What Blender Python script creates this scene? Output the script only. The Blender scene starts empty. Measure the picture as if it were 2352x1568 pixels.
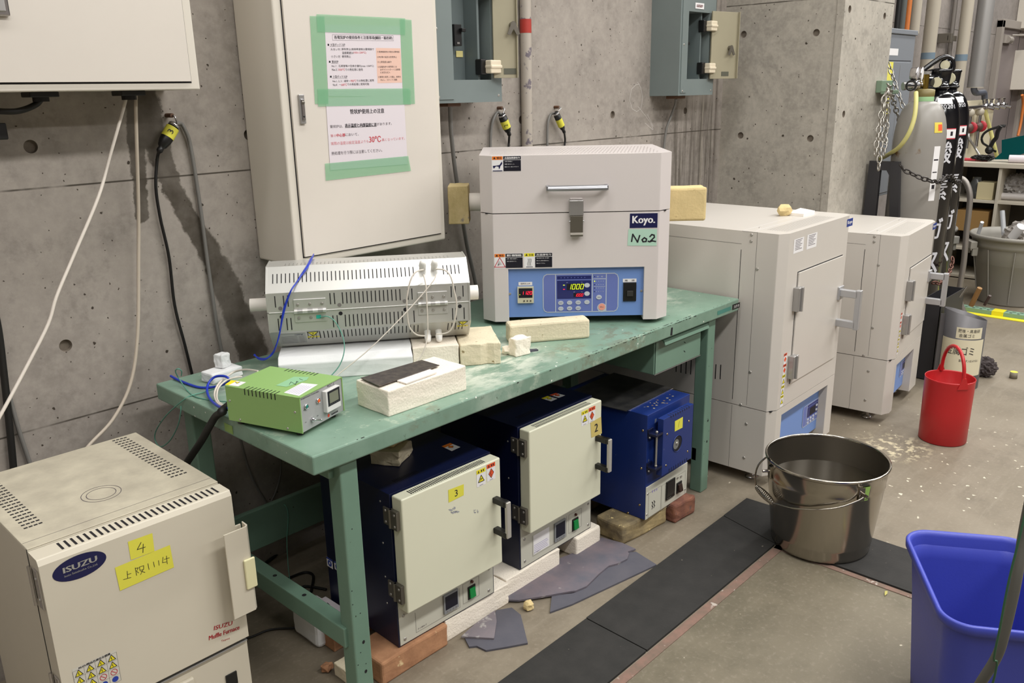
import bpy, math, random
from mathutils import Vector, Matrix
random.seed(7)
S = bpy.context.scene
COL = S.collection
# ---------------------------------------------------------------- camera
FPX, CX, CY = 1941.84, 1176.0, 784.0
CAM = Vector((-0.9272, -2.2298, 1.4930))
YAW, PIT, ROL = 0.8137, 0.2877, -0.0195
_f = Vector((math.sin(YAW)*math.cos(PIT), math.cos(YAW)*math.cos(PIT), -math.sin(PIT)))
_r = Vector((math.cos(YAW), -math.sin(YAW), 0.0)); _u = _r.cross(_f)
CR = math.cos(ROL)*_r + math.sin(ROL)*_u; CU = -math.sin(ROL)*_r + math.cos(ROL)*_u; CF = _f
cd = bpy.data.cameras.new('camera'); co = bpy.data.objects.new('camera', cd); COL.objects.link(co)
cd.sensor_width = 36.0; cd.lens = FPX*36.0/2352.0; cd.clip_start = 0.05
M = Matrix((CR, CU, -CF)).transposed().to_4x4(); M.translation = CAM; co.matrix_world = M
S.camera = co
# ---------------------------------------------------------------- view, world, lamps
S.view_settings.view_transform = 'Standard'; S.view_settings.look = 'None'
S.view_settings.gamma = 1.0; S.view_settings.use_curve_mapping = False
S.view_settings.exposure = 0.66
W = bpy.data.worlds.new('world'); S.world = W; W.use_nodes = True
W.node_tree.nodes['Background'].inputs[0].default_value = (1.0, 0.98, 0.95, 1); W.node_tree.nodes['Background'].inputs[1].default_value = 0.1
def lamp(name, loc, sx, sy, power, col=(1.0, 0.985, 0.955), rz=0.0, tgt=None):
    l = bpy.data.lights.new(name, 'AREA'); l.shape = 'RECTANGLE'; l.size = sx; l.size_y = sy; l.energy = power; l.color = col
    o = bpy.data.objects.new(name, l); COL.objects.link(o); o.location = loc; o.rotation_euler = (0, 0, rz)
    if tgt: o.rotation_euler = (Vector(tgt)-Vector(loc)).to_track_quat('-Z', 'Y').to_euler()
    return o
# rows of ceiling fluorescents of the hall
for (lx, ly, pw) in ((-2.0, -.85, 12), (.75, -.85, 20), (3.5, -.85, 19), (6.3, -.85, 30), (9.5, -.85, 36), (-1.6, -2.7, 34), (1.2, -2.7, 54), (4.0, -2.7, 50), (7.0, -2.7, 50), (1.2, -4.9, 52), (5.0, -4.9, 46)):
    lamp('fluorescent_lamp', (lx, ly, 3.55), 2.4, .30, pw)
# ---------------------------------------------------------------- pixel of the photograph -> point on a known plane
def ray(px, py): return (CF*FPX + CR*(px-CX) - CU*(py-CY))/FPX
def BX(px, py, x): d = ray(px, py); return CAM + d*((x-CAM.x)/d.x)
def BY(px, py, y): d = ray(px, py); return CAM + d*((y-CAM.y)/d.y)
def BZ(px, py, z): d = ray(px, py); return CAM + d*((z-CAM.z)/d.z)
def BD(px, py, t): return CAM + ray(px, py)*t
class Fr:                                     # local frame of a thing (origin, turn about z)
    def __init__(s, x, y, yaw=0.0, z=0.0):
        s.o = Vector((x, y, z)); s.yaw = yaw
        s.R = Matrix.Rotation(-yaw, 3, 'Z'); s.c = s.R @ (CAM - s.o)
    def _p(s, px, py, ax, v): d = s.R @ ray(px, py); return s.c + d*((v-s.c[ax])/d[ax])
    def F(s, px, py, c=0.0): p = s._p(px, py, 1, c); return (p.x, p.z)      # front plane y = c
    def L(s, px, py, c=0.0): p = s._p(px, py, 0, c); return (-p.y, p.z)     # left side plane x = c
    def T(s, px, py, c=0.0): p = s._p(px, py, 2, c); return (p.x, p.y)      # top plane z = c
    def w(s, p): return s.R.transposed() @ Vector(p) + s.o
def hit(F, pl, px, py, h=0.0):            # pixel -> (u, v) on any plane of a thing's frame
    d = F.R @ ray(px, py); q = F.c + d*((pl.o+pl.n*h-F.c).dot(pl.n)/d.dot(pl.n)); return pl.o+pl.n*h+(q-pl.o-pl.n*h), (q-pl.o).dot(pl.u), (q-pl.o).dot(pl.v)
class Pl:                                     # drawing plane: origin, u, v, outward normal
    def __init__(s, o, u, v): s.o = Vector(o); s.u = Vector(u).normalized(); s.v = Vector(v).normalized(); s.n = s.u.cross(s.v)
    def p(s, u, v, h=0.0): return s.o + s.u*u + s.v*v + s.n*h
def PF(y): return Pl((0, y, 0), (1, 0, 0), (0, 0, 1))
def PL(x): return Pl((x, 0, 0), (0, -1, 0), (0, 0, 1))
def PT(z): return Pl((0, 0, z), (1, 0, 0), (0, 1, 0))
# ---------------------------------------------------------------- materials
def srgb(c): return tuple((x/255/12.92 if x/255 <= .04045 else ((x/255+.055)/1.055)**2.4) for x in c)
MATS = {}
def mat(name, c, rough=0.5, metal=0.0, var=0.0, vs=8.0, c2=None, bump=0.0, bs=60.0, spots=None, emit=0.0, coat=0.0, trans=0.0, spec=None, alpha=None):
    if name in MATS: return MATS[name]
    m = bpy.data.materials.new(name); m.use_nodes = True; nt = m.node_tree; b = nt.nodes['Principled BSDF']
    col = srgb(c); b.inputs['Base Color'].default_value = (*col, 1); b.inputs['Roughness'].default_value = rough; b.inputs['Metallic'].default_value = metal
    if coat: b.inputs['Coat Weight'].default_value = coat; b.inputs['Coat Roughness'].default_value = .15
    if trans: b.inputs['Transmission Weight'].default_value = trans; b.inputs['IOR'].default_value = 1.33
    if spec is not None: b.inputs['Specular IOR Level'].default_value = spec
    if alpha is not None: b.inputs['Alpha'].default_value = alpha
    if emit: b.inputs['Emission Color'].default_value = (*col, 1); b.inputs['Emission Strength'].default_value = emit
    tc = nt.nodes.new('ShaderNodeTexCoord'); N = nt.nodes.new; K = nt.links.new
    last = None
    if var or c2:
        n = N('ShaderNodeTexNoise'); n.inputs['Scale'].default_value = vs; n.inputs['Detail'].default_value = 6; n.inputs['Roughness'].default_value = .62
        K(tc.outputs['Object'], n.inputs['Vector'])
        r = N('ShaderNodeValToRGB'); r.color_ramp.elements[0].position = .32; r.color_ramp.elements[1].position = .68
        d = srgb(c2) if c2 else tuple(min(1, x*(1-var)) for x in col)
        r.color_ramp.elements[0].color = (*d, 1); r.color_ramp.elements[1].color = (*(col if c2 else tuple(min(1, x*(1+var*.5)) for x in col)), 1)
        K(n.outputs['Fac'], r.inputs['Fac']); last = r.outputs['Color']
    if spots:                                # (colour, scale, threshold) small worn specks
        for (sc, ss, th) in spots:
            n = N('ShaderNodeTexNoise'); n.inputs['Scale'].default_value = ss; n.inputs['Detail'].default_value = 4
            K(tc.outputs['Object'], n.inputs['Vector'])
            q = N('ShaderNodeValToRGB'); q.color_ramp.elements[0].position = th; q.color_ramp.elements[1].position = min(1, th+.045)
            q.color_ramp.elements[0].color = (0, 0, 0, 1); q.color_ramp.elements[1].color = (1, 1, 1, 1); K(n.outputs['Fac'], q.inputs['Fac'])
            x = N('ShaderNodeMixRGB'); x.inputs['Color2'].default_value = (*srgb(sc), 1); K(q.outputs['Color'], x.inputs['Fac'])
            if last: K(last, x.inputs['Color1'])
            else: x.inputs['Color1'].default_value = (*col, 1)
            last = x.outputs['Color']
    if last: K(last, b.inputs['Base Color'])
    if bump:
        n = N('ShaderNodeTexNoise'); n.inputs['Scale'].default_value = bs; n.inputs['Detail'].default_value = 5; K(tc.outputs['Object'], n.inputs['Vector'])
        bp = N('ShaderNodeBump'); bp.inputs['Strength'].default_value = bump; bp.inputs['Distance'].default_value = .002
        K(n.outputs['Fac'], bp.inputs['Height']); K(bp.outputs['Normal'], b.inputs['Normal'])
    MATS[name] = m; return m
# ---------------------------------------------------------------- mesh builder
_TXT = {}
def glyphs(s):
    if s not in _TXT:
        c = bpy.data.curves.new('t', 'FONT'); c.body = s; c.resolution_u = 2; o = bpy.data.objects.new('t', c); COL.objects.link(o)
        dg = bpy.context.evaluated_depsgraph_get(); m = bpy.data.meshes.new_from_object(o.evaluated_get(dg))
        V = [(v.co.x, v.co.y) for v in m.vertices]; F = [tuple(p.vertices) for p in m.polygons]
        bpy.data.objects.remove(o); bpy.data.curves.remove(c); bpy.data.meshes.remove(m)
        if V:
            x0 = min(v[0] for v in V); x1 = max(v[0] for v in V); y0 = min(v[1] for v in V); y1 = max(v[1] for v in V)
            V = [((v[0]-x0)/max(1e-6, x1-x0)-.5, (v[1]-y0)/max(1e-6, y1-y0)-.5) for v in V]
        _TXT[s] = (V, F)
    return _TXT[s]
class MB:
    def __init__(s): s.v = []; s.f = []; s.m = []; s.sm = []; s.ms = []
    def mi(s, m):
        if m not in s.ms: s.ms.append(m)
        return s.ms.index(m)
    def add(s, vs, fs, m, smooth=False):
        o = len(s.v); k = s.mi(m); s.v += [tuple(v) for v in vs]
        for f in fs: s.f.append(tuple(i+o for i in f)); s.m.append(k); s.sm.append(smooth)
        return s
    def box(s, x0, y0, z0, x1, y1, z1, m):
        vs = [(x, y, z) for z in (z0, z1) for y in (y0, y1) for x in (x0, x1)]
        return s.add(vs, [(0, 2, 3, 1), (4, 5, 7, 6), (0, 1, 5, 4), (2, 6, 7, 3), (0, 4, 6, 2), (1, 3, 7, 5)], m)
    def obox(s, c, u, v, w, m):               # oriented box: centre, three half vectors
        c, u, v, w = map(Vector, (c, u, v, w))
        if u.cross(v).dot(w) < 0: u = -u
        vs = [c+u*a+v*b+w*d for d in (-1, 1) for b in (-1, 1) for a in (-1, 1)]
        return s.add(vs, [(0, 2, 3, 1), (4, 5, 7, 6), (0, 1, 5, 4), (2, 6, 7, 3), (0, 4, 6, 2), (1, 3, 7, 5)], m)
    def prism(s, poly, a, b, m, fn=None, smooth=False):   # polygon (ccw) extruded from a to b; fn maps (u,v,w)->xyz
        fn = fn or (lambda u, v, w: (u, v, w)); n = len(poly)
        vs = [fn(p[0], p[1], a) for p in poly]+[fn(p[0], p[1], b) for p in poly]
        s.add(vs, [tuple(range(n-1, -1, -1)), tuple(range(n, 2*n))], m)
        return s.add(vs, [(i, (i+1) % n, n+(i+1) % n, n+i) for i in range(n)], m, smooth)
    def cyl(s, p0, p1, r, m, n=16, r1=None, caps=True, smooth=True):
        p0 = Vector(p0); p1 = Vector(p1); r1 = r if r1 is None else r1; d = (p1-p0).normalized()
        a = d.orthogonal().normalized(); b = d.cross(a); vs = []
        for P, R in ((p0, r), (p1, r1)): vs += [P+(a*math.cos(t)+b*math.sin(t))*R for t in (2*math.pi*i/n for i in range(n))]
        s.add(vs, [(i, (i+1) % n, n+(i+1) % n, n+i) for i in range(n)], m, smooth)
        if caps: s.add(vs, [tuple(range(n-1, -1, -1)), tuple(range(n, 2*n))], m)
        return s
    def lathe(s, prof, m, n=40, c=(0, 0), smooth=True, axis=None):
        vs = []
        if axis: O, A = Vector(axis[0]), Vector(axis[1]).normalized(); a = A.orthogonal().normalized(); b = A.cross(a)
        for r, z in prof:
            for i in range(n):
                t = 2*math.pi*i/n
                vs.append((c[0]+r*math.cos(t), c[1]+r*math.sin(t), z) if not axis else O+A*z+(a*math.cos(t)+b*math.sin(t))*r)
        fs = [(k*n+i, k*n+(i+1) % n, (k+1)*n+(i+1) % n, (k+1)*n+i) for k in range(len(prof)-1) for i in range(n)]
        return s.add(vs, fs, m, smooth)
    def tube(s, pts, r, m, n=8, sub=5, closed=False, flat=1.0):
        P = [Vector(p) for p in pts]
        if len(P) > 2 and sub > 1:
            Q = []; N = len(P); rng = range(N if closed else N-1)
            for i in rng:
                p0 = P[(i-1) % N] if closed or i > 0 else P[0]; p1 = P[i]; p2 = P[(i+1) % N]; p3 = P[(i+2) % N] if closed or i+2 < N else P[-1]
                for k in range(sub):
                    t = k/sub; Q.append(.5*((2*p1)+(p2-p0)*t+(2*p0-5*p1+4*p2-p3)*t*t+(3*p1-p0-3*p2+p3)*t**3))
            if not closed: Q.append(P[-1])
            P = Q
        N = len(P); T = []
        for i in range(N):
            a = P[(i-1) % N] if closed or i > 0 else P[0]; b = P[(i+1) % N] if closed or i < N-1 else P[-1]; T.append((b-a).normalized())
        nr = T[0].orthogonal().normalized(); vs = []
        for i in range(N):
            nr = (nr-T[i]*nr.dot(T[i])); nr = nr.normalized() if nr.length > 1e-6 else T[i].orthogonal().normalized(); bn = T[i].cross(nr)
            vs += [P[i]+(nr*math.cos(t)+bn*math.sin(t)*flat)*r for t in (2*math.pi*k/n for k in range(n))]
        L = N if closed else N-1
        s.add(vs, [(i*n+k, i*n+(k+1) % n, ((i+1) % N)*n+(k+1) % n, ((i+1) % N)*n+k) for i in range(L) for k in range(n)], m, True)
        if not closed: s.add(vs, [tuple(range(n-1, -1, -1)), tuple((N-1)*n+k for k in range(n))], m)
        return s
    def sphere(s, c, r, m, nu=14, nv=8, sq=(1, 1, 1)):
        c = Vector(c); vs = []
        for j in range(nv+1):
            a = math.pi*j/nv
            for i in range(nu): t = 2*math.pi*i/nu; vs.append(c+Vector((math.sin(a)*math.cos(t)*sq[0], math.sin(a)*math.sin(t)*sq[1], math.cos(a)*sq[2]))*r)
        return s.add(vs, [(j*nu+i, (j+1)*nu+i, (j+1)*nu+(i+1) % nu, j*nu+(i+1) % nu) for j in range(nv) for i in range(nu)], m, True)
    # flat drawing on a plane
    def rect(s, pl, u0, v0, u1, v1, m, h=.0006):
        u0, u1 = min(u0, u1), max(u0, u1); v0, v1 = min(v0, v1), max(v0, v1)
        return s.add([pl.p(u0, v0, h), pl.p(u1, v0, h), pl.p(u1, v1, h), pl.p(u0, v1, h)], [(0, 1, 2, 3)], m)
    def poly(s, pl, pts, m, h=.0006):
        a = sum(pts[i][0]*pts[(i+1) % len(pts)][1]-pts[(i+1) % len(pts)][0]*pts[i][1] for i in range(len(pts)))
        if a < 0: pts = pts[::-1]
        return s.add([pl.p(p[0], p[1], h) for p in pts], [tuple(range(len(pts)))], m)
    def disc(s, pl, u, v, r, m, h=.0006, ry=None, n=16):
        ry = ry or r; return s.poly(pl, [(u+r*math.cos(2*math.pi*i/n), v+ry*math.sin(2*math.pi*i/n)) for i in range(n)], m, h)
    def stroke(s, pl, pts, w, m, h=.0008, closed=False):
        pts = list(pts)+([pts[0]] if closed else [])
        for (a, b) in zip(pts[:-1], pts[1:]):
            dx, dy = b[0]-a[0], b[1]-a[1]; l = math.hypot(dx, dy)
            if l < 1e-7: continue
            ex, ey = dx/l*w*.35, dy/l*w*.35; nx, ny = -dy/l*w/2, dx/l*w/2
            s.add([pl.p(a[0]-ex-nx, a[1]-ey-ny, h), pl.p(b[0]+ex-nx, b[1]+ey-ny, h), pl.p(b[0]+ex+nx, b[1]+ey+ny, h), pl.p(a[0]-ex+nx, a[1]-ey+ny, h)], [(0, 1, 2, 3)], m)
        return s
    def text(s, pl, t, u, v, w, hh, m, h=.0009, rot=0.0, bold=0.0):   # glyph box w x hh centred on (u, v)
        V, F = glyphs(t); c, q = math.cos(rot), math.sin(rot)
        for du in ([0] if not bold else [-bold, 0, bold]):
            s.add([pl.p(u+du+(x*w)*c-(y*hh)*q, v+(x*w)*q+(y*hh)*c, h+du*.01) for x, y in V], F, m)
        return s
    def screw(s, pl, u, v, r, m, h=0.0):
        for (r0, h0, r1, h1) in ((r, 0, r*.8, r*.35), (r*.8, r*.35, .01*r, r*.5)):
            n = 10; vs = [pl.p(u+R*math.cos(2*math.pi*i/n), v+R*math.sin(2*math.pi*i/n), h+H) for R, H in ((r0, h0), (r1, h1)) for i in range(n)]
            s.add(vs, [(i, (i+1) % n, n+(i+1) % n, n+i) for i in range(n)], m, True)
        return s
    def build(s, name, parent=None, loc=None, rz=None, bevel=0.0, seg=2, label=None):
        me = bpy.data.meshes.new(name); me.from_pydata(s.v, [], s.f)
        for m in s.ms: me.materials.append(m)
        me.polygons.foreach_set('material_index', s.m); me.polygons.foreach_set('use_smooth', s.sm); me.update()
        o = bpy.data.objects.new(name, me); COL.objects.link(o)
        if parent: o.parent = parent
        if loc is not None: o.location = loc
        if rz is not None: o.rotation_euler = (0, 0, rz)
        if bevel:
            b = o.modifiers.new('bevel', 'BEVEL'); b.width = bevel; b.segments = seg; b.limit_method = 'ANGLE'; b.angle_limit = math.radians(40)
        if label: o['label'] = label
        return o
def tag(o, label, cat, group=None, kind=None):
    if label: o['label'] = label
    if cat: o['category'] = cat
    if group: o['group'] = group
    if kind: o['kind'] = kind
    return o
def thing(name, label, cat, loc=(0, 0, 0), rz=0.0, group=None):
    o = bpy.data.objects.new(name, None); COL.objects.link(o); o.empty_display_size = .05
    o.location = loc; o.rotation_euler = (0, 0, rz); return tag(o, label, cat, group)
def struct(o): o['kind'] = 'structure'; return o
def rough_block(name, sx, sy, sz, m, loc, rz=0.0, jit=.0006, bev=.003, parent=None, extra=None, seed=1, rot=None, cuts=3):
    """a brick: bevelled block with slightly uneven faces, base at z=0"""
    rd = random.Random(seed); import bmesh
    bm = bmesh.new(); bmesh.ops.create_cube(bm, size=1.0); bmesh.ops.subdivide_edges(bm, edges=bm.edges[:], cuts=cuts, use_grid_fill=True)
    for v in bm.verts:
        v.co = Vector((v.co.x*sx, v.co.y*sy, (v.co.z+.5)*sz)); edge = sum(abs(abs(a)-b) < 1e-5 for a, b in ((v.co.x, sx/2), (v.co.y, sy/2), (v.co.z-sz/2, sz/2)))
        k = jit*(1+.8*(edge-1)); d = Vector((rd.uniform(-k, k), rd.uniform(-k, k), rd.uniform(-k, k)))
        if v.co.z < 1e-5: d.z = 0
        v.co += d
    me = bpy.data.meshes.new(name); bm.to_mesh(me); bm.free(); me.materials.append(m)
    o = bpy.data.objects.new(name, me); COL.objects.link(o); o.location = loc; o.rotation_euler = rot if rot else (0, 0, rz)
    b = o.modifiers.new('bevel', 'BEVEL'); b.width = bev; b.segments = 2; b.limit_method = 'ANGLE'; b.angle_limit = math.radians(35)
    if parent: o.parent = parent
    return o
def stone(name, r, m, loc, seed, sq=(1, .8, .7)):
    import bmesh
    rd = random.Random(seed); bm = bmesh.new(); bmesh.ops.create_icosphere(bm, subdivisions=2, radius=r)
    for v in bm.verts:
        k = rd.uniform(.78, 1.15); v.co = Vector((v.co.x*sq[0]*k, v.co.y*sq[1]*k, v.co.z*sq[2]*k))
        v.co = Vector([round(c/(r*.45))*(r*.45)*.45+c*.55 for c in v.co])
    zm = min(v.co.z for v in bm.verts)
    for v in bm.verts: v.co.z = max(0, v.co.z-zm-.12*r)
    me = bpy.data.meshes.new(name); bm.to_mesh(me); bm.free(); me.materials.append(m)
    o = bpy.data.objects.new(name, me); COL.objects.link(o); o.location = loc; return o
# ---------------------------------------------------------------- special surface materials
def concrete(name, c, dark, joints_z=(), joints_x=(), stains=(), streaks=None, axis='XZ', pin=True, pins=9.0):
    m = bpy.data.materials.new(name); m.use_nodes = True; nt = m.node_tree; N = nt.nodes.new; K = nt.links.new; b = nt.nodes['Principled BSDF']
    b.inputs['Roughness'].default_value = .72; b.inputs['Specular IOR Level'].default_value = .25
    tc = N('ShaderNodeTexCoord'); P = tc.outputs['Object']
    def noise(sc, det=6, rough=.6, vec=None, dist=0):
        n = N('ShaderNodeTexNoise'); n.inputs['Scale'].default_value = sc; n.inputs['Detail'].default_value = det; n.inputs['Roughness'].default_value = rough; n.inputs['Distortion'].default_value = dist
        K(vec or P, n.inputs['Vector']); return n.outputs['Fac']
    def ramp(f, a, bb, inv=False):
        r = N('ShaderNodeMapRange'); r.interpolation_type = 'SMOOTHSTEP'; r.inputs['From Min'].default_value = a; r.inputs['From Max'].default_value = bb
        if inv: r.inputs['To Min'].default_value = 1; r.inputs['To Max'].default_value = 0
        K(f, r.inputs['Value']); return r.outputs['Result']
    def mixc(f, c1, c2):
        x = N('ShaderNodeMixRGB'); K(f, x.inputs['Fac'])
        for i, cc in ((1, c1), (2, c2)):
            if isinstance(cc, tuple): x.inputs[i].default_value = (*srgb(cc), 1)
            else: K(cc, x.inputs[i])
        return x.outputs[0]
    def mth(op, a, bb=None):
        x = N('ShaderNodeMath'); x.operation = op
        for i, q in enumerate((a, bb)):
            if q is None: continue
            if isinstance(q, (int, float)): x.inputs[i].default_value = q
            else: K(q, x.inputs[i])
        return x.outputs[0]
    col = mixc(ramp(noise(1.3, 5), .35, .68), c, tuple(int(v*.86) for v in c))
    col = mixc(mth('MULTIPLY', ramp(noise(5, 8, .7), .42, .75), .75), col, tuple(int(v*.8) for v in c))
    col = mixc(mth('MULTIPLY', ramp(noise(2.6, 7, .68, None, .6), .5, .66), .5), col, tuple(min(255, int(v*1.1)) for v in c)); col = mixc(mth('MULTIPLY', ramp(noise(16, 6, .7), .52, .7), .5), col, tuple(int(v*.78) for v in c)); col = mixc(mth('MULTIPLY', ramp(noise(45, 4), .3, .8), .55), col, tuple(min(255, int(v*1.1)) for v in c))
    sx = N('ShaderNodeSeparateXYZ'); K(P, sx.inputs[0])
    ax = sx.outputs[0] if axis[0] == 'X' else sx.outputs[1]; az = sx.outputs[2] if axis[1] == 'Z' else sx.outputs[1]
    if streaks:                                   # vertical run marks inside x0..x1 below z1
        x0, x1, z1 = streaks; mp = N('ShaderNodeMapping'); mp.inputs['Scale'].default_value = (22, 22, 1.0); K(P, mp.inputs[0])
        f = ramp(noise(1, 7, .75, mp.outputs[0], .4), .42, .66)
        g = mth('MULTIPLY', mth('MULTIPLY', ramp(ax, x0, x0+.12), ramp(ax, x1-.05, x1, True)), ramp(az, z1-.05, z1+.1, True))
        col = mixc(mth('MULTIPLY', mth('MULTIPLY', f, g), .72), col, dark); col = mixc(mth('MULTIPLY', mth('MULTIPLY', ramp(noise(1.7, 4, .7, mp.outputs[0]), .55, .65), g), .5), col, (188, 180, 166))
    acc = None
    for (A, B, w0, w1) in stains:
        A = Vector(A); B = Vector(B)
        nv = N('ShaderNodeTexNoise'); nv.inputs['Scale'].default_value = 11; nv.inputs['Detail'].default_value = 7; nv.inputs['Roughness'].default_value = .7; K(P, nv.inputs['Vector'])
        sb = N('ShaderNodeVectorMath'); sb.operation = 'SUBTRACT'; K(P, sb.inputs[0]); sb.inputs[1].default_value = A
        dt = N('ShaderNodeVectorMath'); dt.operation = 'DOT_PRODUCT'; K(sb.outputs[0], dt.inputs[0]); D = B-A; dt.inputs[1].default_value = D/D.length_squared
        cl = N('ShaderNodeClamp'); K(dt.outputs['Value'], cl.inputs[0])
        scl = N('ShaderNodeVectorMath'); scl.operation = 'SCALE'; scl.inputs[0].default_value = D; K(cl.outputs[0], scl.inputs['Scale'])
        sb2 = N('ShaderNodeVectorMath'); sb2.operation = 'SUBTRACT'; K(sb.outputs[0], sb2.inputs[0]); K(scl.outputs[0], sb2.inputs[1])
        ln = N('ShaderNodeVectorMath'); ln.operation = 'LENGTH'; K(sb2.outputs[0], ln.inputs[0])
        d = mth('ADD', ln.outputs['Value'], mth('MULTIPLY', mth('SUBTRACT', nv.outputs['Fac'], .5), w0*1.6))
        wv = mth('ADD', mth('MULTIPLY', cl.outputs[0], w1-w0), w0)
        k = ramp(mth('DIVIDE', d, wv), .82, 1.06, True); acc = k if acc is None else mth('MAXIMUM', acc, k)
    if acc: col = mixc(mth('MULTIPLY', acc, mth('ADD', mth('MULTIPLY', ramp(noise(7, 5), .3, .7), .3), .68)), col, dark)
    for zz in joints_z:
        f = ramp(mth('ABSOLUTE', mth('SUBTRACT', az, zz)), .0008, .0035, True); col = mixc(mth('MULTIPLY', f, ramp(noise(6, 3), .25, .5)), col, (70, 64, 56))
    for xx in joints_x:
        f = ramp(mth('ABSOLUTE', mth('SUBTRACT', ax, xx)), .0008, .003, True); col = mixc(mth('MULTIPLY', f, ramp(noise(5, 3), .4, .55)), col, (84, 77, 68))
    if pin:
        for sc, th, nz in ((pins*3.6, .07, .3), (pins*1.3, .05, .35)):
            v = N('ShaderNodeTexVoronoi'); v.inputs['Scale'].default_value = sc; v.inputs['Randomness'].default_value = 1
            wn = N('ShaderNodeTexNoise'); wn.inputs['Scale'].default_value = 60; K(P, wn.inputs['Vector'])
            ad = N('ShaderNodeMixRGB'); ad.inputs[0].default_value = .012; K(P, ad.inputs[1]); K(wn.outputs['Color'], ad.inputs[2]); K(ad.outputs[0], v.inputs['Vector'])
            wh = N('ShaderNodeSeparateColor'); K(v.outputs['Color'], wh.inputs[0])
            f = mth('MULTIPLY', ramp(v.outputs['Distance'], th, th*1.5, True), ramp(wh.outputs[0], nz, nz+.02)); col = mixc(f, col, (62, 54, 46))
    K(col, b.inputs['Base Color'])
    bp = N('ShaderNodeBump'); bp.inputs['Strength'].default_value = .25; bp.inputs['Distance'].default_value = .004; K(noise(22, 8, .65), bp.inputs['Height']); K(bp.outputs['Normal'], b.inputs['Normal'])
    return m
WY = 0.1                                        # main wall plane
def wp(px, py): return tuple(BY(px, py, WY))
m_wall = concrete('formed_concrete', (159, 151, 143), (66, 59, 49), joints_z=(.667, 1.282), joints_x=(3.07,),
    stains=[(wp(306, 215), wp(325, 500), .028, .020), (wp(325, 230), wp(395, 430), .045, .03), (wp(395, 430), wp(500, 610), .030, .036), (wp(500, 610), wp(585, 810), .042, .055)],
    streaks=(2.62, 3.13, 1.42), pins=12.0)
m_pier = concrete('pier_concrete', (174, 168, 157), (96, 88, 76), joints_z=(1.88,), axis='YZ', pins=8.0)
m_far = concrete('far_concrete', (140, 133, 128), (90, 82, 74), joints_z=(1.282, 1.9), pin=False)
m_hole = mat('tie_hole_mortar', (122, 112, 100), .9, var=.2, vs=60)
m_ceil = mat('ceiling_paint', (84, 82, 80), .9)
def floor_mat():
    m = bpy.data.materials.new('floor_concrete'); m.use_nodes = True; nt = m.node_tree; N = nt.nodes.new; K = nt.links.new; b = nt.nodes['Principled BSDF']
    tc = N('ShaderNodeTexCoord'); P = tc.outputs['Object']
    def noise(sc, det=6, r=.6, sc3=None):
        n = N('ShaderNodeTexNoise'); n.inputs['Scale'].default_value = sc; n.inputs['Detail'].default_value = det; n.inputs['Roughness'].default_value = r
        if sc3: mp = N('ShaderNodeMapping'); mp.inputs['Scale'].default_value = sc3; mp.inputs['Rotation'].default_value = (0, 0, .5); K(P, mp.inputs[0]); K(mp.outputs[0], n.inputs['Vector'])
        else: K(P, n.inputs['Vector'])
        return n.outputs['Fac']
    def ramp(f, a, c, inv=False):
        r = N('ShaderNodeMapRange'); r.interpolation_type = 'SMOOTHSTEP'; r.inputs['From Min'].default_value = a; r.inputs['From Max'].default_value = c
        if inv: r.inputs['To Min'].default_value = 1; r.inputs['To Max'].default_value = 0
        K(f, r.inputs['Value']); return r.outputs['Result']
    def mul(a, c):
        x = N('ShaderNodeMath'); x.operation = 'MULTIPLY'; K(a, x.inputs[0])
        if isinstance(c, float): x.inputs[1].default_value = c
        else: K(c, x.inputs[1])
        return x.outputs[0]
    def mix(f, a, c):
        x = N('ShaderNodeMixRGB'); K(f, x.inputs[0])
        for i, q in ((1, a), (2, c)):
            if isinstance(q, tuple): x.inputs[i].default_value = (*srgb(q), 1)
            else: K(q, x.inputs[i])
        return x.outputs[0]
    col = mix(ramp(noise(1.1), .35, .7), (140, 130, 114), (120, 110, 94))
    col = mix(mul(ramp(noise(3.2, 8, .7), .45, .75), .7), col, (100, 91, 77))
    col = mix(mul(ramp(noise(1, 6, .7, (3, 26, 3)), .5, .75), .45), col, (148, 139, 124))
    sx = N('ShaderNodeSeparateXYZ'); K(P, sx.inputs[0])            # inner floor panel behind the rusty edge is older, darker concrete
    pit = mul(ramp(sx.outputs[1], -1.135, -1.125, True), ramp(sx.outputs[0], 1.52, 1.53, True))
    col = mix(mul(pit, .55), col, (104, 98, 80)); col = mix(mul(mul(pit, ramp(noise(2.1, 7, .7), .45, .7)), .6), col, (84, 79, 64))
    col = mix(mul(ramp(noise(.9, 8, .72), .52, .74), .55), col, (96, 88, 74))
    col = mix(mul(ramp(noise(70, 3), .5, .8), .4), col, (154, 144, 129))
    # fallen white chips, denser beside the big furnaces
    wn = N('ShaderNodeTexNoise'); wn.inputs['Scale'].default_value = 38; K(P, wn.inputs['Vector']); wa = N('ShaderNodeMixRGB'); wa.inputs[0].default_value = .03; K(P, wa.inputs[1]); K(wn.outputs['Color'], wa.inputs[2]); PW = wa.outputs[0]
    v = N('ShaderNodeTexVoronoi'); v.inputs['Scale'].default_value = 26; K(PW, v.inputs['Vector'])
    w = N('ShaderNodeSeparateColor'); K(v.outputs['Color'], w.inputs[0])
    vm = N('ShaderNodeVectorMath'); vm.operation = 'DISTANCE'; K(P, vm.inputs[0]); vm.inputs[1].default_value = (2.55, -1.3, 0)
    near = ramp(vm.outputs['Value'], .35, .95, True)
    chip = mul(mul(ramp(v.outputs['Distance'], .10, .15, True), ramp(w.outputs[0], .45, .5)), near)
    col = mix(chip, col, (214, 205, 184))
    v2 = N('ShaderNodeTexVoronoi'); v2.inputs['Scale'].default_value = 13; K(PW, v2.inputs['Vector']); w2 = N('ShaderNodeSeparateColor'); K(v2.outputs['Color'], w2.inputs[0])
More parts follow.
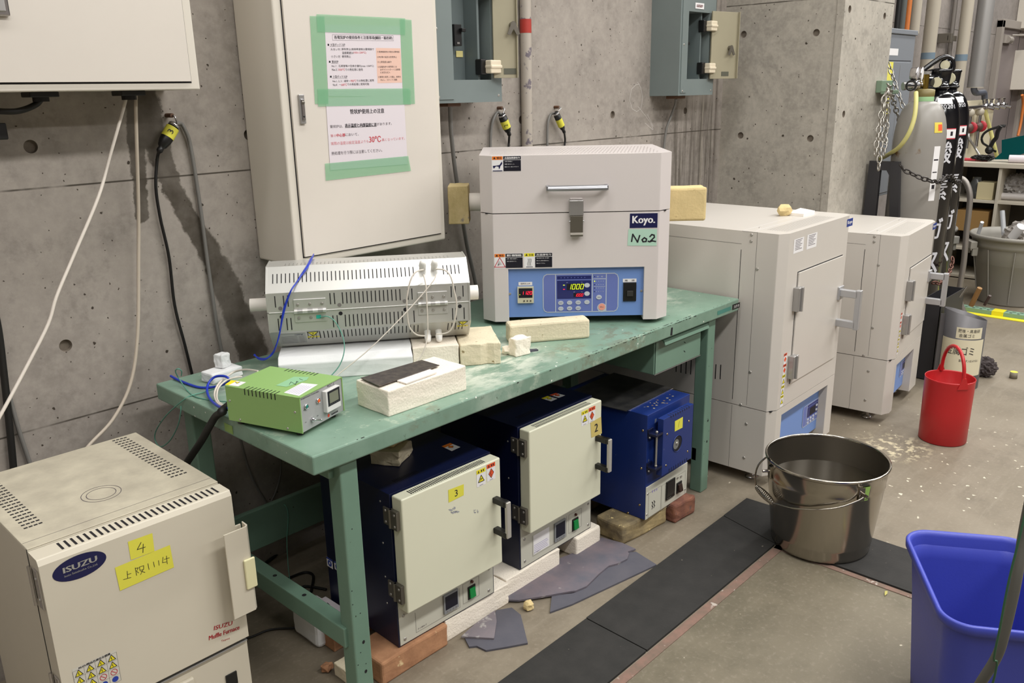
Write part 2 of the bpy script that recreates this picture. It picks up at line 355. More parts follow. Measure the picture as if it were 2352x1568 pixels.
    col = mix(mul(ramp(v2.outputs['Distance'], .05, .08, True), ramp(w2.outputs[1], .6, .62)), col, (205, 196, 176))
    vd = N('ShaderNodeVectorMath'); vd.operation = 'DISTANCE'; K(P, vd.inputs[0]); vd.inputs[1].default_value = (2.62, -1.12, 0)
    col = mix(mul(mul(ramp(vd.outputs['Value'], .05, .2, True), ramp(noise(30, 5), .5, .6)), .8), col, (212, 200, 168))
    K(col, b.inputs['Base Color']); b.inputs['Roughness'].default_value = .55; b.inputs['Specular IOR Level'].default_value = .35
    bp = N('ShaderNodeBump'); bp.inputs['Strength'].default_value = .18; bp.inputs['Distance'].default_value = .003; K(noise(35, 6), bp.inputs['Height']); K(bp.outputs['Normal'], b.inputs['Normal'])
    return m
m_floor = floor_mat()
# common materials
m_cream = mat('cream_enamel', (214, 206, 196), .42, var=.03, vs=3)
m_cream2 = mat('cream_enamel_frame', (214, 207, 195), .4)
m_gap = mat('dark_gap', (22, 19, 24), .8)
m_black = mat('black_plastic', (18, 17, 17), .42)
m_rub = mat('black_rubber_hose', (24, 23, 21), .55)
m_chrome = mat('chrome', (205, 203, 205), .16, 1.0)
m_steel = mat('brushed_metal', (176, 174, 172), .35, .7)
m_dsteel = mat('dark_hinge_steel', (124, 119, 110), .38, .75)
m_screw = mat('screw_head', (176, 172, 166), .42, .7)
m_white = mat('white_sticker', (232, 230, 230), .5)
m_paper = mat('paper', (216, 207, 212), .7)
m_ink = mat('black_ink', (30, 26, 34), .7)
m_ink2 = mat('grey_ink', (98, 90, 96), .8)
m_red = mat('red_ink', (196, 66, 78), .7)
m_pink = mat('faded_red_ink', (216, 140, 148), .7)
m_yel = mat('yellow_tape', (222, 216, 76), .6)
m_yel2 = mat('warning_yellow', (232, 218, 40), .5)
m_org = mat('warning_orange', (228, 122, 34), .5)
m_orr = mat('warning_red_orange', (226, 88, 46), .5)
m_navy = mat('navy_print', (20, 22, 70), .4)
m_dnavy = mat('dark_navy_print', (16, 16, 30), .4)
m_blue = mat('blue_print', (34, 62, 160), .5)
m_greytext = mat('grey_print', (120, 116, 112), .7)
m_gcab = mat('grey_cable', (118, 116, 112), .55)
m_wcab = mat('white_cable', (216, 207, 196), .5)
m_bcab = mat('blue_cable', (30, 56, 178), .35)
m_tcab = mat('teal_wire', (92, 150, 132), .45)
m_grn = mat('workbench_green', (110, 140, 122), .42, var=.07, vs=6, spots=[((50, 58, 46), 55, .735)])
m_foam = mat('white_fire_brick', (243, 233, 217), .95, bump=.9, bs=170, var=.03, vs=30)
m_fb2 = mat('cream_fire_brick', (222, 210, 182), .95, bump=.8, bs=150, var=.1, vs=14, spots=[((150, 132, 96), 60, .68)])
m_fib = mat('white_board_block', (230, 231, 231), .9, bump=.3, bs=60, var=.03, vs=10, spots=[((176, 170, 168), 25, .7)])
m_yb = mat('yellow_fire_brick', (214, 192, 140), .95, bump=.6, bs=150, var=.1, vs=20, spots=[((130, 104, 60), 90, .7)])
# ---------------------------------------------------------------- the shell of the hall
def tie_wall(mb, pl, us, vs, holes, m, r=.0165, depth=.012):
    n = 20
    for a, b in zip(us[:-1], us[1:]):
        for c, d in zip(vs[:-1], vs[1:]):
            h = [q for q in holes if a+r < q[0] < b-r and c+r < q[1] < d-r]
            if not h: mb.rect(pl, a, c, b, d, m, 0); continue
            hu, hv = h[0]; out = []; ring = []; back = []
            for i in range(n):
                t = 2*math.pi*(i+.5)/n; x, y = math.cos(t), math.sin(t)
                k = min(((b-hu)/x if x > 0 else (a-hu)/x), ((d-hv)/y if y > 0 else (c-hv)/y)); out.append(pl.p(hu+x*k, hv+y*k)); ring.append(pl.p(hu+x*r, hv+y*r)); back.append(pl.p(hu+x*r*.9, hv+y*r*.9, -depth))
            V = out+ring+back; N2 = range(n)
            mb.add(V, [(i, (i+1) % n, n+(i+1) % n, n+i) for i in N2], m)
            mb.add(V, [(n+i, n+(i+1) % n, 2*n+(i+1) % n, 2*n+i) for i in N2], m_hole, True); mb.add(V, [tuple(2*n+i for i in N2)], m_hole)
            for (cu, cv) in ((a, c), (b, c), (b, d), (a, d)):     # corners of the cell
                k = math.atan2(cv-hv, cu-hu) % (2*math.pi)/(2*math.pi)*n-.5; i = int(math.floor(k)) % n; j = (i+1) % n
                q = [out[j], out[i], pl.p(cu, cv)]
                if (q[1]-q[0]).cross(q[2]-q[0]).length < 1e-9: continue
                if (q[1]-q[0]).cross(q[2]-q[0]).dot(pl.n) < 0: q = [q[1], q[0], q[2]]
                mb.add(q, [(0, 1, 2)], m)
PX0, PX1, PY0 = 3.146, 3.745, -.52
mb = MB(); pl = Pl((0, WY, 0), (1, 0, 0), (0, 0, 1))
us = [-3.2, -1.08, -.478]+[-.478+.6*k for k in range(1, 7)]+[3.146]
vs = [0, .62, 1.128, 1.65, 2.3, 3.9]
holes = [(-.178+.599*k, z) for k in range(0, 6) for z in (1.384, .871)]+[(-.777, 1.384), (-.777, .871)]
tie_wall(mb, pl, us, vs, holes, m_wall)
mb.stroke(pl, [tuple((lambda q: (q.x, q.z))(BY(*q, WY))) for q in ((1464, 188), (1472, 202), (1476, 225), (1472, 250), (1462, 256), (1452, 250), (1446, 230), (1450, 205), (1460, 195), (1469, 193))], .0018, mat('chalk', (205, 200, 196), .95), .0006)
mb.stroke(pl, [tuple((lambda q: (q.x, q.z))(BY(*q, WY))) for q in ((1465, 244), (1480, 263), (1494, 282), (1500, 297))], .0018, MATS['chalk'], .0006)
mb.stroke(pl, [tuple((lambda q: (q.x, q.z))(BY(*q, WY))) for q in ((1487, 263), (1500, 290))], .0018, MATS['chalk'], .0006)
mb.stroke(pl, [tuple((lambda q: (q.x, q.z))(BY(*q, WY))) for q in ((1481, 282), (1499, 298))], .0018, MATS['chalk'], .0006)
struct(mb.build('wall_back'))
mb = MB(); pp = Pl((PX0, 0, 0), (0, -1, 0), (0, 0, 1))
ph = [(-BX(*q, PX0).y, BX(*q, PX0).z) for q in ((1708, 79), (1875, 75), (1701, 311), (1861, 318))]
tie_wall(mb, pp, [-WY, .16, -PY0], [0, .62, 1.128, 1.65, 2.3, 3.9], ph, m_pier)
pf = Pl((0, PY0, 0), (1, 0, 0), (0, 0, 1)); fh = [(BY(*q, PY0).x, BY(*q, PY0).z) for q in ((1952, 21), (2032, 37), (1938, 262))]
tie_wall(mb, pf, [PX0, 3.45, PX1], [0, .62, 1.3, 1.72, 2.3, 3.9], fh, m_pier)
pr = Pl((PX1, 0, 0), (0, 1, 0), (0, 0, 1)); mb.rect(pr, PY0, 0, WY, 3.9, m_pier, 0)
mb.box(PX0-.006, PY0, 0, PX0, PY0+.035, 3.9, m_pier)                     # raised arris strip left by the formwork
struct(mb.build('wall_pier'))
mb = MB(); mb.rect(Pl((0, WY, 0), (1, 0, 0), (0, 0, 1)), PX1, 0, 14, 3.9, m_far, 0); struct(mb.build('wall_far_back'))
mb = MB(); mb.rect(Pl((14, 0, 0), (0, -1, 0), (0, 0, 1)), -WY, 0, 7, 3.9, m_far, 0); struct(mb.build('wall_right'))
mb = MB(); mb.rect(Pl((0, -7, 0), (-1, 0, 0), (0, 0, 1)), -14, 0, 3.2, 3.9, m_far, 0); struct(mb.build('wall_front'))
mb = MB(); mb.rect(Pl((-3.2, 0, 0), (0, 1, 0), (0, 0, 1)), -7, 0, WY, 3.9, m_far, 0); struct(mb.build('wall_left'))
mb = MB(); mb.rect(PT(0), -3.2, -7, 14, WY, m_floor, 0); struct(mb.build('floor'))
mb = MB(); mb.rect(Pl((0, 0, 3.9), (1, 0, 0), (0, -1, 0)), -3.2, -WY, 14, 7, m_ceil, 0); struct(mb.build('ceiling'))
# rusty steel angle set in the floor along the mats
mb = MB(); m_rust = mat('rusty_pink_edge', (134, 104, 92), .9, c2=(108, 94, 82), vs=24, bump=.5, spots=[((176, 166, 156), 30, .64)])
mb.box(.0, -1.150, -.01, 1.535, -1.122, .0022, m_rust); mb.box(1.508, -3.2, -.01, 1.530, -1.122, .0022, m_rust); struct(mb.build('trim_1'))
# raised strip on the wall corner
mb = MB(); mb.box(3.10, WY-.012, 0, 3.146, WY, 3.9, m_wall); struct(mb.build('trim_2'))
# door in the far wall
m_dgrey = mat('door_grey', (128, 118, 116), .5); m_frame = mat('door_frame_grey', (150, 142, 134), .5)
mb = MB(); dx0 = 7.95; dx1 = 9.0; mb.box(dx0, WY-.05, 0, dx0+.07, WY, 2.02, m_frame); mb.box(dx1-.07, WY-.05, 0, dx1, WY, 2.02, m_frame); mb.box(dx0, WY-.05, 1.96, dx1, WY, 2.03, m_frame)
dr = struct(mb.build('door_1', bevel=.003))
mb = MB(); mb.box(dx0+.07, WY-.02, .01, dx1-.07, WY-.004, 1.96, m_dgrey); mb.box(dx1-.32, WY-.022, .01, dx1-.315, WY-.019, 1.96, m_gap); mb.build('door_leaf', dr)
mb = MB(); mb.cyl((dx0+.2, WY-.05, 1.86), (dx0+.32, WY-.05, 1.86), .03, m_frame); mb.box(dx0+.12, WY-.05, 1.83, dx0+.4, WY-.02, 1.9, m_frame); mb.tube([(dx0+.3, WY-.06, 1.9), (dx0+.45, WY-.14, 1.9), (dx0+.6, WY-.05, 1.92)], .008, m_frame); mb.build('door_closer', dr)
# ---------------------------------------------------------------- drawing helpers by pixel
def ptxt(mb, pl, cv, t, pa, pb, hpx, m, h=.0009, bold=0.0):
    a = cv(*pa); b = cv(*pb); q = cv((pa[0]+pb[0])/2, (pa[1]+pb[1])/2+hpx/2); r = cv((pa[0]+pb[0])/2, (pa[1]+pb[1])/2-hpx/2)
    mb.text(pl, t, (a[0]+b[0])/2, (a[1]+b[1])/2, math.hypot(b[0]-a[0], b[1]-a[1]), math.hypot(q[0]-r[0], q[1]-r[1]), m, h, math.atan2(b[1]-a[1], b[0]-a[0]), bold)
def pquad(mb, pl, cv, pts, m, h=.0006): mb.poly(pl, [cv(*p) for p in pts], m, h)
def pstr(mb, pl, cv, pts, w, m, h=.0008, closed=False): mb.stroke(pl, [cv(*p) for p in pts], w, m, h, closed)
def cable(name, label, pts, r, m, cat='cable', group=None, n=8, parent=None, sub=6):
    o = MB().tube(pts, r, m, n=n, sub=sub).build(name, parent)
    return o if parent else tag(o, label, cat, group)
WF = Fr(0, 0)
# ---------------------------------------------------------------- big cream box at the top left
t = thing('distribution_board', 'large cream wall cabinet at the top left corner, cables leaving its underside', 'cabinet', (0, -.1, 1.512))
F = Fr(0, -.1, 0, 1.512)
mb = MB(); x1 = .181; mb.box(-.85, .0, 0, x1, .198, 1.0, m_cream2); mb.build('body', t, bevel=.003)
mb = MB(); c = F.F(437, 187); mb.box(-.80, -.006, c[1], c[0], .001, .9, m_cream); mb.box(-.802, -.001, c[1]-.004, c[0]+.003, .0, .9, m_gap); d = mb.build('door', t, bevel=.002)
mb = MB(); h = F.F(8, 38); mb.box(h[0]-.035, -.018, h[1], h[0]+.009, -.006, h[1]+.1, m_chrome); mb.box(h[0]-.026, -.022, h[1]+.008, h[0]+.001, -.017, h[1]+.09, m_steel); mb.build('latch_handle', d, bevel=.003)
for (a, b) in ((62, 130), (272, 328)):
    p = F.F(a, 222, .09); q = F.F(b, 222, .09); mb = MB(); mb.box(p[0], .07, -.012, q[0], .13, .0, m_black); mb.cyl(((p[0]+q[0])/2, .1, -.022), ((p[0]+q[0])/2, .1, -.01), .018, m_black); mb.build('cable_gland', t, bevel=.002)
cable('cable', 'thick black hose curving away under the left end of the large cream cabinet', [BY(95, 226, .0), BY(82, 240, .0), BY(50, 253, .0), BY(15, 256, .0), BY(-60, 250, .02), BY(-150, 240, .03)], .007, m_rub)
cable('cable', 'flat white cable slanting left from the large cream cabinet down behind the cream furnace', [BY(290, 218, .0), BY(288, 232, .0), BY(280, 262, .0), BY(252, 360, -.01), BY(226, 452, -.03), BY(170, 585, -.05), BY(130, 680, -.07), BY(110, 745, -.08), BY(62, 840, -.1), BY(0, 955, -.13), BY(-60, 1060, -.15)], .0042, m_wcab)
cable('cable', 'round beige cable hanging straight from the large cream cabinet then bending behind the cream furnace', [BY(312, 218, .0), BY(312, 260, .0), BY(314, 330, .02), BY(318, 480, .05), BY(318, 600, .06), BY(316, 770, .065), BY(300, 880, .06), BY(260, 962, .05), BY(205, 1022, .04), BY(160, 1080, .03)], .0048, mat('beige_cable', (196, 184, 168), .5))
cable('hose', 'thick black hose running down the wall at the left edge behind the cream furnace', [BY(-30, 640, .05), BY(-5, 750, .07), BY(8, 850, .08), BY(20, 960, .085), BY(31, 1075, .085), BY(40, 1200, .085)], .009, m_rub, 'hose')
cable('conduit', 'thin grey conduit slanting down the wall at the left edge beside the black hose', [BY(-30, 740, .085), BY(0, 840, .09), BY(20, 905, .09), BY(44, 990, .09), BY(72, 1075, .09), BY(110, 1200, .09)], .0055, m_gcab, 'conduit')
mb = MB(); p = BY(-4, 300, .07); mb.box(p.x-.05, .03, p.z-.02, p.x+.008, .1, p.z+.018, m_black); tag(mb.build('bracket', bevel=.003), 'small black bracket on the wall at the left edge of the picture', 'bracket')
# ---------------------------------------------------------------- tall cream cabinet with notices
t = thing('electrical_cabinet', 'tall cream wall cabinet above the silver tube furnace, notices taped on its door', 'cabinet', (0, -.105, 1.013))
F = Fr(0, -.105, 0, 1.013)
MB().box(.411, 0, 0, 1.003, .203, 1.15, m_cream2).build('body', t, bevel=.006, seg=3)
mb = MB(); mb.box(.436, -.001, .022, .982, .0, 1.13, m_gap); mb.box(.439, -.008, .026, .979, .001, 1.13, m_cream); d = mb.build('door', t, bevel=.0025)
mb = MB(); a = F.F(679, 217); b = F.F(697, 284); mb.box(a[0], -.016, b[1], b[0], -.008, a[1], m_steel); mb.box(a[0]+.004, -.02, b[1]+.008, b[0]-.004, -.014, a[1]-.012, m_chrome)
mb.lathe([(.0052, 0), (.005, .003), (.001, .0035)], m_dsteel, 14, axis=((a[0]/2+b[0]/2, -.02, a[1]-.022), (0, -1, 0))); mb.lathe([(.003, 0), (.0028, .002), (.0005, .0025)], m_black, 12, axis=((a[0]/2+b[0]/2, -.02, b[1]+.02), (0, -1, 0))); mb.build('latch_handle', d, bevel=.002)
FN = Fr(0, -.1135); pn = PF(-.1135); cv = FN.F
m_tape = mat('green_masking_tape', (128, 190, 146), .55, alpha=.56); m_pinkp = mat('salmon_box_print', (224, 186, 170), .7)
Z1 = lambda X, Y: (700+X/7.127, 20+Y/7.127); Z2 = lambda X, Y: (700+X/7.127, 200+Y/7.127)
def zq(mb, Z, pts, m, h): pquad(mb, pn, cv, [Z(*p) for p in pts], m, h)
t = MB(); zq(t, Z1, [(325, 260), (1560, 285), (1604, 1440), (385, 1430)], m_paper, .0003)
zq(t, Z1, [(1162, 642), (1565, 648), (1590, 1210), (1190, 1218)], m_pinkp, .0005)
pstr(t, pn, cv, [Z1(*p) for p in ((450, 424), (1446, 440), (1452, 524), (456, 516))], .0006, m_ink2, .0006, True)
zh = .0007
def zt(mb, Z, s, a, b, h, m=m_ink, bold=0.0): ptxt(mb, pn, cv, s, Z(*a), Z(*b), h/7.127, m, zh, bold)
zt(t, Z1, '各電気炉の使用条件と注意事項(細田・稲邑研)', (480, 470), (1432, 482), 62, bold=.00025)
for s, a, b in (('大型ボックス炉', (418, 590), (658, 590)), ('管状炉', (440, 868), (548, 868)), ('小型ボックス炉', (458, 1112), (694, 1112))):
    zt(t, Z1, s, a, b, 44); zt(t, Z1, '■', (a[0]-46, a[1]), (a[0]-20, a[1]), 30); pstr(t, pn, cv, [Z1(a[0]-15, a[1]+27), Z1(b[0], b[1]+27)], .0004, m_ink)
zt(t, Z1, '大きい方：', (420, 665), (590, 665), 40); zt(t, Z1, '原則禁止(使用希望者は要相談で', (600, 665), (1132, 665), 42)
zt(t, Z1, '温度範囲は', (608, 722), (795, 722), 40); zt(t, Z1, '1050-1200℃)', (800, 722), (1002, 722), 40, m_red)
zt(t, Z1, '小さい方：', (428, 782), (592, 782), 40); zt(t, Z1, '使用禁止', (606, 782), (752, 782), 40)
zt(t, Z1, 'No.1：石英管等の空焼き優先(max 1050℃)', (438, 940), (1126, 938), 42); zt(t, Z1, 'No.2：', (444, 998), (540, 998), 34)
zt(t, Z1, '1000℃', (548, 996), (655, 996), 36, m_red); zt(t, Z1, 'での熱処理に使用', (660, 996), (946, 996), 40)
zt(t, Z1, 'No.1, 2, 3：通常～', (456, 1186), (745, 1182), 38); zt(t, Z1, '900℃', (750, 1180), (842, 1180), 38, m_red); zt(t, Z1, 'での熱処理に使用', (848, 1178), (1128, 1172), 40)
zt(t, Z1, 'No.4：～', (460, 1246), (592, 1244), 36); zt(t, Z1, '600℃', (598, 1243), (688, 1240), 38, m_red); zt(t, Z1, 'での熱処理に使用可能', (694, 1238), (1052, 1232), 40)
for s, a, b in (('①長時間使用の場合は要相談', (1182, 706), (1548, 706)), ('②PID等の設定は変更禁止', (1182, 790), (1505, 790)), ('③上限温度は厳守', (1188, 872), (1418, 872)), ('④各電気炉の使用前には', (1192, 952), (1506, 948)), ('必ずホワイトボードと記録簿', (1232, 998), (1558, 994)), ('に状況を記入', (1234, 1044), (1396, 1042)), ('⑤異常を発見した場合、使用を', (1202, 1118), (1570, 1114)), ('中止し、スタッフに連絡', (1240, 1166), (1510, 1160))): zt(t, Z1, s, a, b, 32)
n1 = tag(t.build('notice'), 'upper paper notice with a salmon box, green tape all round, on the tall cream cabinet', 'notice')
for q in ([(78, 118), (318, 125), (385, 1560), (165, 1560)], [(1553, 165), (1745, 185), (1803, 1558), (1610, 1560)]): mb = MB(); zq(mb, Z1, q, m_tape, .0010); mb.build('tape', n1)
mb = MB(); zq(mb, Z1, [(187, 88), (1640, 157), (1642, 428), (205, 380)], m_tape, .0014); mb.build('tape', n1)
zh = .0014
t = MB(); zq(t, Z2, [(340, 180), (1620, 130), (1682, 1260), (415, 1360)], m_paper, .0008)
zt(t, Z2, '管状炉使用上の注意', (738, 400), (1294, 385), 78, bold=.0003)
zt(t, Z2, '管状炉は、', (410, 645), (620, 638), 50, m_ink2); zt(t, Z2, '表示温度と内部温度に差', (655, 630), (1172, 612), 62, bold=.0004); zt(t, Z2, 'があります。', (1176, 605), (1420, 592), 46, m_ink2)
pstr(t, pn, cv, [Z2(655, 664), Z2(1172, 640)], .0006, m_ink, .0016)
zt(t, Z2, '管の', (418, 795), (512, 792), 46, m_pink); zt(t, Z2, '中心部', (518, 788), (655, 782), 54, m_red, .0003); zt(t, Z2, 'において、', (662, 780), (878, 768), 46, m_ink2)
zt(t, Z2, '実際の温度は設定温度', (425, 925), (905, 895), 54, m_pink); zt(t, Z2, 'よりも', (915, 892), (1042, 885), 46, m_pink); zt(t, Z2, '30℃', (1052, 855), (1242, 845), 100, m_red, .0004); zt(t, Z2, '高くなっています。', (1258, 862), (1635, 835), 48, m_pink)
zt(t, Z2, '熱処理を行う際には注意してください。', (435, 1085), (1262, 1030), 56, m_ink2)
n2 = tag(t.build('notice'), 'lower paper notice printed 30℃ in red, taped on the tall cream cabinet', 'notice')
mb = MB(); zq(mb, Z2, [(205, 30), (1725, 20), (1735, 285), (215, 318)], m_tape, .0018); mb.build('tape', n2)
mb = MB(); zq(mb, Z2, [(325, 1250), (1690, 1125), (1735, 1370), (340, 1530)], m_tape, .0018); mb.build('tape', n2)
# ---------------------------------------------------------------- grey switch boxes
m_gbox = mat('blue_grey_enamel', (116, 126, 125), .42, var=.05, vs=5); m_gbin = mat('blue_grey_inner', (100, 110, 110), .5); m_door = mat('khaki_door_inside', (154, 147, 124), .5, var=.05, vs=6)
m_hng = mat('beige_hinge_block', (220, 208, 184), .45)
def switch_box(label, x0, x1, zb, fy, o, hz, door, brk, latch, ylab, hinge, side_label=None, screws=()):
    """o: opening x0,z0,x1 ; height hz; door: 2 far points"""
    t = thing('switch_box', label, 'switch box', (0, fy, zb)); zt_ = hz
    mb = MB(); mb.box(x0, 0, 0, o[0], WY-fy, zt_, m_gbox); mb.box(o[2], 0, 0, x1, WY-fy, zt_, m_gbox); mb.box(o[0], 0, 0, o[2], WY-fy, o[1], m_gbox); mb.box(o[0], 0, o[3], o[2], WY-fy, zt_, m_gbox)
    mb.box(x0+.012, -.004, .012, o[0]-.0, 0, zt_-.01, m_gbox)
    mb.box(o[0], .085, o[1], o[2], WY-fy-.001, o[3], m_gbin); mb.box(o[2]-.045, .02, o[1], o[2]-.035, .085, o[3], m_gbin)
    for s in screws: mb.screw(PF(-.004 if s[0] < o[0] else 0), s[0], s[1], .005, m_screw)
    mb.build('housing', t)
    mb = MB(); mb.box(brk[0], .045, brk[1], brk[2], .085, brk[3], m_black); mb.box(brk[2]-.012, .03, (brk[1]+brk[3])/2+.01, brk[2]+.006, .046, (brk[1]+brk[3])/2+.022, m_black); mb.rect(PF(.0445), brk[0]+.01, brk[1]+.006, brk[0]+.022, brk[1]+.012, m_greytext); mb.build('breaker', t, bevel=.002)
    mb = MB(); mb.rect(PF(.085), *ylab, mat('yellow_tag', (226, 214, 146), .5), .003); mb.build('tag', t)
    A = Vector((o[2]+.0, -.012, 0)); B = Vector((door[0], door[1], 0)); u = (B-A).normalized(); n = Vector((u.y, -u.x, 0))
    if n.y > 0: n = -n
    pd = Pl(A, u, (0, 0, 1)); L = (B-A).length
    mb = MB(); mb.obox(A+u*L/2+Vector((0, 0, (door[2]+door[3])/2)), u*L/2, n*.004, Vector((0, 0, (door[3]-door[2])/2)), m_door)
    mb.obox(A+u*(L-.002)+n*.008+Vector((0, 0, (door[2]+door[3])/2)), u*.002, n*.008, Vector((0, 0, (door[3]-door[2])/2)), m_door)
    mb.rect(pd, L*.42, door[2]+.012, L*.42+.05, door[2]+.032, mat('dark_label', (86, 86, 74), .5), .005); dd = mb.build('door', t, bevel=.001)
    lu, lv = latch; mb = MB(); mb.cyl(pd.p(lu, lv, .004), pd.p(lu, lv, .02), .011, m_dsteel); mb.prism([(lu-.004, lv+.012), (lu-.012, lv-.004), (lu-.024, lv-.03), (lu-.012, lv-.034), (lu, lv-.014), (lu+.012, lv-.034), (lu+.024, lv-.03), (lu+.012, lv-.004), (lu+.004, lv+.012)], .018, .021, m_dsteel, fn=lambda a, b, c: tuple(pd.p(a, b, c))); mb.build('latch', dd, bevel=.001)
    for hz_ in hinge:
        mb = MB(); mb.box(o[2]-.05, -.002, hz_-.026, o[2]-.022, .03, hz_+.026, m_black); mb.box(o[2]-.03, -.03, hz_-.022, o[2]+.022, .0, hz_+.022, m_hng); mb.box(o[2]-.032, -.034, hz_-.006, o[2]+.024, .0, hz_+.006, m_hng); mb.build('hinge', t, bevel=.004)
    if side_label:
        mb = MB(); p = PF(0); mb.rect(p, *side_label, m_white, .002); mb.text(p, '高周波炉', (side_label[0]+side_label[2])/2, (side_label[1]+side_label[3])/2, (side_label[2]-side_label[0])*.7, (side_label[3]-side_label[1])*.5, mat('brown_print', (110, 60, 60), .6), .0025, bold=.0005); mb.build('name_plate', t)
    return t
G = Fr(0, -.05, 0, 1.458)
b0 = G.F(1045, 105, .045); b1 = G.F(1060, 56, .045); y0 = G.F(1048, 131, .082); y1 = G.F(1063, 117, .082); d1 = Fr(0, -.10, 0, 1.458).F(1186, 100)[0]
switch_box('left grey switch box with open flap door, right beside the tall cream cabinet', 1.01, 1.352, 1.458, -.05, (1.116, .075, 1.30, .52), .6, (d1, -.05, .08, .52), (b0[0], b0[1], b1[0], b1[1]), (.07, .255), (y0[0], y0[1], y1[0], y1[1]), (.118, .375),
    screws=[(1.045, .02), (1.045, .235), (1.335, .022)])
G = Fr(0, -.055, 0, 1.459); d2 = Fr(0, -.105, 0, 1.459).F(1692, 100)[0]; b0 = G.F(1577, 125, .045); b1 = G.F(1577, 92, .045); y0 = G.F(1573, 145, .082); y1 = G.F(1578, 136, .082)
switch_box('right grey switch box with open flap door, near the concrete pier', 2.502, 2.802, 1.459, -.055, (2.562, .072, 2.748, .362), .46, (d2, -.05, .072, .37), (b0[0]-.03, b0[1], b1[0], b1[1]), (.12, .21), (y0[0], y0[1], y1[0], y1[1]), (.12, .305), (2.615, .375, 2.69, .4),
    screws=[(2.53, .22), (2.53, .02), (2.785, .02)])
m_brown = mat('brown_grommet', (96, 66, 46), .6)
for (a, b, y) in (((1020, 241), (1050, 241), .0), ((1542, 224), (1566, 224), .03)):
    p = BY(*a, y); q = BY(*b, y); mb = MB(); mb.box(p.x, y-.02, p.z-.006, q.x, y+.03, p.z+.008, m_brown); tag(mb.build('grommet', bevel=.003), 'brown rubber grommet under the %s grey switch box' % ('left' if a[0] < 1200 else 'right'), 'grommet')
cable('cable', 'grey cable dropping from the left grey switch box down behind the workbench', [BY(1034, 240, .02), BY(1036, 300, .05), BY(1044, 380, .07), BY(1056, 460, .08), BY(1072, 560, .085), BY(1086, 620, .085), BY(1098, 680, .085)], .0075, m_gcab)
cable('cable', 'grey cable dropping from the right grey switch box behind the large beige tube furnace', [BY(1553, 226, .03), BY(1551, 240, .05), BY(1541, 268, .07), BY(1531, 295, .08), BY(1526, 330, .085), BY(1522, 380, .085), BY(1518, 450, .085)], .006, m_gcab)
# painted riser pipe with a red band
mb = MB(); m_pp = mat('old_cream_paint', (176, 167, 156), .5, spots=[((112, 104, 112), 26, .60)]); m_redp = mat('red_band', (168, 52, 42), .5)
px_ = 1.625; mb.cyl((px_, .078, .75), (px_, .078, 3.9), .0215, m_pp, 20); z0 = BY(1208, 75, .06).z; z1 = BY(1208, 43, .06).z; mb.cyl((px_, .078, z0), (px_, .078, z1), .0222, m_redp, 20)
tag(mb.build('riser_pipe'), 'vertical cream riser pipe with peeling paint and one red band on the concrete wall', 'pipe')
mb = MB(); p = BX(1185, 90, 1.49); mb.box(1.385, .09, 1.3, 1.39, .1, 1.3, m_gap)
# ---------------------------------------------------------------- hanging extension sockets
def socket(label, hook, top, bot, y, r, tape, digit, cabg, cabb, rc=.0045):
    t = thing('cable_socket', label, 'electrical socket', BY(*top, y)); o = t.location.copy()
    A = Vector((0, 0, 0)); B = BY(*bot, y)-o; L = B.length; d = B.normalized()
    mb = MB(); mb.lathe([(.0, 0), (r*.75, 0), (r*.8, L*.12), (r, L*.14), (r, L*.5), (r*.95, L*.62), (r*.7, L*.78), (r*.42, L*.84), (r*.5, L*.86), (r*.5, L*.95), (r*.3, L*1.0), (0, L)], m_black, 20, axis=(A, d)); mb.build('body', t)
    mb = MB(); mb.lathe([(r*1.03, L*tape[0]), (r*1.03, L*tape[1])], m_yel, 24, axis=(A, d))
    if digit:
        s = d.cross(Vector((CAM-o)).normalized()).normalized(); nn = s.cross(d)
        pd = Pl(A+d*L*(tape[0]+tape[1])/2+nn*r*1.05, -s, -d); mb.text(pd, digit, 0, 0, r*.55, r*.9, m_ink, .0006, rot=1.6)
    mb.build('tape_label', t)
    H = BY(*hook, y+.01)-o; mb = MB(); mb.tube([H+Vector((0, .04, .004)), H, H+Vector((.003, -.012, -.004)), A+Vector((.004, -.002, -.004)), A+d*.02], .0022, m_chrome, sub=4); mb.lathe([(r*.85, L*.02), (r*.9, L*.02), (r*.9, L*.1), (r*.85, L*.1)], m_chrome, 18, axis=(A, d)); mb.cyl(H+Vector((0, .04, .0)), H+Vector((0, -.004, .0)), .006, m_brown, 8); mb.build('hook_clip', t)
    cable('feed_cable', '', [Vector(A+d*.006)]+[BY(a, b, .088)-o for a, b in cabg], rc, m_gcab, parent=t)
    cable('black_cable', '', [Vector(B-d*.006)]+[BY(a, b, .088)-o for a, b in cabb], rc*.8, m_black, parent=t)
socket('black cable socket with yellow tape hooked on the wall left of the tall cream cabinet', (394, 265), (402, 284), (364, 350), .06, .017, (.14, .48), '3', [(414, 283), (425, 298), (438, 338), (459, 470), (478, 610), (500, 760), (512, 820)], [(361, 366), (358, 430), (368, 500), (388, 590), (401, 700), (424, 790), (440, 855), (450, 900)], .0055)
socket('black cable socket with yellow 2 tape, hanging below the left grey switch box', (1152, 248), (1152, 262), (1171, 312), .07, .016, (.28, .62), '2', [(1143, 258), (1133, 275), (1128, 300), (1126, 345), (1124, 420)], [(1169, 325), (1168, 345), (1167, 420)], .0055)
socket('black cable socket with yellow tape, hanging right of the cream riser pipe', (1282, 246), (1276, 258), (1297, 306), .07, .0135, (.3, .64), None, [(1266, 262), (1259, 280), (1257, 310), (1257, 345), (1256, 420)], [(1298, 322), (1296, 345), (1294, 420)], .005)
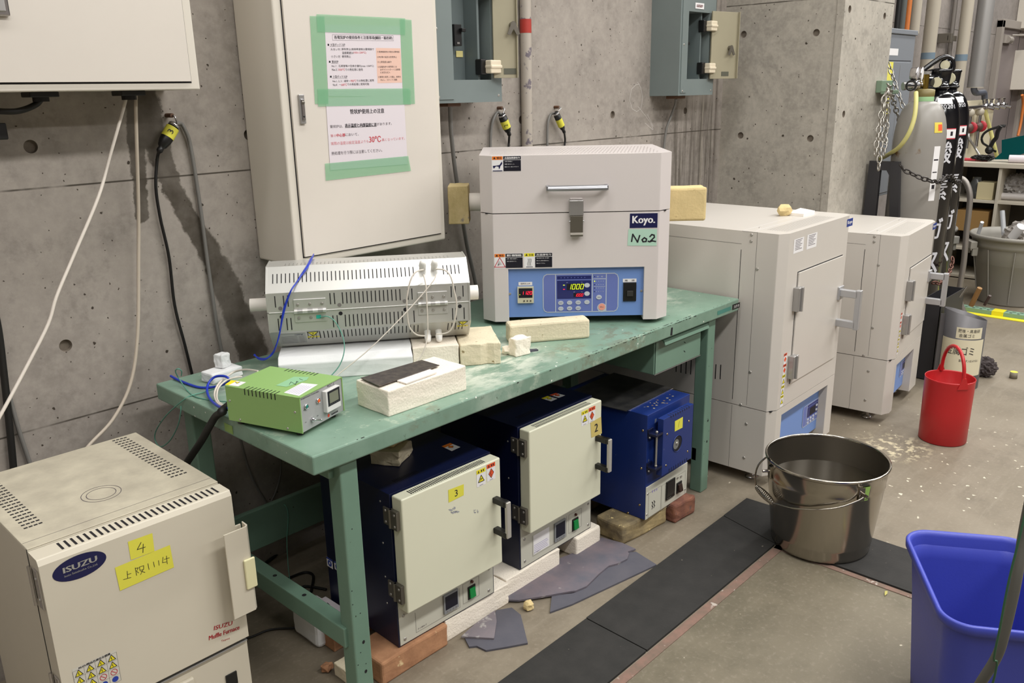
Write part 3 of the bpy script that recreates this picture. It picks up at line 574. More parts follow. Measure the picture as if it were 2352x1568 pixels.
# ---------------------------------------------------------------- steel workbench
m_bt = bpy.data.materials.new('worn_green_top')
def _bt():
    m = m_bt; m.use_nodes = True; nt = m.node_tree; N = nt.nodes.new; K = nt.links.new; b = nt.nodes['Principled BSDF']; P = N('ShaderNodeTexCoord').outputs['Object']
    def noise(sc, det=6, r=.6, s3=None):
        n = N('ShaderNodeTexNoise'); n.inputs['Scale'].default_value = sc; n.inputs['Detail'].default_value = det; n.inputs['Roughness'].default_value = r
        if s3: mp = N('ShaderNodeMapping'); mp.inputs['Scale'].default_value = s3; K(P, mp.inputs[0]); K(mp.outputs[0], n.inputs['Vector'])
        else: K(P, n.inputs['Vector'])
        return n.outputs['Fac']
    def ramp(f, a, c, inv=False):
        r = N('ShaderNodeMapRange'); r.interpolation_type = 'SMOOTHSTEP'; r.inputs['From Min'].default_value = a; r.inputs['From Max'].default_value = c
        if inv: r.inputs['To Min'].default_value = 1; r.inputs['To Max'].default_value = 0
        K(f, r.inputs['Value']); return r.outputs['Result']
    def mul(a, c):
        x = N('ShaderNodeMath'); x.operation = 'MULTIPLY'; K(a, x.inputs[0])
        if isinstance(c, float): x.inputs[1].default_value = c
        else: K(c, x.inputs[1])
        return x.outputs[0]
    def mix(f, a, c):
        x = N('ShaderNodeMixRGB'); K(f, x.inputs[0])
        for i, q in ((1, a), (2, c)):
            if isinstance(q, tuple): x.inputs[i].default_value = (*srgb(q), 1)
            else: K(q, x.inputs[i])
        return x.outputs[0]
    def dist(p):
        v = N('ShaderNodeVectorMath'); v.operation = 'DISTANCE'; K(P, v.inputs[0]); v.inputs[1].default_value = p; return v.outputs['Value']
    col = mix(ramp(noise(5), .35, .7), (130, 157, 140), (110, 139, 121))
    for p, r0, r1, a in (((.78, -.55, .74), .03, .24, .95), ((1.62, -.42, .74), .05, .3, .95), ((.62, -.62, .74), .04, .22, .75), ((.2, -.2, .74), .02, .2, .6), ((.45, -.5, .74), .02, .2, .5)):
        col = mix(mul(mul(ramp(dist(p), r0, r1, True), ramp(noise(9, 7, .7, (1, 2.2, 1)), .42, .62)), a), col, (212, 216, 202))
    col = mix(mul(ramp(noise(14, 7, .7), .58, .66), .55), col, (176, 190, 170))
    col = mix(mul(ramp(noise(34, 5, .7), .64, .7), .7), col, (64, 74, 58))
    for p, r1 in (((.33, -.72, .74), .1), ((.98, -.7, .74), .16), ((1.2, -.7, .74), .2)): col = mix(mul(mul(ramp(dist(p), .01, r1, True), ramp(noise(22, 5, .7), .48, .6)), .5), col, (112, 92, 66))
    v = N('ShaderNodeTexVoronoi'); v.inputs['Scale'].default_value = 40; K(P, v.inputs['Vector']); w = N('ShaderNodeSeparateColor'); K(v.outputs['Color'], w.inputs[0])
    col = mix(mul(ramp(v.outputs['Distance'], .08, .13, True), ramp(w.outputs[0], .86, .88)), col, (228, 228, 218))
    K(col, b.inputs['Base Color']); b.inputs['Roughness'].default_value = .42; K(ramp(noise(12, 5), .3, .7), N('ShaderNodeMath').inputs[0])
_bt()
bench = thing('workbench', 'long green steel workbench with a worn dusty top and one drawer', 'workbench', (0, 0, 0))
mb = MB(); mb.box(0, -.75, .694, 1.87, 0, .74, m_bt); rd = random.Random(4); m_chip = mat('paint_chip_black', (34, 30, 28), .8)
for k in range(110):
    x = .95+rd.random()**.8*.62 if k < 90 else rd.uniform(.1, 1.8); w = rd.uniform(.002, .010); q = rd.uniform(.0006, .0022)
    if k % 2: mb.rect(PT(.74), x, -.7462-q, x+w, -.7458+q*.3, m_chip, .0004)
    else: mb.rect(PF(-.75), x, .7352-q, x+w, .7358, m_chip, .0004)
mb.build('top', bench, bevel=.004)
for (x, y) in ((.084, -.725), (1.703, -.725), (.05, -.085), (1.703, -.085)):
    mb = MB(); mb.box(x, y, 0, x+.05, y+.05, .694, m_grn)
    if y < -.5:
        for z in (.2, .115) if x < 1 else (.29, .205): mb.disc(PF(y), x+.028, z, .004, m_gap, .0005, ry=.005)
        mb.add([(x-.0, y+.002, .694), (x+.05, y+.002, .694), (x+.05, y+.05, .694), (x, y+.05, .694)], [(0, 1, 2, 3)], m_grn)
        for k in range(7):
            mb.disc(PF(y), x+.004+.04*random.random(), .1+.5*random.random(), .0016, m_gap, .0004, n=6)
    mb.build('leg', bench, bevel=.004)
mb = MB(); mb.box(.07, -.70, .645, .12, -.04, .69, m_grn); mb.build('end_rail', bench, bevel=.003)
mb = MB(); mb.box(1.703, -.70, .625, 1.753, -.04, .69, m_grn); mb.build('end_rail', bench, bevel=.003)
mb = MB(); z0 = BX(800, 1441, .06).z; z0 = BX(797, 1442, .084).z; mb.box(.075, -.70, z0-.055, .115, -.06, z0, m_grn)
for y in (-.36, -.5, -.2): mb.disc(PT(z0), .095, y, .006, m_gap, .0005)
mb.build('lower_rail', bench, bevel=.003)
MB().box(1.703, -.70, .125, 1.75, -.06, .18, m_grn).build('lower_rail', bench, bevel=.003)
MB().box(.10, -.055, .152, 1.72, -.035, .282, m_grn).build('back_rail', bench, bevel=.003)
mb = MB(); a = BY(1505, 785, -.71); b = BY(1608, 816, -.71); mb.box(a.x, -.708, b.z, b.x, -.33, .692, m_grn); dw = mb.build('drawer', bench, bevel=.003)
mb = MB(); pf = PF(-.708); mb.rect(pf, a.x+.004, b.z+.004, b.x-.004, .688, m_grn, .003); mb.rect(pf, a.x, b.z, b.x, b.z+.003, m_greytext, .0032)
for (qx, qy) in ((1572.6, 786), (1572, 806.5)): c = BY(qx, qy, -.711); mb.stroke(pf, [(c.x-.004, c.z+.003), (c.x+.004, c.z-.003)], .0022, m_gap, .004)
mb.build('drawer_front', dw)
mb = MB(); hx0 = a.x+.02; hx1 = b.x+.008; mb.prism([(-.711, .684), (-.728, .676), (-.735, .664), (-.738, .664), (-.732, .68), (-.711, .689)], hx0, hx1, m_grn, fn=lambda u, v, w: (w, u, v)); mb.build('drawer_handle', dw)
mb = MB(); pf = PF(-.75); cv = WF.F; c0 = Fr(0, 0).F(1650, 704, -.75); c1 = Fr(0, 0).F(1673, 697, -.75); mb.rect(pf, c0[0]-.005, .707, c1[0]+.02, .722, mat('teal_plate', (70, 130, 118), .4), .0008)
mb.rect(pf, c1[0]+.03, .705, c1[0]+.085, .725, m_black, .0010); mb.text(pf, 'コクヨ', c1[0]+.0575, .715, .038, .011, m_white, .0016, bold=.0006); mb.build('name_plate', bench)
mb = MB(); c = Fr(0, 0).F(1543, 753, -.75); mb.poly(pf, [(c[0]-.008, .70), (c[0]+.004, .698), (c[0]+.006, .725), (c[0]-.004, .726)], m_gap, .0006); mb.build('paint_chip', bench)
mb = MB(); mb.rect(Pl((0, 0, 0), (0, -1, 0), (0, 0, 1)), .37, .70, .41, .722, mat('faded_green_tape', (140, 170, 96), .6), .0008); mb.build('tape_scrap', bench)
# ---------------------------------------------------------------- warning sticker
def tri(mb, pl, u, v, r, fill, edge, h=.0012):
    P = [(u, v+r), (u-r*.95, v-r*.7), (u+r*.95, v-r*.7)]; mb.poly(pl, P, fill, h); mb.stroke(pl, P, r*.16, edge, h+.0002, True)
def sticker(parent, pl, cv, tl, br, head, word, title, lines, picto, hdr=(.0, .0), split=.39):
    a = cv(*tl); b = cv(*br); u0, u1 = a[0], b[0]; v1, v0 = a[1], b[1]; w = u1-u0; hh = v1-v0; mb = MB(); us = u0+w*split
    mb.rect(pl, u0, v0, u1, v1, m_white, .0005); mb.rect(pl, u0+w*.01, v1-hh*.24, us-w*.02, v1-hh*.02, head, .0008)
    c = v1-hh*.13; tri(mb, pl, u0+w*.09, c, hh*.075, m_ink, m_ink, .0010); mb.text(pl, word, u0+w*.25, c, w*.16, hh*.13, m_ink, .0012, bold=w*.002)
    mb.rect(pl, us, v1-hh*.24, u1-w*.01, v1-hh*.02, m_dnavy, .0008); mb.rect(pl, us, v0+hh*.02, u1-w*.01, v1-hh*.27, m_dnavy, .0008)
    mb.text(pl, title, (us+u1)/2, c, (u1-us)*.84, hh*.13, m_white, .0012, bold=w*.003)
    for i, l in enumerate(lines): n = (u1-us)*.055*len(l); mb.text(pl, l, us+w*.05+n/2, v1-hh*(.36+.17*i), n, hh*.07, m_white, .0012)
    cu = (u0+us)/2-w*.005; cvv = v0+hh*.38
    if picto == 'hand':
        k = hh*.3; mb.poly(pl, [(cu+k*1.0, cvv+k*.95), (cu+k*.45, cvv+k*.15), (cu-k*.2, cvv+k*.05), (cu-k*1.0, cvv+k*.0), (cu-k*.95, cvv-k*.35), (cu-k*.8, cvv-k*.6), (cu-k*.3, cvv-k*.1), (cu+k*.25, cvv-k*.2), (cu+k*.3, cvv-k*.7), (cu+k*.5, cvv-k*.6), (cu+k*.65, cvv-k*.1), (cu+k*1.05, cvv+k*.4)], m_navy, .001); mb.stroke(pl, [(cu-k, cvv-k*1.1), (cu+k, cvv-k*1.1)], k*.18, m_navy, .001)
    if picto == 'steam':
        k = hh*.26
        for d in (-.35, 0, .35): mb.stroke(pl, [(cu+k*(d+.12*math.sin(t*1.05)), cvv+k*(.9-.3*t)) for t in range(7)], k*.1, m_ink, .001)
        mb.stroke(pl, [(cu-k*.8, cvv-k*1.2), (cu+k*.8, cvv-k*1.2)], k*.14, m_navy, .001)
    if picto == 'tri':
        k = hh*.36; P = [(cu, cvv+k), (cu-k*1.0, cvv-k*.8), (cu+k*1.0, cvv-k*.8)]; mb.stroke(pl, P, k*.13, m_red, .001, True)
        for t in (.3, .6, .9, 1.2): mb.stroke(pl, [(cu-k*.4, cvv-k*.5), (cu-k*.4+k*.9*math.cos(t)*.8, cvv-k*.5+k*.9*math.sin(t))], k*.06, m_ink2, .001)
    return mb.build('warning_label', parent)
SEG = {'0': 'abcdef', '1': 'bc', '2': 'abged'}
def seg7(mb, pl, s, u, v, w, h, m, lift=.003, sl=.12, th=.12):
    x = u
    for ch in s:
        q = {'a': ((0, 1), (1, 1)), 'b': ((1, 1), (1, .5)), 'c': ((1, .5), (1, 0)), 'd': ((0, 0), (1, 0)), 'e': ((0, .5), (0, 0)), 'f': ((0, 1), (0, .5)), 'g': ((0, .5), (1, .5))}
        for k in SEG[ch]:
            (a, b), (c, d) = q[k]; mb.stroke(pl, [(x+a*w*.62+b*h*sl, v+b*h), (x+c*w*.62+d*h*sl, v+d*h)], w*th, m, lift)
        x += w*1.0
# ---------------------------------------------------------------- control panel shared by the beige furnaces
m_beige = mat('warm_grey_enamel', (211, 203, 200), .38, var=.015, vs=3); m_beige2 = mat('beige_grey_enamel', (202, 196, 188), .38, var=.02, vs=3)
m_pblue = mat('panel_blue', (112, 144, 204), .4); m_pvio = mat('panel_violet_blue', (104, 118, 182), .4); m_pline = mat('panel_line', (188, 196, 206), .5); m_pdark = mat('display_window_blue', (34, 42, 104), .25); m_btn = mat('panel_button', (196, 200, 208), .5)
m_ledg = mat('green_led_digits', (196, 222, 40), .4, emit=.9); m_ledr = mat('red_led_digits', (250, 30, 60), .4, emit=.8); m_btnr = mat('orange_button', (232, 156, 138), .5)
def keypad(parent, pl, u0, v0, u1, v1, lit=True):
    w = u1-u0; h = v1-v0; X = lambda t: u0+w*t; Y = lambda t: v1-h*t; r = .05
    rr = [(X(r), Y(0)), (X(1-r), Y(0)), (X(1-r*.3), Y(.04)), (X(1), Y(.12)), (X(1), Y(.88)), (X(1-r*.3), Y(.96)), (X(1-r), Y(1)), (X(r), Y(1)), (X(r*.3), Y(.96)), (X(0), Y(.88)), (X(0), Y(.12)), (X(r*.3), Y(.04))]
    kp = MB(); lw = w*.011; kp.poly(pl, rr, m_pvio, .0006); kp.stroke(pl, rr, lw, m_pline, .0009, True)
    for t in (.165, .655, .84): kp.stroke(pl, [(X(t), Y(0)), (X(t), Y(1))], lw, m_pline, .0009)
    kp.stroke(pl, [(X(.655), Y(.14)), (X(.84), Y(.14))], lw*.8, m_pline, .0009); kp.stroke(pl, [(X(.675), Y(.34)), (X(.825), Y(.34))], lw*.4, m_pline, .0009)
    kp.rect(pl, X(.185), Y(.05), X(.64), Y(.14), m_pdark, .001); kp.rect(pl, X(.185), Y(.17), X(.64), Y(.65), m_pdark, .001)
    for i in range(8): kp.disc(pl, X(.24+.045*i), Y(.095), w*.006, m_pvio, .0012, n=8)
    for y, (i, g) in zip((.23, .32, .41, .50), ((0, 1), (1, 0), (2, 0), (3, 0))):
        kp.disc(pl, X(.685), Y(y-.03), w*.008, m_ledg if (g and lit) else m_pdark, .0012, n=8)
        for k in range(4): kp.disc(pl, X(.71+.03*k), Y(y-.03), w*.005, m_pline, .0012, n=5)
    kp.disc(pl, X(.685), Y(.08), w*.008, m_pdark, .0012, n=8); kp.text(pl, '警　報', X(.755), Y(.08), w*.08, h*.04, m_pline, .0012)
    kp.disc(pl, X(.785), Y(.90), w*.062, m_pline, .001, ry=h*.118, n=20)
    b = kp.build('keypad', parent)
    def btn(u, v, rx, ry, m, t):
        mb = MB(); mb.disc(pl, X(u), Y(v), rx, m, .0022, ry=ry, n=20); n = 20; q = [(X(u)+rx*math.cos(2*math.pi*i/n), Y(v)+ry*math.sin(2*math.pi*i/n)) for i in range(n)]
        mb.add([pl.p(*p, .0008) for p in q]+[pl.p(*p, .0022) for p in q], [(i, (i+1) % n, n+(i+1) % n, n+i) for i in range(n)], m)
        if t: mb.text(pl, t, X(u), Y(v), rx*1.2, ry*.42, m_ink2, .0026)
        mb.build('button', b)
    for u, v in ((.585, .30), (.585, .52)): btn(u, v, w*.037, h*.058, m_btn, None)
    for (u, v, t) in ((.235, .755, 'RESET'), (.352, .752, 'パターン'), (.468, .75, 'STEP'), (.585, .745, 'プログラム'), (.235, .908, 'モード'), (.352, .905, 'SET'), (.468, .903, 'END')): btn(u, v, w*.036, h*.055, m_btn, t)
    btn(.745, .62, w*.038, h*.058, m_btn, '運転'); btn(.785, .88, w*.045, h*.088, m_btnr, '停止')
    if lit:
        mb = MB(); mb.rect(pl, X(.315), Y(.255), X(.535), Y(.42), m_dnavy, .0014); seg7(mb, pl, '1000', X(.33), Y(.395), w*.055, h*.125, m_ledg, .002, sl=.2)
        mb.rect(pl, X(.405), Y(.50), X(.53), Y(.605), m_dnavy, .0014); seg7(mb, pl, '1000', X(.42), Y(.59), w*.029, h*.07, m_ledr, .002, sl=.3)
        mb.text(pl, 'PV', X(.32), Y(.225), w*.02, h*.022, m_pline, .0014); mb.text(pl, '℃', X(.515), Y(.225), w*.018, h*.024, m_pline, .0014); mb.text(pl, 'SV', X(.415), Y(.475), w*.02, h*.022, m_pline, .0014); mb.text(pl, '℃', X(.515), Y(.475), w*.018, h*.024, m_pline, .0014)
        mb.rect(pl, X(.265), Y(.28), X(.29), Y(.295), m_ledg, .0014); mb.rect(pl, X(.265), Y(.39), X(.29), Y(.405), m_ledr, .0014); mb.build('display', b)
    else:
        mb = MB(); mb.rect(pl, X(.30), Y(.25), X(.54), Y(.60), m_dnavy, .0014); mb.build('display', b)
    return b
def chamfer_prism(mb, W_, D_, c, d, z0, z1, m, x0=None, x1=None):
    """plan with the two front corners cut; or only its left / right column"""
    if x0 is None: P = [(0, d), (c, 0), (W_-c, 0), (W_, d), (W_, D_), (0, D_)]
    elif x0 == 'L': P = [(0, d), (c, 0), (x1, 0), (x1, D_), (0, D_)]
    else: P = [(x1, 0), (W_-c, 0), (W_, d), (W_, D_), (x1, D_)]
    return mb.prism(P, z0, z1, m)
# ---------------------------------------------------------------- beige tube furnace No.2
KX, KY, KYAW = .9913, -.2864, -.8218; KW, KD, KC, KDD = .6185, .4469, .0404, .0412; KB, KS, KT = .755, 1.1157, 1.2975
K_ = thing('tube_furnace', 'large warm-grey tube furnace with blue control panel and No.2 tape, on the workbench', 'furnace', (KX, KY, 0), KYAW)
F = Fr(KX, KY, KYAW); pf = PF(0); cv = F.F
Q = lambda X, Y: (1020+X/2.903, 320+Y/2.903); Zp = lambda X, Y: (1160+X/7.127, 600+Y/7.127)
p0 = cv(*Q(428, 867)); p1 = cv(*Q(1335, 846)); zp = (p0[1]+p1[1])/2; px0, px1 = p0[0], p1[0]
mb = MB(); chamfer_prism(mb, KW, KD, KC, KDD, zp, KS-.002, m_beige); chamfer_prism(mb, KW, KD, KC, KDD, KB, zp, m_beige, 'L', px0); chamfer_prism(mb, KW, KD, KC, KDD, KB, zp, m_beige, 'R', px1)
mb.box(px0, .03, KB+.01, px1, KD, zp, m_beige); body = mb.build('body', K_, bevel=.0018)
mb = MB(); mb.box(KC*.4, KC*.4, KS-.003, KW-KC*.4, KD-.01, KS+.001, m_gap); mb.build('seam', K_)
mb = MB(); chamfer_prism(mb, KW, KD, KC, KDD, KS+.001, KT, m_beige); pt = PT(KT)
for j in range(9):
    for i in range(47):
        x = .035+(i+.5*(j % 2))*.0117
        y = .055+j*.034
        if x < KW-.03: mb.disc(pt, x, y, .0027, m_dsteel, .0004, n=6)
lid = mb.build('lid', K_, bevel=.0018)
for x, y in ((.06, .06), (KW-.06, .06), (.06, KD-.06), (KW-.06, KD-.06)): mb = MB(); mb.cyl((x, y, .7405), (x, y, KB+.01), .018, m_black); mb.build('foot', K_)
mb = MB(); mb.box(px0, .012, KB+.012, px1, .03, zp-.001, m_pblue); ppn = PF(.012); cvp = lambda a, b: F.F(a, b, .012)
for q in (Zp(80, 533), Zp(2232, 483)): u, v = cvp(*q); mb.screw(ppn, u, v, .0045, m_screw)
pan = mb.build('control_panel', K_)
# meter 1120
a = cvp(*Zp(203, 412)); b = cvp(*Zp(470, 672)); mb = MB(); mb.box(a[0], .004, b[1], b[0], .012, a[1], mat('meter_beige', (206, 200, 172), .45)); pm = PF(.004); w = b[0]-a[0]; h = a[1]-b[1]
mb.rect(pm, a[0]+w*.07, b[1]+h*.33, b[0]-w*.08, a[1]-h*.08, m_dnavy, .0006); seg7(mb, pm, '1120', a[0]+w*.24, b[1]+h*.54, w*.175, h*.18, m_ledr, .0012, th=.16); mb.disc(pm, a[0]+w*.14, b[1]+h*.53, w*.022, m_ledg, .0012, n=8)
for k in (.4, .6, .8): mb.disc(pm, a[0]+w*k, b[1]+h*.14, w*.055, m_dsteel, .0012)
mb.build('temperature_meter', pan)
for (c, d, s) in ((Zp(220, 338), Zp(445, 390), '過熱防止計'), (Zp(1928, 284), Zp(2150, 338), '電　源')):
    a = cvp(*c); b = cvp(*d); mb = MB(); mb.rect(ppn, a[0], b[1], b[0], a[1], m_white, .001); mb.text(ppn, s, (a[0]+b[0])/2, (a[1]+b[1])/2, (b[0]-a[0])*.72, (a[1]-b[1])*.5, m_ink, .0014); mb.build('name_label', pan)
a = cvp(*Zp(622, 214)); b = cvp(*Zp(1845, 812)); keypad(pan, ppn, a[0], b[1]-.0, b[0], a[1])
a = cvp(*Zp(1935, 346)); b = cvp(*Zp(2142, 645)); mb = MB(); mb.box(a[0], .007, b[1], b[0], .012, a[1], m_black); mb.box(a[0]+.012, .001, b[1]+.018, b[0]-.011, .008, b[1]+.036, mat('dark_grey_rocker', (52, 50, 48), .4)); mb.build('power_switch', pan, bevel=.001)
# handle, latch
a = cv(*Q(682, 297)); b = cv(*Q(1086, 330)); zc = (a[1]+b[1])/2; m_hand = mat('satin_aluminium', (160, 160, 164), .32, .8)
mb = MB(); mb.box(a[0]-.001, -.03, zc-.0095, a[0]+.010, 0, zc+.0065, m_hand); mb.box(b[0]-.009, -.03, zc-.0095, b[0]+.002, 0, zc+.0065, m_hand); mb.tube([(a[0]+.004, -.03, zc-.0015), (a[0]*.7+b[0]*.3, -.034, zc-.0015), (a[0]*.3+b[0]*.7, -.034, zc-.0015), (b[0]-.003, -.03, zc-.0015)], .0105, m_hand, n=10, flat=.62); mb.build('handle', lid, bevel=.0015)
a = cv(*Q(832, 403)); b = cv(*Q(928, 503)); mb = MB(); mb.box(a[0], -.014, b[1], b[0], 0, a[1], m_steel); mb.box(a[0]+.003, -.006, a[1], b[0]-.003, 0, a[1]+.006, m_beige); mb.build('latch_plate', lid, bevel=.0025)
a = cv(*Q(838, 506)); b = cv(*Q(925, 640)); mb = MB(); mb.prism([(-.020, a[1]), (-.003, a[1]), (-.003, b[1]+.012), (-.013, b[1]+.002), (-.021, b[1]), (-.022, b[1]+.006), (-.016, b[1]+.012)], a[0]+.001, b[0]-.001, m_dsteel, fn=lambda u, v, w: (w, u, v)); mb.cyl((a[0]-.003, -.01, a[1]-.018), (b[0]+.003, -.01, a[1]-.018), .003, m_chrome); mb.build('latch', K_, bevel=.001)
# ceramic tube + stoppers
m_cer = mat('ceramic_tube', (238, 232, 224), .6); yt = KD*.52; zt_ = KS+.01
MB().cyl((-.045, yt, zt_), (.02, yt, zt_), .031, m_cer, 28).build('ceramic_tube', K_); MB().cyl((KW-.02, yt, zt_), (KW+.012, yt, zt_), .031, m_cer, 28).build('ceramic_tube', K_)
# labels
m_kt = mat('pale_green_tape', (174, 208, 188), .6)
a = cv(*Q(1239, 494)); b = cv(*Q(1422, 588)); mb = MB(); mb.rect(pf, a[0]-.001, b[1]-.001, b[0]+.001, a[1]+.001, m_white, .0005); mb.rect(pf, a[0], b[1], b[0], a[1], m_navy, .0008); mb.text(pf, 'Koyo.', (a[0]+b[0])/2, (a[1]+b[1])/2, (b[0]-a[0])*.8, (a[1]-b[1])*.66, m_white, .0012, bold=.0012); mb.build('maker_plate', K_)
mb = MB(); mb.poly(pf, [cv(*Q(*p)) for p in ((1229, 598), (1420, 597), (1416, 709), (1222, 708))], m_kt, .0008)
def hand(mb, pl, cv, Zf, strokes, w, m, h=.0012):
    for s in strokes: mb.stroke(pl, [cv(*Zf(*p)) for p in s], w, m, h)
hand(mb, pf, cv, Q, [[(1250, 680), (1258, 632), (1290, 684), (1304, 640)], [(1335, 655), (1320, 668), (1326, 682), (1346, 680), (1350, 664), (1335, 655)], [(1360, 678), (1364, 680)], [(1372, 648), (1384, 634), (1400, 638), (1402, 652), (1385, 668), (1370, 682), (1390, 676), (1410, 680)]], .0046, m_ink); mb.build('number_tape', K_)
sticker(K_, pf, cv, Q(317, 112), Q(515, 212), m_org, '警告', '高温加熱部有り', ['火傷の危険有り。', '装置に触れないこと。', '開放のとき、扉をぶつけないで'], 'hand')
sticker(K_, pf, cv, Q(334, 762), Q(527, 857), m_org, '警告', '爆発性ガス・可燃性化学物質の使用禁止', ['火事、爆発の危険有り。', '絶対に使わないこと。'], 'tri')
sticker(K_, pf, cv, Q(532, 757), Q(723, 853), m_yel2, '注意', '高温部有り', ['扉及び周辺のため、高い箇所', '触れると火傷の危険があり。', '触れないで下さい。'], 'steam')
# stopper bricks on the tube ends
fx = lambda x, y, z: F.w((x, y, z))
o = rough_block('fire_brick', .07, .105, .13, mat('stained_yellow_brick', (206, 186, 140), .95, bump=.6, bs=120, c2=(176, 158, 108), vs=16, spots=[((120, 114, 116), 14, .62)]), fx(-.0815, yt, zt_-.069), KYAW, seed=3); tag(o, 'stained yellow brick block capping the left tube end of the beige furnace', 'brick', 'stopper bricks of the beige furnace')
o = rough_block('fire_brick', .14, .075, .115, m_yb, fx(KW+.083, yt, zt_-.075), KYAW, seed=4, bev=.008); tag(o, 'yellow brick block capping the right tube end of the beige furnace', 'brick', 'stopper bricks of the beige furnace')
# ---------------------------------------------------------------- silver tube furnace
SX, SY, SYAW = .24, -.212, -.6466; SL, ZD, H_, S_, T_, W_ = .557, .925, .0548, .0664, .0600, .088
m_sil = mat('silver_enamel', (198, 197, 192), .33, .45); m_silw = m_sil
A_ = thing('tube_furnace', 'silver slotted octagonal tube furnace resting on white blocks at the left of the bench', 'furnace', (SX, SY, 0), SYAW); F = Fr(SX, SY, SYAW)
Z5 = lambda X, Y: (540+X/3.675, 540+Y/3.675); ux = lambda X: F.F(*Z5(X, 420+(640-420)*0), 0)[0]
def su(X, Y): return F.F(*Z5(X, Y), 0)[0]
up = [(0, ZD+.0015), (0, ZD+H_), (S_, ZD+H_+T_), (S_+W_, ZD+H_+T_), (2*S_+W_, ZD+H_), (2*S_+W_, ZD+.0015)]
lo = [(0, ZD-.0015), (0, ZD-H_), (S_, ZD-H_-T_), (S_+W_, ZD-H_-T_), (2*S_+W_, ZD-H_), (2*S_+W_, ZD-.0015)]
def slots(mb, pl, xs, v0, v1, wd=.0026): [mb.rect(pl, x-wd/2, v0, x+wd/2, v1, m_gap, .0005) for x in xs]
pSl = Pl((0, 0, ZD+H_), (1, 0, 0), (0, S_, T_)); pLo = Pl((0, S_, ZD-H_-T_), (1, 0, 0), (0, -S_, T_)); pTop = PT(ZD+H_+T_); lsl = math.hypot(S_, T_)
fr = lambda X: (X-262)/(1986-262)*SL
mb = MB(); mb.prism(up, .004, SL-.004, m_sil, fn=lambda u, v, w: (w, u, v))
slots(mb, pSl, [fr(322+34.9*i) for i in range(35)]+[fr(1770+34*i) for i in range(5)], lsl*.36, lsl*.72)
slots(mb, pf, [fr(X) for X in (335, 405, 440, 790, 825, 1447, 1482, 1822, 1857, 1925)]+[fr(893+34.7*i) for i in range(15)], ZD+H_*.28, ZD+H_*.86)
for X in (372, 862, 1415, 1890): mb.disc(pf, fr(X), ZD+H_*.22, .0055, m_greytext, .0005)
for r_, v in ((0, .028), (1, .010)):
    for i in range(43): mb.rect(pTop, fr(420+33.5*i)-.0013, S_+v, fr(420+33.5*i)+.0013, S_+v+.0035, m_gap, .0005)
upo = mb.build('upper_shell', A_)
mb = MB(); mb.prism(lo, .004, SL-.004, m_sil, fn=lambda u, v, w: (w, u, v))
slots(mb, pf, [fr(X) for X in (345, 415, 450, 800, 835, 1490, 1827, 1857, 1928)]+[fr(903+34.7*i) for i in range(15)], ZD-H_*.92, ZD-H_*.3)
for X in (376, 867, 1418, 1892): mb.disc(pf, fr(X), ZD-H_*.22, .0055, m_gap, .0005)
slots(mb, pLo, [fr(575+33.8*i) for i in range(29)]+[fr(X) for X in (1787, 1820, 1853, 1885, 1915)], lsl*.42, lsl*.9)
mb.build('lower_shell', A_)
for k, prof in enumerate((up, lo)):
    for x0, x1 in ((0, .004), (SL-.004, SL)):
        c = sum((Vector((0, p[0], p[1])) for p in prof), Vector())/6; P = [(p[0]+(p[0]-c.y)*.025, p[1]+(p[1]-c.z)*.02 if (i not in (0, 5)) else p[1]) for i, p in enumerate(prof)]
        MB().prism(P, x0, x1, m_sil, fn=lambda u, v, w: (w, u, v)).build('end_plate', A_)
MB().cyl((-.058, S_+W_/2, ZD), (.01, S_+W_/2, ZD), .0185, m_cer, 28).build('ceramic_tube', A_); MB().cyl((SL-.01, S_+W_/2, ZD), (SL+.036, S_+W_/2, ZD), .0215, m_cer, 28).build('ceramic_tube', A_)
mb = MB(); mb.cyl((.004, -.0004, ZD), (SL-.004, -.0004, ZD), .0018, m_sil, 8); mb.build('seam_strip', A_)
for xa, xb in ((485, 750), (1530, 1785)):
    a, b = fr(xa), fr(xb); hg = MB(); hg.box(a, -.0022, ZD-.030, b, 0, ZD+.034, m_sil); hg.box(a, -.003, ZD+.033, b, 0, ZD+.0345, m_white); hg.cyl((a, -.006, ZD+.002), (b, -.006, ZD+.002), .0058, mat('light_hinge_metal', (214, 212, 208), .3, .5), 12); [hg.cyl((a+(b-a)*q, -.006, ZD+.002), (a+(b-a)*(q+.16), -.006, ZD+.002), .0062, m_steel, 12) for q in (.1, .42, .74)]
    for t in (.12, .5, .88):
        for z in (ZD+.02, ZD-.018): hg.screw(PF(-.003), a+(b-a)*t, z, .0042, m_screw)
    hg.build('hinge', A_, bevel=.0005)
for (X, q, low) in ((1590, .5, 0), (1693, .5, 0), (1605, .4, 1), (1705, .4, 1)):
    pl = pLo if low else pSl; b = pl.p(fr(X), lsl*(.42 if low else .62), 0); mb = MB(); m_por = mat('white_porcelain', (244, 242, 238), .3); mb.cyl(b, b+pl.n*.018, .0095, m_por, 16, r1=.0085); mb.cyl(b+pl.n*.016, b+pl.n*.03, .0105, m_por, 16, r1=.0085); mb.sphere(b+pl.n*.029, .0084, m_por); mb.build('terminal_knob', A_)
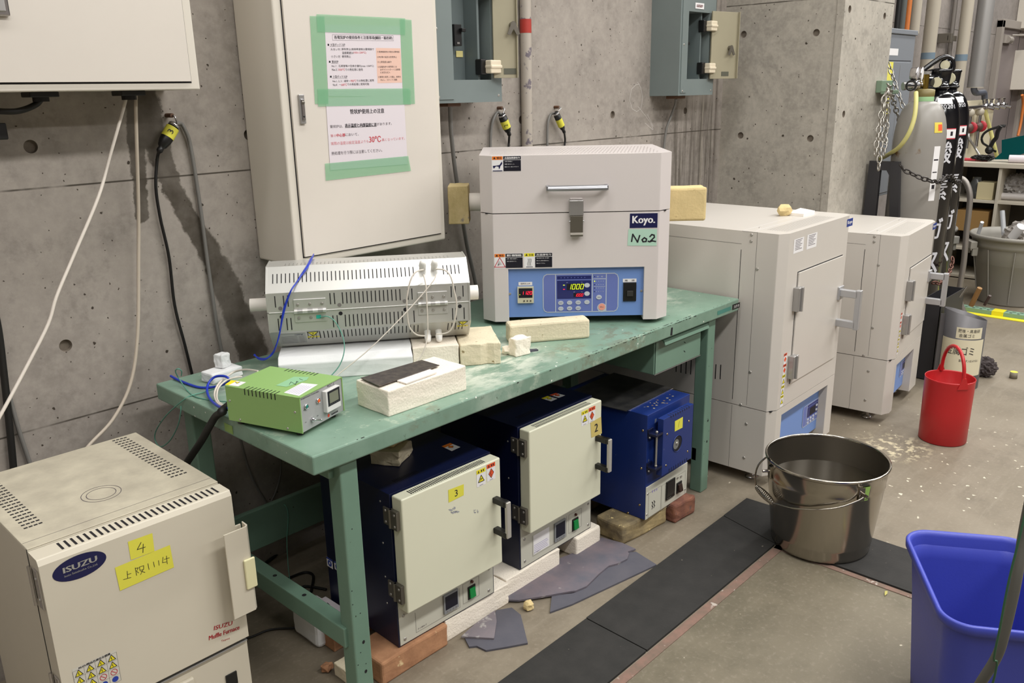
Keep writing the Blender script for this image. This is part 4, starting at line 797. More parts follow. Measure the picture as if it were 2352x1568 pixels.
def wsmall(parent, pl, u, v, w, h, col=m_yel2, flip=False):
    mb = MB(); mb.rect(pl, u, v, u+w, v+h, mat('clear_sticker', (190, 188, 182), .5), .0005); s = -1 if flip else 1; c = (u+w/2, v+h*(.62 if flip else .45)); r = h*.36
    P = [(c[0], c[1]+s*r), (c[0]-r*1.1, c[1]-s*r*.75), (c[0]+r*1.1, c[1]-s*r*.75)]; mb.poly(pl, P, col, .0008); mb.stroke(pl, P, r*.16, m_ink, .001, True); mb.stroke(pl, [(c[0], c[1]+r*.3), (c[0], c[1]-r*.3)], r*.15, m_ink, .0011)
    y = v if flip else v+h*.82; mb.rect(pl, u, y, u+w, y+h*.2, col, .0008)
    for k in range(3): mb.rect(pl, u+w*(.2+.25*k), y+h*.05, u+w*(.3+.25*k), y+h*.15, m_ink, .001)
    return mb.build('warning_label', parent)
wsmall(A_, pLo, fr(568), lsl*.52, fr(670)-fr(568), lsl*.42, flip=True); wsmall(A_, pLo, fr(1868), lsl*.62, fr(1965)-fr(1868), lsl*.38, flip=True)
mb = MB(); mb.rect(pLo, fr(330), lsl*.18, fr(555), lsl*.86, mat('silver_plate', (168, 168, 166), .45), .0005)
for k in range(5): mb.rect(pLo, fr(345), lsl*(.24+.1*k), fr(480), lsl*(.255+.1*k), m_ink2, .0008); mb.rect(pLo, fr(495), lsl*(.24+.1*k), fr(540), lsl*(.255+.1*k), m_ink2, .0008)
mb.text(pLo, 'Asahi', fr(500), lsl*.76, .022, .009, m_navy, .0009, rot=math.pi); mb.build('rating_plate', A_)
mb = MB(); mb.rect(pf, fr(662), ZD-.022, fr(702), ZD-.012, mat('teal_sticker', (40, 170, 150), .5), .0036); mb.build('earth_sticker', A_)
W2 = lambda X, Y, c=-.015: F.w((F.F(*Z5(X, Y), c)[0], c, F.F(*Z5(X, Y), c)[1]))
bp_ = [F.w(hit(F, pTop, *Z5(660, 170), .005)[0]), F.w(hit(F, pTop, *Z5(640, 195), .006)[0]), F.w(hit(F, pSl, *Z5(605, 262), .005)[0]), F.w(hit(F, pSl, *Z5(560, 330), .005)[0]), F.w(hit(F, pSl, *Z5(515, 405), .005)[0]), W2(470, 470, -.01), W2(420, 590, -.012), W2(395, 700, -.013), W2(378, 820, -.013), W2(350, 920, -.012), W2(310, 1000, .0), W2(250, 1050, .0), W2(195, 1042, .03), W2(165, 1005, .05)]
mb = MB(); mb.tube(bp_, .0021, m_bcab, sub=6); mb.tube([p+Vector((.0035*math.sin(i*1.3), -.002, .0035*math.cos(i*1.1))) for i, p in enumerate(bp_)], .0021, m_bcab, sub=6); tag(mb.build('cable'), 'blue twin cable draped over the left end of the silver tube furnace', 'cable')
cable('cable', 'thin teal earth wire arching from the silver furnace hinge down behind the green controller', [W2(722, 690, -.006), W2(780, 685, -.012), W2(840, 725, -.018), W2(895, 820, -.03), W2(922, 920, -.045), W2(915, 1010, -.06), W2(880, 1100, -.07), W2(820, 1175, -.08), W2(760, 1230, -.09)], .0016, m_tcab)
cable('cable', 'white wire slanting from the upper terminal of the silver furnace to the green controller', [W2(1693, 330, -.0), W2(1670, 390, -.012), W2(1500, 590, -.03), W2(1280, 820, -.06), W2(1100, 990, -.08), W2(870, 1175, -.1), W2(800, 1235, -.11)], .0016, m_wcab)
cable('cable', 'white wire hanging from the upper left terminal over the cream brick', [W2(1590, 330, -.0), W2(1610, 420, -.012), W2(1618, 560, -.02), W2(1625, 720, -.02), W2(1625, 830, -.02), W2(1605, 940, -.03), W2(1570, 1020, -.035), W2(1530, 1068, -.04)], .0018, m_wcab)
cable('cable', 'grey loop wire joining the left pair of terminals on the silver furnace', [W2(1590, 290, .0), W2(1520, 315, -.012), W2(1475, 400, -.02), W2(1450, 540, -.022), W2(1455, 680, -.02), W2(1475, 780, -.016), W2(1530, 838, -.008), W2(1600, 850, .0)], .0022, m_wcab, group=None)
cable('cable', 'grey loop wire joining the right pair of terminals on the silver furnace', [W2(1695, 285, .0), W2(1770, 295, -.012), W2(1820, 350, -.02), W2(1850, 470, -.022), W2(1870, 580, -.022), W2(1858, 700, -.02), W2(1820, 800, -.012), W2(1770, 828, -.006), W2(1700, 835, .0)], .0022, m_wcab)
# blocks carrying the silver furnace
def lb(name, x0, x1, y0, y1, h, m, seed, label, cat, fr_, group=None, z=.7402, **k):
    c = fr_.w(((x0+x1)/2, (y0+y1)/2, 0)); o = rough_block(name, x1-x0, y1-y0, h, m, (c.x, c.y, z), fr_.yaw, seed=seed, **k); return tag(o, label, cat, group)
o = lb('support_block', .018, .384, -.04, .2, .0635, m_fib, 11, 'long flat white board block carrying the left half of the silver furnace', 'block', F, bev=.003, jit=.0008)
for v in o.data.vertices:
    if v.co.z > .05 and v.co.y < -.1: v.co.y += .022
lb('fire_brick', .387, .517, -.016, .2, .064, m_foam, 12, 'pale cream brick under the silver furnace, between the white board and the grooved brick', 'brick', F)
g = lb('fire_brick', .521, .638, -.02, .165, .064, m_fb2, 13, 'cream brick with a vertical groove under the right end of the silver furnace', 'brick', F, cuts=5)
for v in g.data.vertices:
    if v.co.y < -.085 and .012 < v.co.x < .028: v.co.y += .008
# brick with plates in front
bf = Fr(.259, -.694, -.01)
wb = lb('fire_brick', 0, .259, 0, .127, .067, m_foam, 14, 'white brick at the front of the bench carrying a dark metal plate', 'brick', bf)
zt_ = .8085; mb = MB(); P = [BZ(*Z5(*p), zt_+.004) for p in ((1060, 1207), (1215, 1276), (1725, 1100), (1575, 1056))]; mb.prism([(p.x, p.y) for p in P], zt_+.0035, zt_+.0055, mat('scorched_steel_plate', (88, 80, 84), .38, .8, c2=(128, 120, 112), vs=60)); tag(mb.build('metal_plate'), 'thin scorched dark metal plate lying on the white brick at the bench front', 'plate')
mb = MB(); P = [BZ(*Z5(*p), zt_+.001) for p in ((1365, 1232), (1445, 1257), (1702, 1162), (1630, 1130))]; mb.prism([(p.x, p.y) for p in P], zt_, zt_+.0035, m_cer); tag(mb.build('ceramic_slab', bevel=.001), 'narrow white ceramic slab under the edge of the dark metal plate', 'slab')
# long cream brick and white lumps in front of the beige furnace
cf = Fr(.891, -.503, -.59)
lb('fire_brick', 0, .259, 0, .062, .062, m_fb2, 15, 'long cream brick lying on the bench before the blue control panel', 'brick', cf, bev=.007)
o = rough_block('brick_lump', .056, .036, .054, m_foam, (.838, -.592, .7402), -.15, seed=16, jit=.0018, bev=.006); tag(o, 'white cube-like brick piece standing before the long cream brick', 'brick piece')
o = stone('brick_lump', .020, m_foam, (.818, -.562, .7402), 17); tag(o, 'small round white lump behind the white cube-like brick piece', 'brick piece')
mb = MB(); mb.prism([(.87, -.60), (.9, -.612), (.905, -.60), (.885, -.585)], .7402, .744, mat('slate_chip', (72, 72, 82), .8)); tag(mb.build('slate_chip'), 'tiny dark chip beside the white cube-like brick piece', 'chip')
o = rough_block('brick_slab', .098, .058, .03, m_fib, (.142, -.107, .7402), .12, seed=18, jit=.0012, bev=.006); tag(o, 'flat white brick slab at the back left corner of the bench', 'brick piece')
o = rough_block('brick_lump', .034, .032, .04, m_fib, (.152, -.098, .7705), .3, seed=19, jit=.0012, bev=.004); tag(o, 'small white brick lump on top of the flat white slab', 'brick piece')
# ---------------------------------------------------------------- green temperature controller
GX, GY, GYAW, GW, GD, GB, GT = .0452, -.6433, .3102, .1593, .2164, .752, .8388
C_ = thing('temperature_controller', 'small lime green temperature controller box with grey front, at the bench corner', 'controller', (GX, GY, 0), GYAW); F = Fr(GX, GY, GYAW); cvF = F.F; cvL = F.L; cvT = lambda a, b: F.T(a, b, GT)
m_lime = mat('lime_enamel', (140, 178, 106), .42); m_gfr = mat('grey_front_panel', (158, 158, 158), .4)
Z7 = lambda X, Y: (340+X/3.015, 720+Y/3.015); Zc = lambda X, Y: (660+X/8.714, 820+Y/8.714)
mb = MB(); mb.box(0, 0, GB, GW, GD, GT, m_lime); mb.box(-.0004, -.004, GB, .002, .0, GT, m_lime); mb.box(GW-.002, -.004, GB, GW+.0004, .0, GT, m_lime); mb.box(0, -.004, GT-.002, GW, 0, GT, m_lime)
pL = PL(0); pT = PT(GT)
for i in range(9):
    u, v = cvL(*Z7(672+26.2*i, 563+4.3*i)); uu, vv = cvT(*Z7(698+26.5*i, 507+4.6*i))
    mb.rect(pL, u-.0013, v, u+.0013, GT, m_gap, .0005); mb.rect(pT, 0, -u-.0013, .018, -u+.0013, m_gap, .0005); mb.rect(pT, GW-.018, -u-.0013, GW, -u+.0013, m_gap, .0005)
for q in ((565, 603), (637, 735), (1017, 683), (967, 795)): u, v = cvL(*Z7(*q)); mb.screw(pL, u, v, .0032, m_screw)
mb.build('case', C_)
for x, y in ((.02, .02), (GW-.02, .02), (.02, GD-.02), (GW-.02, GD-.02)): mb = MB(); mb.cyl((x, y, .7402), (x, y, GB), .009, m_black); mb.build('foot', C_)
mb = MB(); mb.box(.002, -.002, GB+.001, GW-.002, 0, GT-.002, m_gfr); pF = PF(-.002)
ptxt(mb, pF, cvF, 'Temperature Controller', Zc(232, 858), Zc(622, 678), 44/8.714, m_ink, .0004, 0.0); 
fp = mb.build('front_panel', C_)
V = fp.data.vertices
ptxt2 = MB(); ptxt(ptxt2, pF, cvF, 'AGC-S', Zc(778, 583), Zc(918, 528), 50/8.714, m_ink, .0004)
dd = [cvF(*Zc(*q)) for q in ((335, 1050), (585, 940), (350, 1300), (590, 1170))]
ptxt2.text(pF, 'POWER', dd[0][0], dd[0][1], .010, .0025, m_ink, .0005); ptxt2.text(pF, 'ON', dd[2][0], dd[2][1], .005, .0025, m_ink, .0005); ptxt2.text(pF, 'OFF', dd[3][0], dd[3][1], .006, .0025, m_ink, .0005)
e = cvF(*Zc(812, 1163)); ptxt2.disc(pF, e[0], e[1], .0042, mat('logo_red', (206, 70, 48), .5), .0004); e2 = cvF(*Zc(930, 1110))
for k in range(5): ptxt2.rect(pF, e2[0]-.012+.0052*k, e2[1]-.0018, e2[0]-.008+.0052*k, e2[1]+.0018, m_ink, .0004)
ptxt2.build('printing', fp)
for q, m in (((352, 985), mat('green_lens', (30, 120, 110), .2)), ((590, 865), mat('amber_lens', (236, 96, 40), .25))):
    u, v = cvF(*Zc(*q)); mb = MB(); mb.lathe([(.0066, 0), (.0066, .004), (.0052, .005), (.0052, .003)], m_chrome, 20, axis=((u, -.002, v), (0, -1, 0))); mb.sphere((u, -.005, v), .0052, m, sq=(1, .5, 1)); mb.build('pilot_lamp', C_)
u, v = cvF(*Zc(480, 1240)); mb = MB(); mb.cyl((u, -.002, v), (u, -.007, v), .0062, m_chrome, 6, smooth=False); mb.cyl((u, -.006, v), (u, -.012, v), .0038, m_chrome); mb.cyl((u, -.010, v), (u+.004, -.026, v+.001), .0016, m_chrome, r1=.0026); mb.sphere((u+.004, -.026, v+.001), .0027, m_chrome); mb.build('toggle_switch', C_)
cv12 = lambda a, b: F.F(a, b, -.014); a = cv12(*Zc(805, 690)); q = [cv12(*Zc(*p)) for p in ((790, 692), (1038, 556), (1085, 972), (818, 1108))]; x0 = (q[0][0]+q[3][0])/2; x1 = (q[1][0]+q[2][0])/2; z1 = (q[0][1]+q[1][1])/2; z0 = (q[2][1]+q[3][1])/2
mb = MB(); mb.box(x0-.003, -.014, z0, x1, -.002, z1, mat('meter_white', (214, 212, 210), .45)); pm = PF(-.014); w = x1-x0; h = z1-z0
mb.rect(pm, x0+w*.04, z0+h*.26, x1-w*.04, z1-h*.04, m_dnavy, .0004); mb.rect(pm, x0+w*.16, z0+h*.38, x1-w*.16, z1-h*.14, mat('lcd_grey_green', (118, 120, 104), .3), .0007)
for k in range(5): mb.disc(pm, x0+w*(.22+.14*k), z0+h*.32, w*.02, m_greytext, .0007, n=8)
mb.build('digital_meter', C_, bevel=.001)
mb = MB(); m_tt = mat('teal_masking_tape', (140, 188, 146), .6); mb.poly(pT, [cvT(*Z7(*p)) for p in ((885, 498), (1010, 438), (1115, 440), (1098, 462), (958, 508))], m_tt, .0005)
hand(mb, pT, cvT, Z7, [[(978, 494), (990, 474), (1022, 492), (1030, 470)], [(1034, 478), (1040, 472), (1032, 470), (1028, 476), (1034, 478)], [(1048, 452), (1072, 462)]], .0012, m_ink, .0008); mb.build('number_tape', C_)
mb = MB(); P = [cvT(*Z7(*p)) for p in ((940, 548), (1065, 481), (1177, 492), (1046, 571))]; mb.poly(pT, P, m_white, .0005)
for k in range(6): t = .12+.14*k; a = [P[0][i]*(1-t)+P[3][i]*t for i in (0, 1)]; b = [P[1][i]*(1-t)+P[2][i]*t for i in (0, 1)]; mb.stroke(pT, [tuple(a[i]*.92+b[i]*.08 for i in (0, 1)), tuple(a[i]*.2+b[i]*.8 for i in (0, 1))], .0012, mat('violet_print', (150, 138, 190), .7), .0008)
mb.build('info_label', C_)
mb = MB(); P = [cvT(*Z7(*p)) for p in ((533, 493), (578, 462), (680, 476), (625, 505))]; mb.poly(pT, P, m_white, .0005)
P2 = [P[0], tuple(P[0][i]*.72+P[3][i]*.28 for i in (0, 1)), tuple(P[1][i]*.62+P[2][i]*.38 for i in (0, 1)), P[1]]; mb.poly(pT, P2, m_yel2, .0007); c = [sum(p[i] for p in P)/4 for i in (0, 1)]; tri(mb, pT, c[0]+.006, c[1]-.001, .006, m_yel2, m_ink, .0009); mb.build('warning_label', C_)
# leads behind the controller
B_ = lambda X, Y, z=.743: BZ(*Z7(X, Y), z)
cable('cable', 'blue cable looped at the left end of the bench behind the green controller', [B_(158, 432, .746), B_(200, 455, .745), B_(290, 492, .744), B_(370, 512, .744), B_(470, 505, .746), B_(545, 480, .760), B_(558, 450, .775), B_(520, 432, .78), B_(460, 440, .775), B_(418, 485, .762), B_(410, 545, .75), B_(440, 605, .75), B_(500, 650, .765), B_(548, 655, .775), B_(600, 640, .78)], .0034, m_bcab)
cable('cable', 'white cable curving over the back of the green controller to the bench top', [B_(760, 398, .80), B_(680, 388, .79), B_(600, 402, .775), B_(540, 440, .77), B_(490, 485, .768), B_(462, 545, .757), B_(470, 600, .755), B_(505, 635, .762), B_(560, 632, .77)], .0028, m_wcab)
cable('cable', 'second white cable crossing the flat white slab behind the green controller', [B_(650, 436, .775), B_(590, 445, .776), B_(530, 470, .77), B_(485, 520, .762), B_(478, 590, .757), B_(510, 628, .762), B_(560, 640, .768)], .0024, m_wcab)
def TP(X, Y, x=None, z=None): return BX(*Z7(X, Y), x) if x is not None else BZ(*Z7(X, Y), z)
cable('cable', 'thin teal wire looping off the left end of the bench beside the cream furnace', [TP(548, 610, z=.755), TP(440, 600, z=.7425), TP(330, 575, z=.7425), TP(270, 530, z=.7425), TP(215, 450, z=.76), TP(190, 400, z=.79), TP(208, 382, z=.80), TP(232, 398, z=.79), TP(230, 430, z=.77)], .0016, m_tcab)
cable('cable', 'thin teal wire hanging in a long loop below the left end of the bench', [TP(500, 505, z=.76), TP(400, 540, z=.745), TP(295, 568, z=.7425), TP(230, 610, x=-.006), TP(130, 700, x=-.012), TP(60, 800, x=-.012), TP(48, 870, x=-.012), TP(85, 922, x=-.012), TP(150, 880, x=-.012), TP(205, 780, x=-.012), TP(225, 690, x=-.012), TP(228, 640, x=-.01)], .0016, m_tcab)
cable('cable', 'thick black cable arching from the green controller down over the end of the bench', [F.w((.04, GD+.03, .775)), F.w((-.005, GD+.018, .772)), TP(520, 680, z=.765), TP(470, 710, x=-.012), TP(420, 790, x=-.025), TP(370, 880, x=-.035), TP(310, 970, x=-.045), TP(262, 1045, x=-.052), TP(215, 1140, x=-.056), TP(170, 1260, x=-.056)], .0095, m_rub, n=12)
# ---------------------------------------------------------------- box furnaces under the bench
m_nav = mat('navy_enamel', (10, 18, 50), .34, var=.1, vs=5); m_ivory = mat('ivory_green_enamel', (224, 223, 199), .42, var=.02, vs=3); m_base = mat('light_grey_panel', (196, 194, 180), .45)
m_green = mat('green_rocker', (20, 128, 62), .3); m_kraft = mat('kraft_tape', (206, 186, 110), .6)
S4 = lambda X, Y: (1000+X/2.45, 860+Y/2.45); S3 = lambda X, Y: (560+X/2.579, 960+Y/2.579); Sf = lambda X, Y: (X/2.58, 960+Y/2.58)
def muffle(label, x, y, yaw, W_, D_, zb, zt, t, dzb, dzt, Z, px):
    o = thing('muffle_furnace', label, 'furnace', (x, y, 0), yaw, 'navy muffle furnaces on bricks under the bench'); F = Fr(x, y, yaw); fr = lambda a, b, c=-t: F.F(*Z(a, b), c); f0 = lambda a, b: F.F(*Z(a, b), 0)
    mb = MB(); mb.box(-.004, 0, zb, W_+.004, D_, zt, m_nav); mb.box(0, -.002, zb+.004, W_, 0, dzb+.02, m_base); pL = PL(-.004)
    for v in (.12, .2, .3, .42):
        for u in (-.04, -D_+.05): mb.screw(pL, u, zb+v, .003, m_screw)
    for i in range(14): mb.rect(PT(zt), .05+.006*i, .04, .052+.006*i, .06, m_gap, .0004)
    for s in px['scr']: u, v = f0(*s); mb.screw(PF(-.002), u, v, .0052, m_screw)
    mb.build('body', o, bevel=.0015)
    mb = MB(); mb.box(0, -t, dzb, W_, -.003, dzt, m_ivory)
    for r_, (ya, yb) in enumerate(((-t+.006, -t+.016), (-t+.019, -t+.030)) if px.get('two') else ((-t+.008, -t+.030),)):
        for i in range(40): mb.rect(PT(dzt), .04+i*(W_-.085)/40, ya, .0430+i*(W_-.085)/40, yb, m_gap, .0004)
    rd = random.Random(5)
    for (c, a, b) in px.get('scuff', ()):
        for _ in range(9):
            cx2, cy2 = c[0]+rd.uniform(-a, a)*.8, c[1]+rd.uniform(-b, b)*.7; k = rd.uniform(.12, .4); mb.poly(PF(-t), [fr(cx2+a*dx*k*1.4, cy2+b*dy*k*.8) for dx, dy in ((-1, -.5), (-.3, -.8), (.7, -.5), (1.1, -.1), (.3, .9), (-.6, .3))], mat('worn_grey_mark', (160, 162, 166), .8), .0004)
    d = mb.build('door', o, bevel=.004, seg=3); pD = PF(-t)
    for (hx, hy) in px['hinge']:
        v = F.L(*Z(hx, hy), -.0)[1]; mb = MB(); mb.box(-.012, -.035, v-.026, -.0005, -.004, v+.026, m_dsteel); mb.cyl((-.010, -.006, v-.026), (-.010, -.006, v+.026), .005, m_dsteel, 10); mb.box(-.009, .0, v-.024, -.004, .024, v+.024, m_dsteel)
        for dv in (-.016, .016): mb.screw(PL(-.012), .026, v+dv, .004, m_screw); mb.screw(PL(-.009), -.014, v+dv, .004, m_screw)
        mb.build('hinge', o, bevel=.001)
    (a, b) = px['handle']; u0, v0 = fr(*a); u1, v1 = fr(*b); mb = MB()
    for v in (v0, v1): mb.obox((u0, -t-.022, v), (.009, 0, 0), (0, .022, 0), (0, 0, .0085), m_black)
    mb.box(u0-.008, -t-.050, v1-.010, u0+.009, -t-.034, v1+.008, m_black); mb.box(u0-.008, -t-.050, v0-.008, u0+.009, -t-.034, v0+.010, m_black); mb.box(u0-.0065, -t-.055, v1-.008, u0+.0095, -t-.045, v0+.008, mat('grip_aluminium', (186, 182, 174), .4, .3)); mb.build('handle', d, bevel=.002)
    for q in px['warn']:
        a = fr(*q[0]); b = fr(*q[1]); mb = MB(); w = b[0]-a[0]; h = a[1]-b[1]; u, v = a[0], b[1]; mb.rect(pD, u, v, u+w, v+h, m_white, .0005); mb.rect(pD, u, v+h*.76, u+w, v+h, q[2], .0008)
        mb.stroke(pD, [(u+w*.15, v+h*.82), (u+w*.3, v+h*.82), (u+w*.22, v+h*.93)], w*.05, m_ink, .001, True); mb.rect(pD, u+w*.5, v+h*.82, u+w*.62, v+h*.94, m_ink, .001); mb.rect(pD, u+w*.72, v+h*.82, u+w*.84, v+h*.94, m_ink, .001)
        if q[2] is m_yel2: tri(mb, pD, u+w*.5, v+h*.42, w*.34, m_yel2, m_ink); mb.stroke(pD, [(u+w*.38, v+h*.36), (u+w*.6, v+h*.42)], w*.05, m_ink, .0015); mb.stroke(pD, [(u+w*.38, v+h*.44), (u+w*.6, v+h*.44)], w*.04, m_ink, .0015)
        else: P = [(u+w*.5, v+h*.70), (u+w*.2, v+h*.43), (u+w*.5, v+h*.16), (u+w*.8, v+h*.43)]; mb.poly(pD, P, q[2], .001); mb.stroke(pD, P, w*.04, m_ink, .0012, True); mb.stroke(pD, [(u+w*.5, v+h*.3), (u+w*.42, v+h*.44), (u+w*.5, v+h*.56)], w*.05, m_ink, .0013)
        mb.rect(pD, u+w*.3, v+h*.05, u+w*.7, v+h*.07, m_ink2, .001); mb.build('warning_label', d)
    mb = MB(); P = [fr(*p) for p in px['tape'][0]]; mb.poly(pD, P, px['tape'][1], .0007); mb.text(pD, px['tape'][2], sum(p[0] for p in P)/4, sum(p[1] for p in P)/4, px['tape'][3]*.55, px['tape'][3], m_ink, .001, bold=px['tape'][4]); mb.build('number_tape', d)
    pB = PF(-.002)
    mb = MB(); a = f0(*px['box'][0]); b = f0(*px['box'][1]); mb.stroke(pB, [(a[0], a[1]), (a[0], b[1]), (b[0], b[1]), (b[0], a[1])], .0008, m_greytext, .0006); a2 = f0(*px['box2'][0]); b2 = f0(*px['box2'][1]); mb.stroke(pB, [a2, (a2[0], b2[1]), b2, (b2[0], a2[1])], .0008, m_greytext, .0006, True)
    mb.text(pB, 'F-1404-T', a[0]+.022, b[1]+.008, .030, .0045, m_ink2, .0008)
    if px.get('lab'): q0 = f0(*px['lab'][0]); q1 = f0(*px['lab'][1]); mb.rect(pB, q0[0], q1[1], q1[0], q0[1], m_white, .0006); [mb.rect(pB, q0[0]+.003, q1[1]+.006+.006*k, q1[0]-.006-.003*(k % 3), q1[1]+.0075+.006*k, MATS['violet_print'], .0008) for k in range(5)]
    cp = mb.build('control_plate', o)
    a = f0(*px['disp'][0]); b = f0(*px['disp'][1]); mb = MB(); mb.box(a[0], -.008, b[1], b[0], -.002, a[1], mat('meter_grey', (134, 136, 138), .45)); pm = PF(-.008); w = b[0]-a[0]; h = a[1]-b[1]; mb.rect(pm, a[0]+w*.08, b[1]+h*.2, b[0]-w*.08, a[1]-h*.08, m_dnavy, .0004)
    for k in range(4): mb.disc(pm, a[0]+w*(.2+.2*k), b[1]+h*.1, w*.05, m_greytext, .0006, n=8)
    mb.build('digital_meter', cp, bevel=.0008)
    a = f0(*px['sw'][0]); b = f0(*px['sw'][1]); mb = MB(); mb.box(a[0], -.005, b[1], b[0], -.002, a[1], m_black); mb.obox(((a[0]+b[0])/2, -.006, (a[1]+b[1])/2), ((b[0]-a[0])*.36, 0, 0), (0, .004, 0), (0, .002, (a[1]-b[1])*.36), m_green); mb.build('rocker_switch', cp, bevel=.0008)
    u, v = f0(*px['lamp']); mb = MB(); mb.cyl((u, -.002, v), (u, -.007, v), .0045, mat('dark_red_lens', (70, 20, 18), .2)); mb.build('pilot_lamp', cp)
    return o, F
p3 = dict(scr=[(943, 1167), (953, 1305), (1450, 888), (1449, 1017)], hinge=[(872, 580), (905, 1015)], handle=((1486, 480), (1488, 660)), warn=[((1377, 312), (1432, 388), m_yel2), ((1438, 278), (1490, 356), m_orr)],
    tape=([(1210, 425), (1302, 390), (1302, 455), (1213, 500)], m_yel, '3', .019, 0), box=((1012, 1150), (1278, 1118)), box2=((1293, 985), (1392, 1045)), disp=((1174, 1050), (1264, 1110)), sw=((1322, 1000), (1368, 1050)), lamp=(1345, 964),
    scuff=[((1245, 545), 26, 26), ((1375, 550), 14, 16)])
f3, F3 = muffle('navy furnace with ivory door marked 3 on yellow tape, nearest under the bench', .2671, -.6676, -.0255, .3475, .32, .071, .523, .0438, .1925, .5205, S3, p3)
p2 = dict(scr=[(498, 925), (501, 1048), (857, 724), (856, 842)], hinge=[(478, 403), (483, 782)], handle=((908, 355), (908, 510)), warn=[((822, 210), (858, 275), m_yel2), ((862, 190), (898, 258), m_orr)],
    tape=([(872, 270), (932, 236), (936, 330), (877, 355)], m_kraft, '2', .028, .0012), box=((543, 905), (735, 908)), box2=((747, 790), (818, 850)), disp=((663, 838), (724, 905)), sw=((766, 815), (799, 862)), lamp=(785, 785), two=True, lab=((548, 905), (638, 960)))
f2, F2 = muffle('navy furnace with ivory door marked 2 on kraft tape, middle one under the bench', .7627, -.6515, .001, .3475, .34, .071, .5468, .0431, .2102, .5422, S4, p2)
for (f_, F_, pts, two) in ((f3, F3, ((1172, 168), (1222, 148), (1283, 172), (1232, 196)), False), (f2, F2, None, True)):
    z = .523 if f_ is f3 else .5468
    cv_ = lambda a, b: F_.T(a, b, z)
    if pts: quads = [([S3(*p) for p in pts], m_org)]
    else: E5 = lambda X, Y: (1080+X/6.533, 820+Y/6.533); quads = [([E5(*p) for p in ((1068, 620), (1160, 585), (1310, 625), (1215, 665))], m_yel2), ([E5(*p) for p in ((1190, 570), (1285, 540), (1428, 575), (1330, 612))], m_orr)]
    for P, colr in quads:
        P = [cv_(*p) for p in P]; mb = MB(); mb.poly(PT(z), P, m_white, .0005); c = [sum(p[i] for p in P)/4 for i in (0, 1)]; mb.poly(PT(z), [P[0], P[1], tuple(P[1][i]*.7+P[2][i]*.3 for i in (0, 1)), tuple(P[0][i]*.7+P[3][i]*.3 for i in (0, 1))], colr, .0008)
        r = .009; q = [(c[0], c[1]+r), (c[0]-r, c[1]), (c[0], c[1]-r), (c[0]+r, c[1])]; mb.poly(PT(z), q, colr, .0009); mb.stroke(PT(z), q, .001, m_ink, .0011, True); mb.build('warning_label', f_)
# stickers + plug on the left side of furnace 3
pL = PL(-.004); mb = MB()
for q in (((490, 818), (530, 895)), ((535, 845), (575, 915))):
    a = F3.L(*S3(*q[0]), -.004); b = F3.L(*S3(*q[1]), -.004); u0, u1 = sorted((a[0], b[0])); v0, v1 = sorted((a[1], b[1])); mb.rect(pL, u0, v0, u1, v1, m_white, .0005); mb.rect(pL, u0, v1-(v1-v0)*.18, u1, v1, m_blue, .0008); mb.disc(pL, (u0+u1)/2, v0+(v1-v0)*.45, (u1-u0)*.33, m_blue, .0008, n=20)
    mb.rect(pL, (u0+u1)/2-.003, v0+(v1-v0)*.35, (u0+u1)/2+.003, v0+(v1-v0)*.6, m_white, .001)
mb.build('safety_label', f3)
# ---------------------------------------------------------------- blue furnace 1
m_cob = mat('cobalt_enamel', (22, 46, 112), .42, var=.08, vs=9, spots=[((104, 112, 130), 30, .70)])
x, y, yaw, W_, t = 1.2759, -.7593, .0198, .2695, .0363; zb, zt, D_ = .071, .4553, .37
o = thing('muffle_furnace', 'bright blue furnace with small thick door marked 1, farthest under the bench', 'furnace', (x, y, 0), yaw); F = Fr(x, y, yaw); f0 = lambda a, b: F.F(*S4(a, b), 0); fd = lambda a, b: F.F(*S4(a, b), -t); Z4b = lambda X, Y: (1430+X/3.134, 640+Y/3.134)
zp_ = (F.F(1482.9, 1118)[1]+F.F(1573.5, 1064)[1])/2
mb = MB(); mb.box(0, 0, zb, W_, D_, zt, m_cob); mb.box(0, -.003, zb, W_, 0, zp_, m_base); pL = PL(0)
for q in ((1167, 315), (1158, 527), (1149, 733), (1083, 778)): u, v = F.L(*S4(*q), 0); mb.screw(pL, u, v, .0045, mat('brass_screw', (170, 150, 110), .35, 1.0))
for q in ((1190, 670), (1185, 786), (1401, 643)): u, v = f0(*q); mb.screw(PF(-.003), u, v, .0045, m_screw)
mb.rect(PT(zt), .005, .002, W_-.005, .05, m_cob, .0003)
for k in range(20): mb.disc(PT(zt), .06+random.random()*.16, .01+random.random()*.05, .002+.003*random.random(), mat('grit', (170, 160, 130), .9) if k % 3 else MATS['rusty_pink_edge'], .0006, n=6)
mb.build('body', o, bevel=.002)
dx0, dx1, dz0, dz1 = .0409, .0409+.1932, .2312, .4372
mb = MB(); mb.box(dx0+.02, -.016, dz0+.02, dx1-.02, 0, dz1-.02, m_black); mb.box(dx0, -t, dz0, dx1, -.014, dz1, m_cob); pD = PF(-t); pTt = PT(dz1)
for i in range(9): mb.rect(pTt, dx0+.045+i*.0145, -t, dx0+.0485+i*.0145, -t+.014, m_gap, .0005); mb.rect(pD, dx0+.045+i*.0145, dz1-.008, dx0+.0485+i*.0145, dz1, m_gap, .0005); mb.rect(pD, dx0+.045+i*.0145, dz0, dx0+.0485+i*.0145, dz0+.012, m_gap, .0005)
for q in ((1305, 335), (1427, 262), (1419, 432), (1298, 511)): u, v = fd(*q); mb.screw(pD, u, v, .0042, MATS['brass_screw'])
u, v = fd(1361, 387); mb.disc(pD, u, v, .030, m_gap, .0005, n=28)
for i in range(28): pass
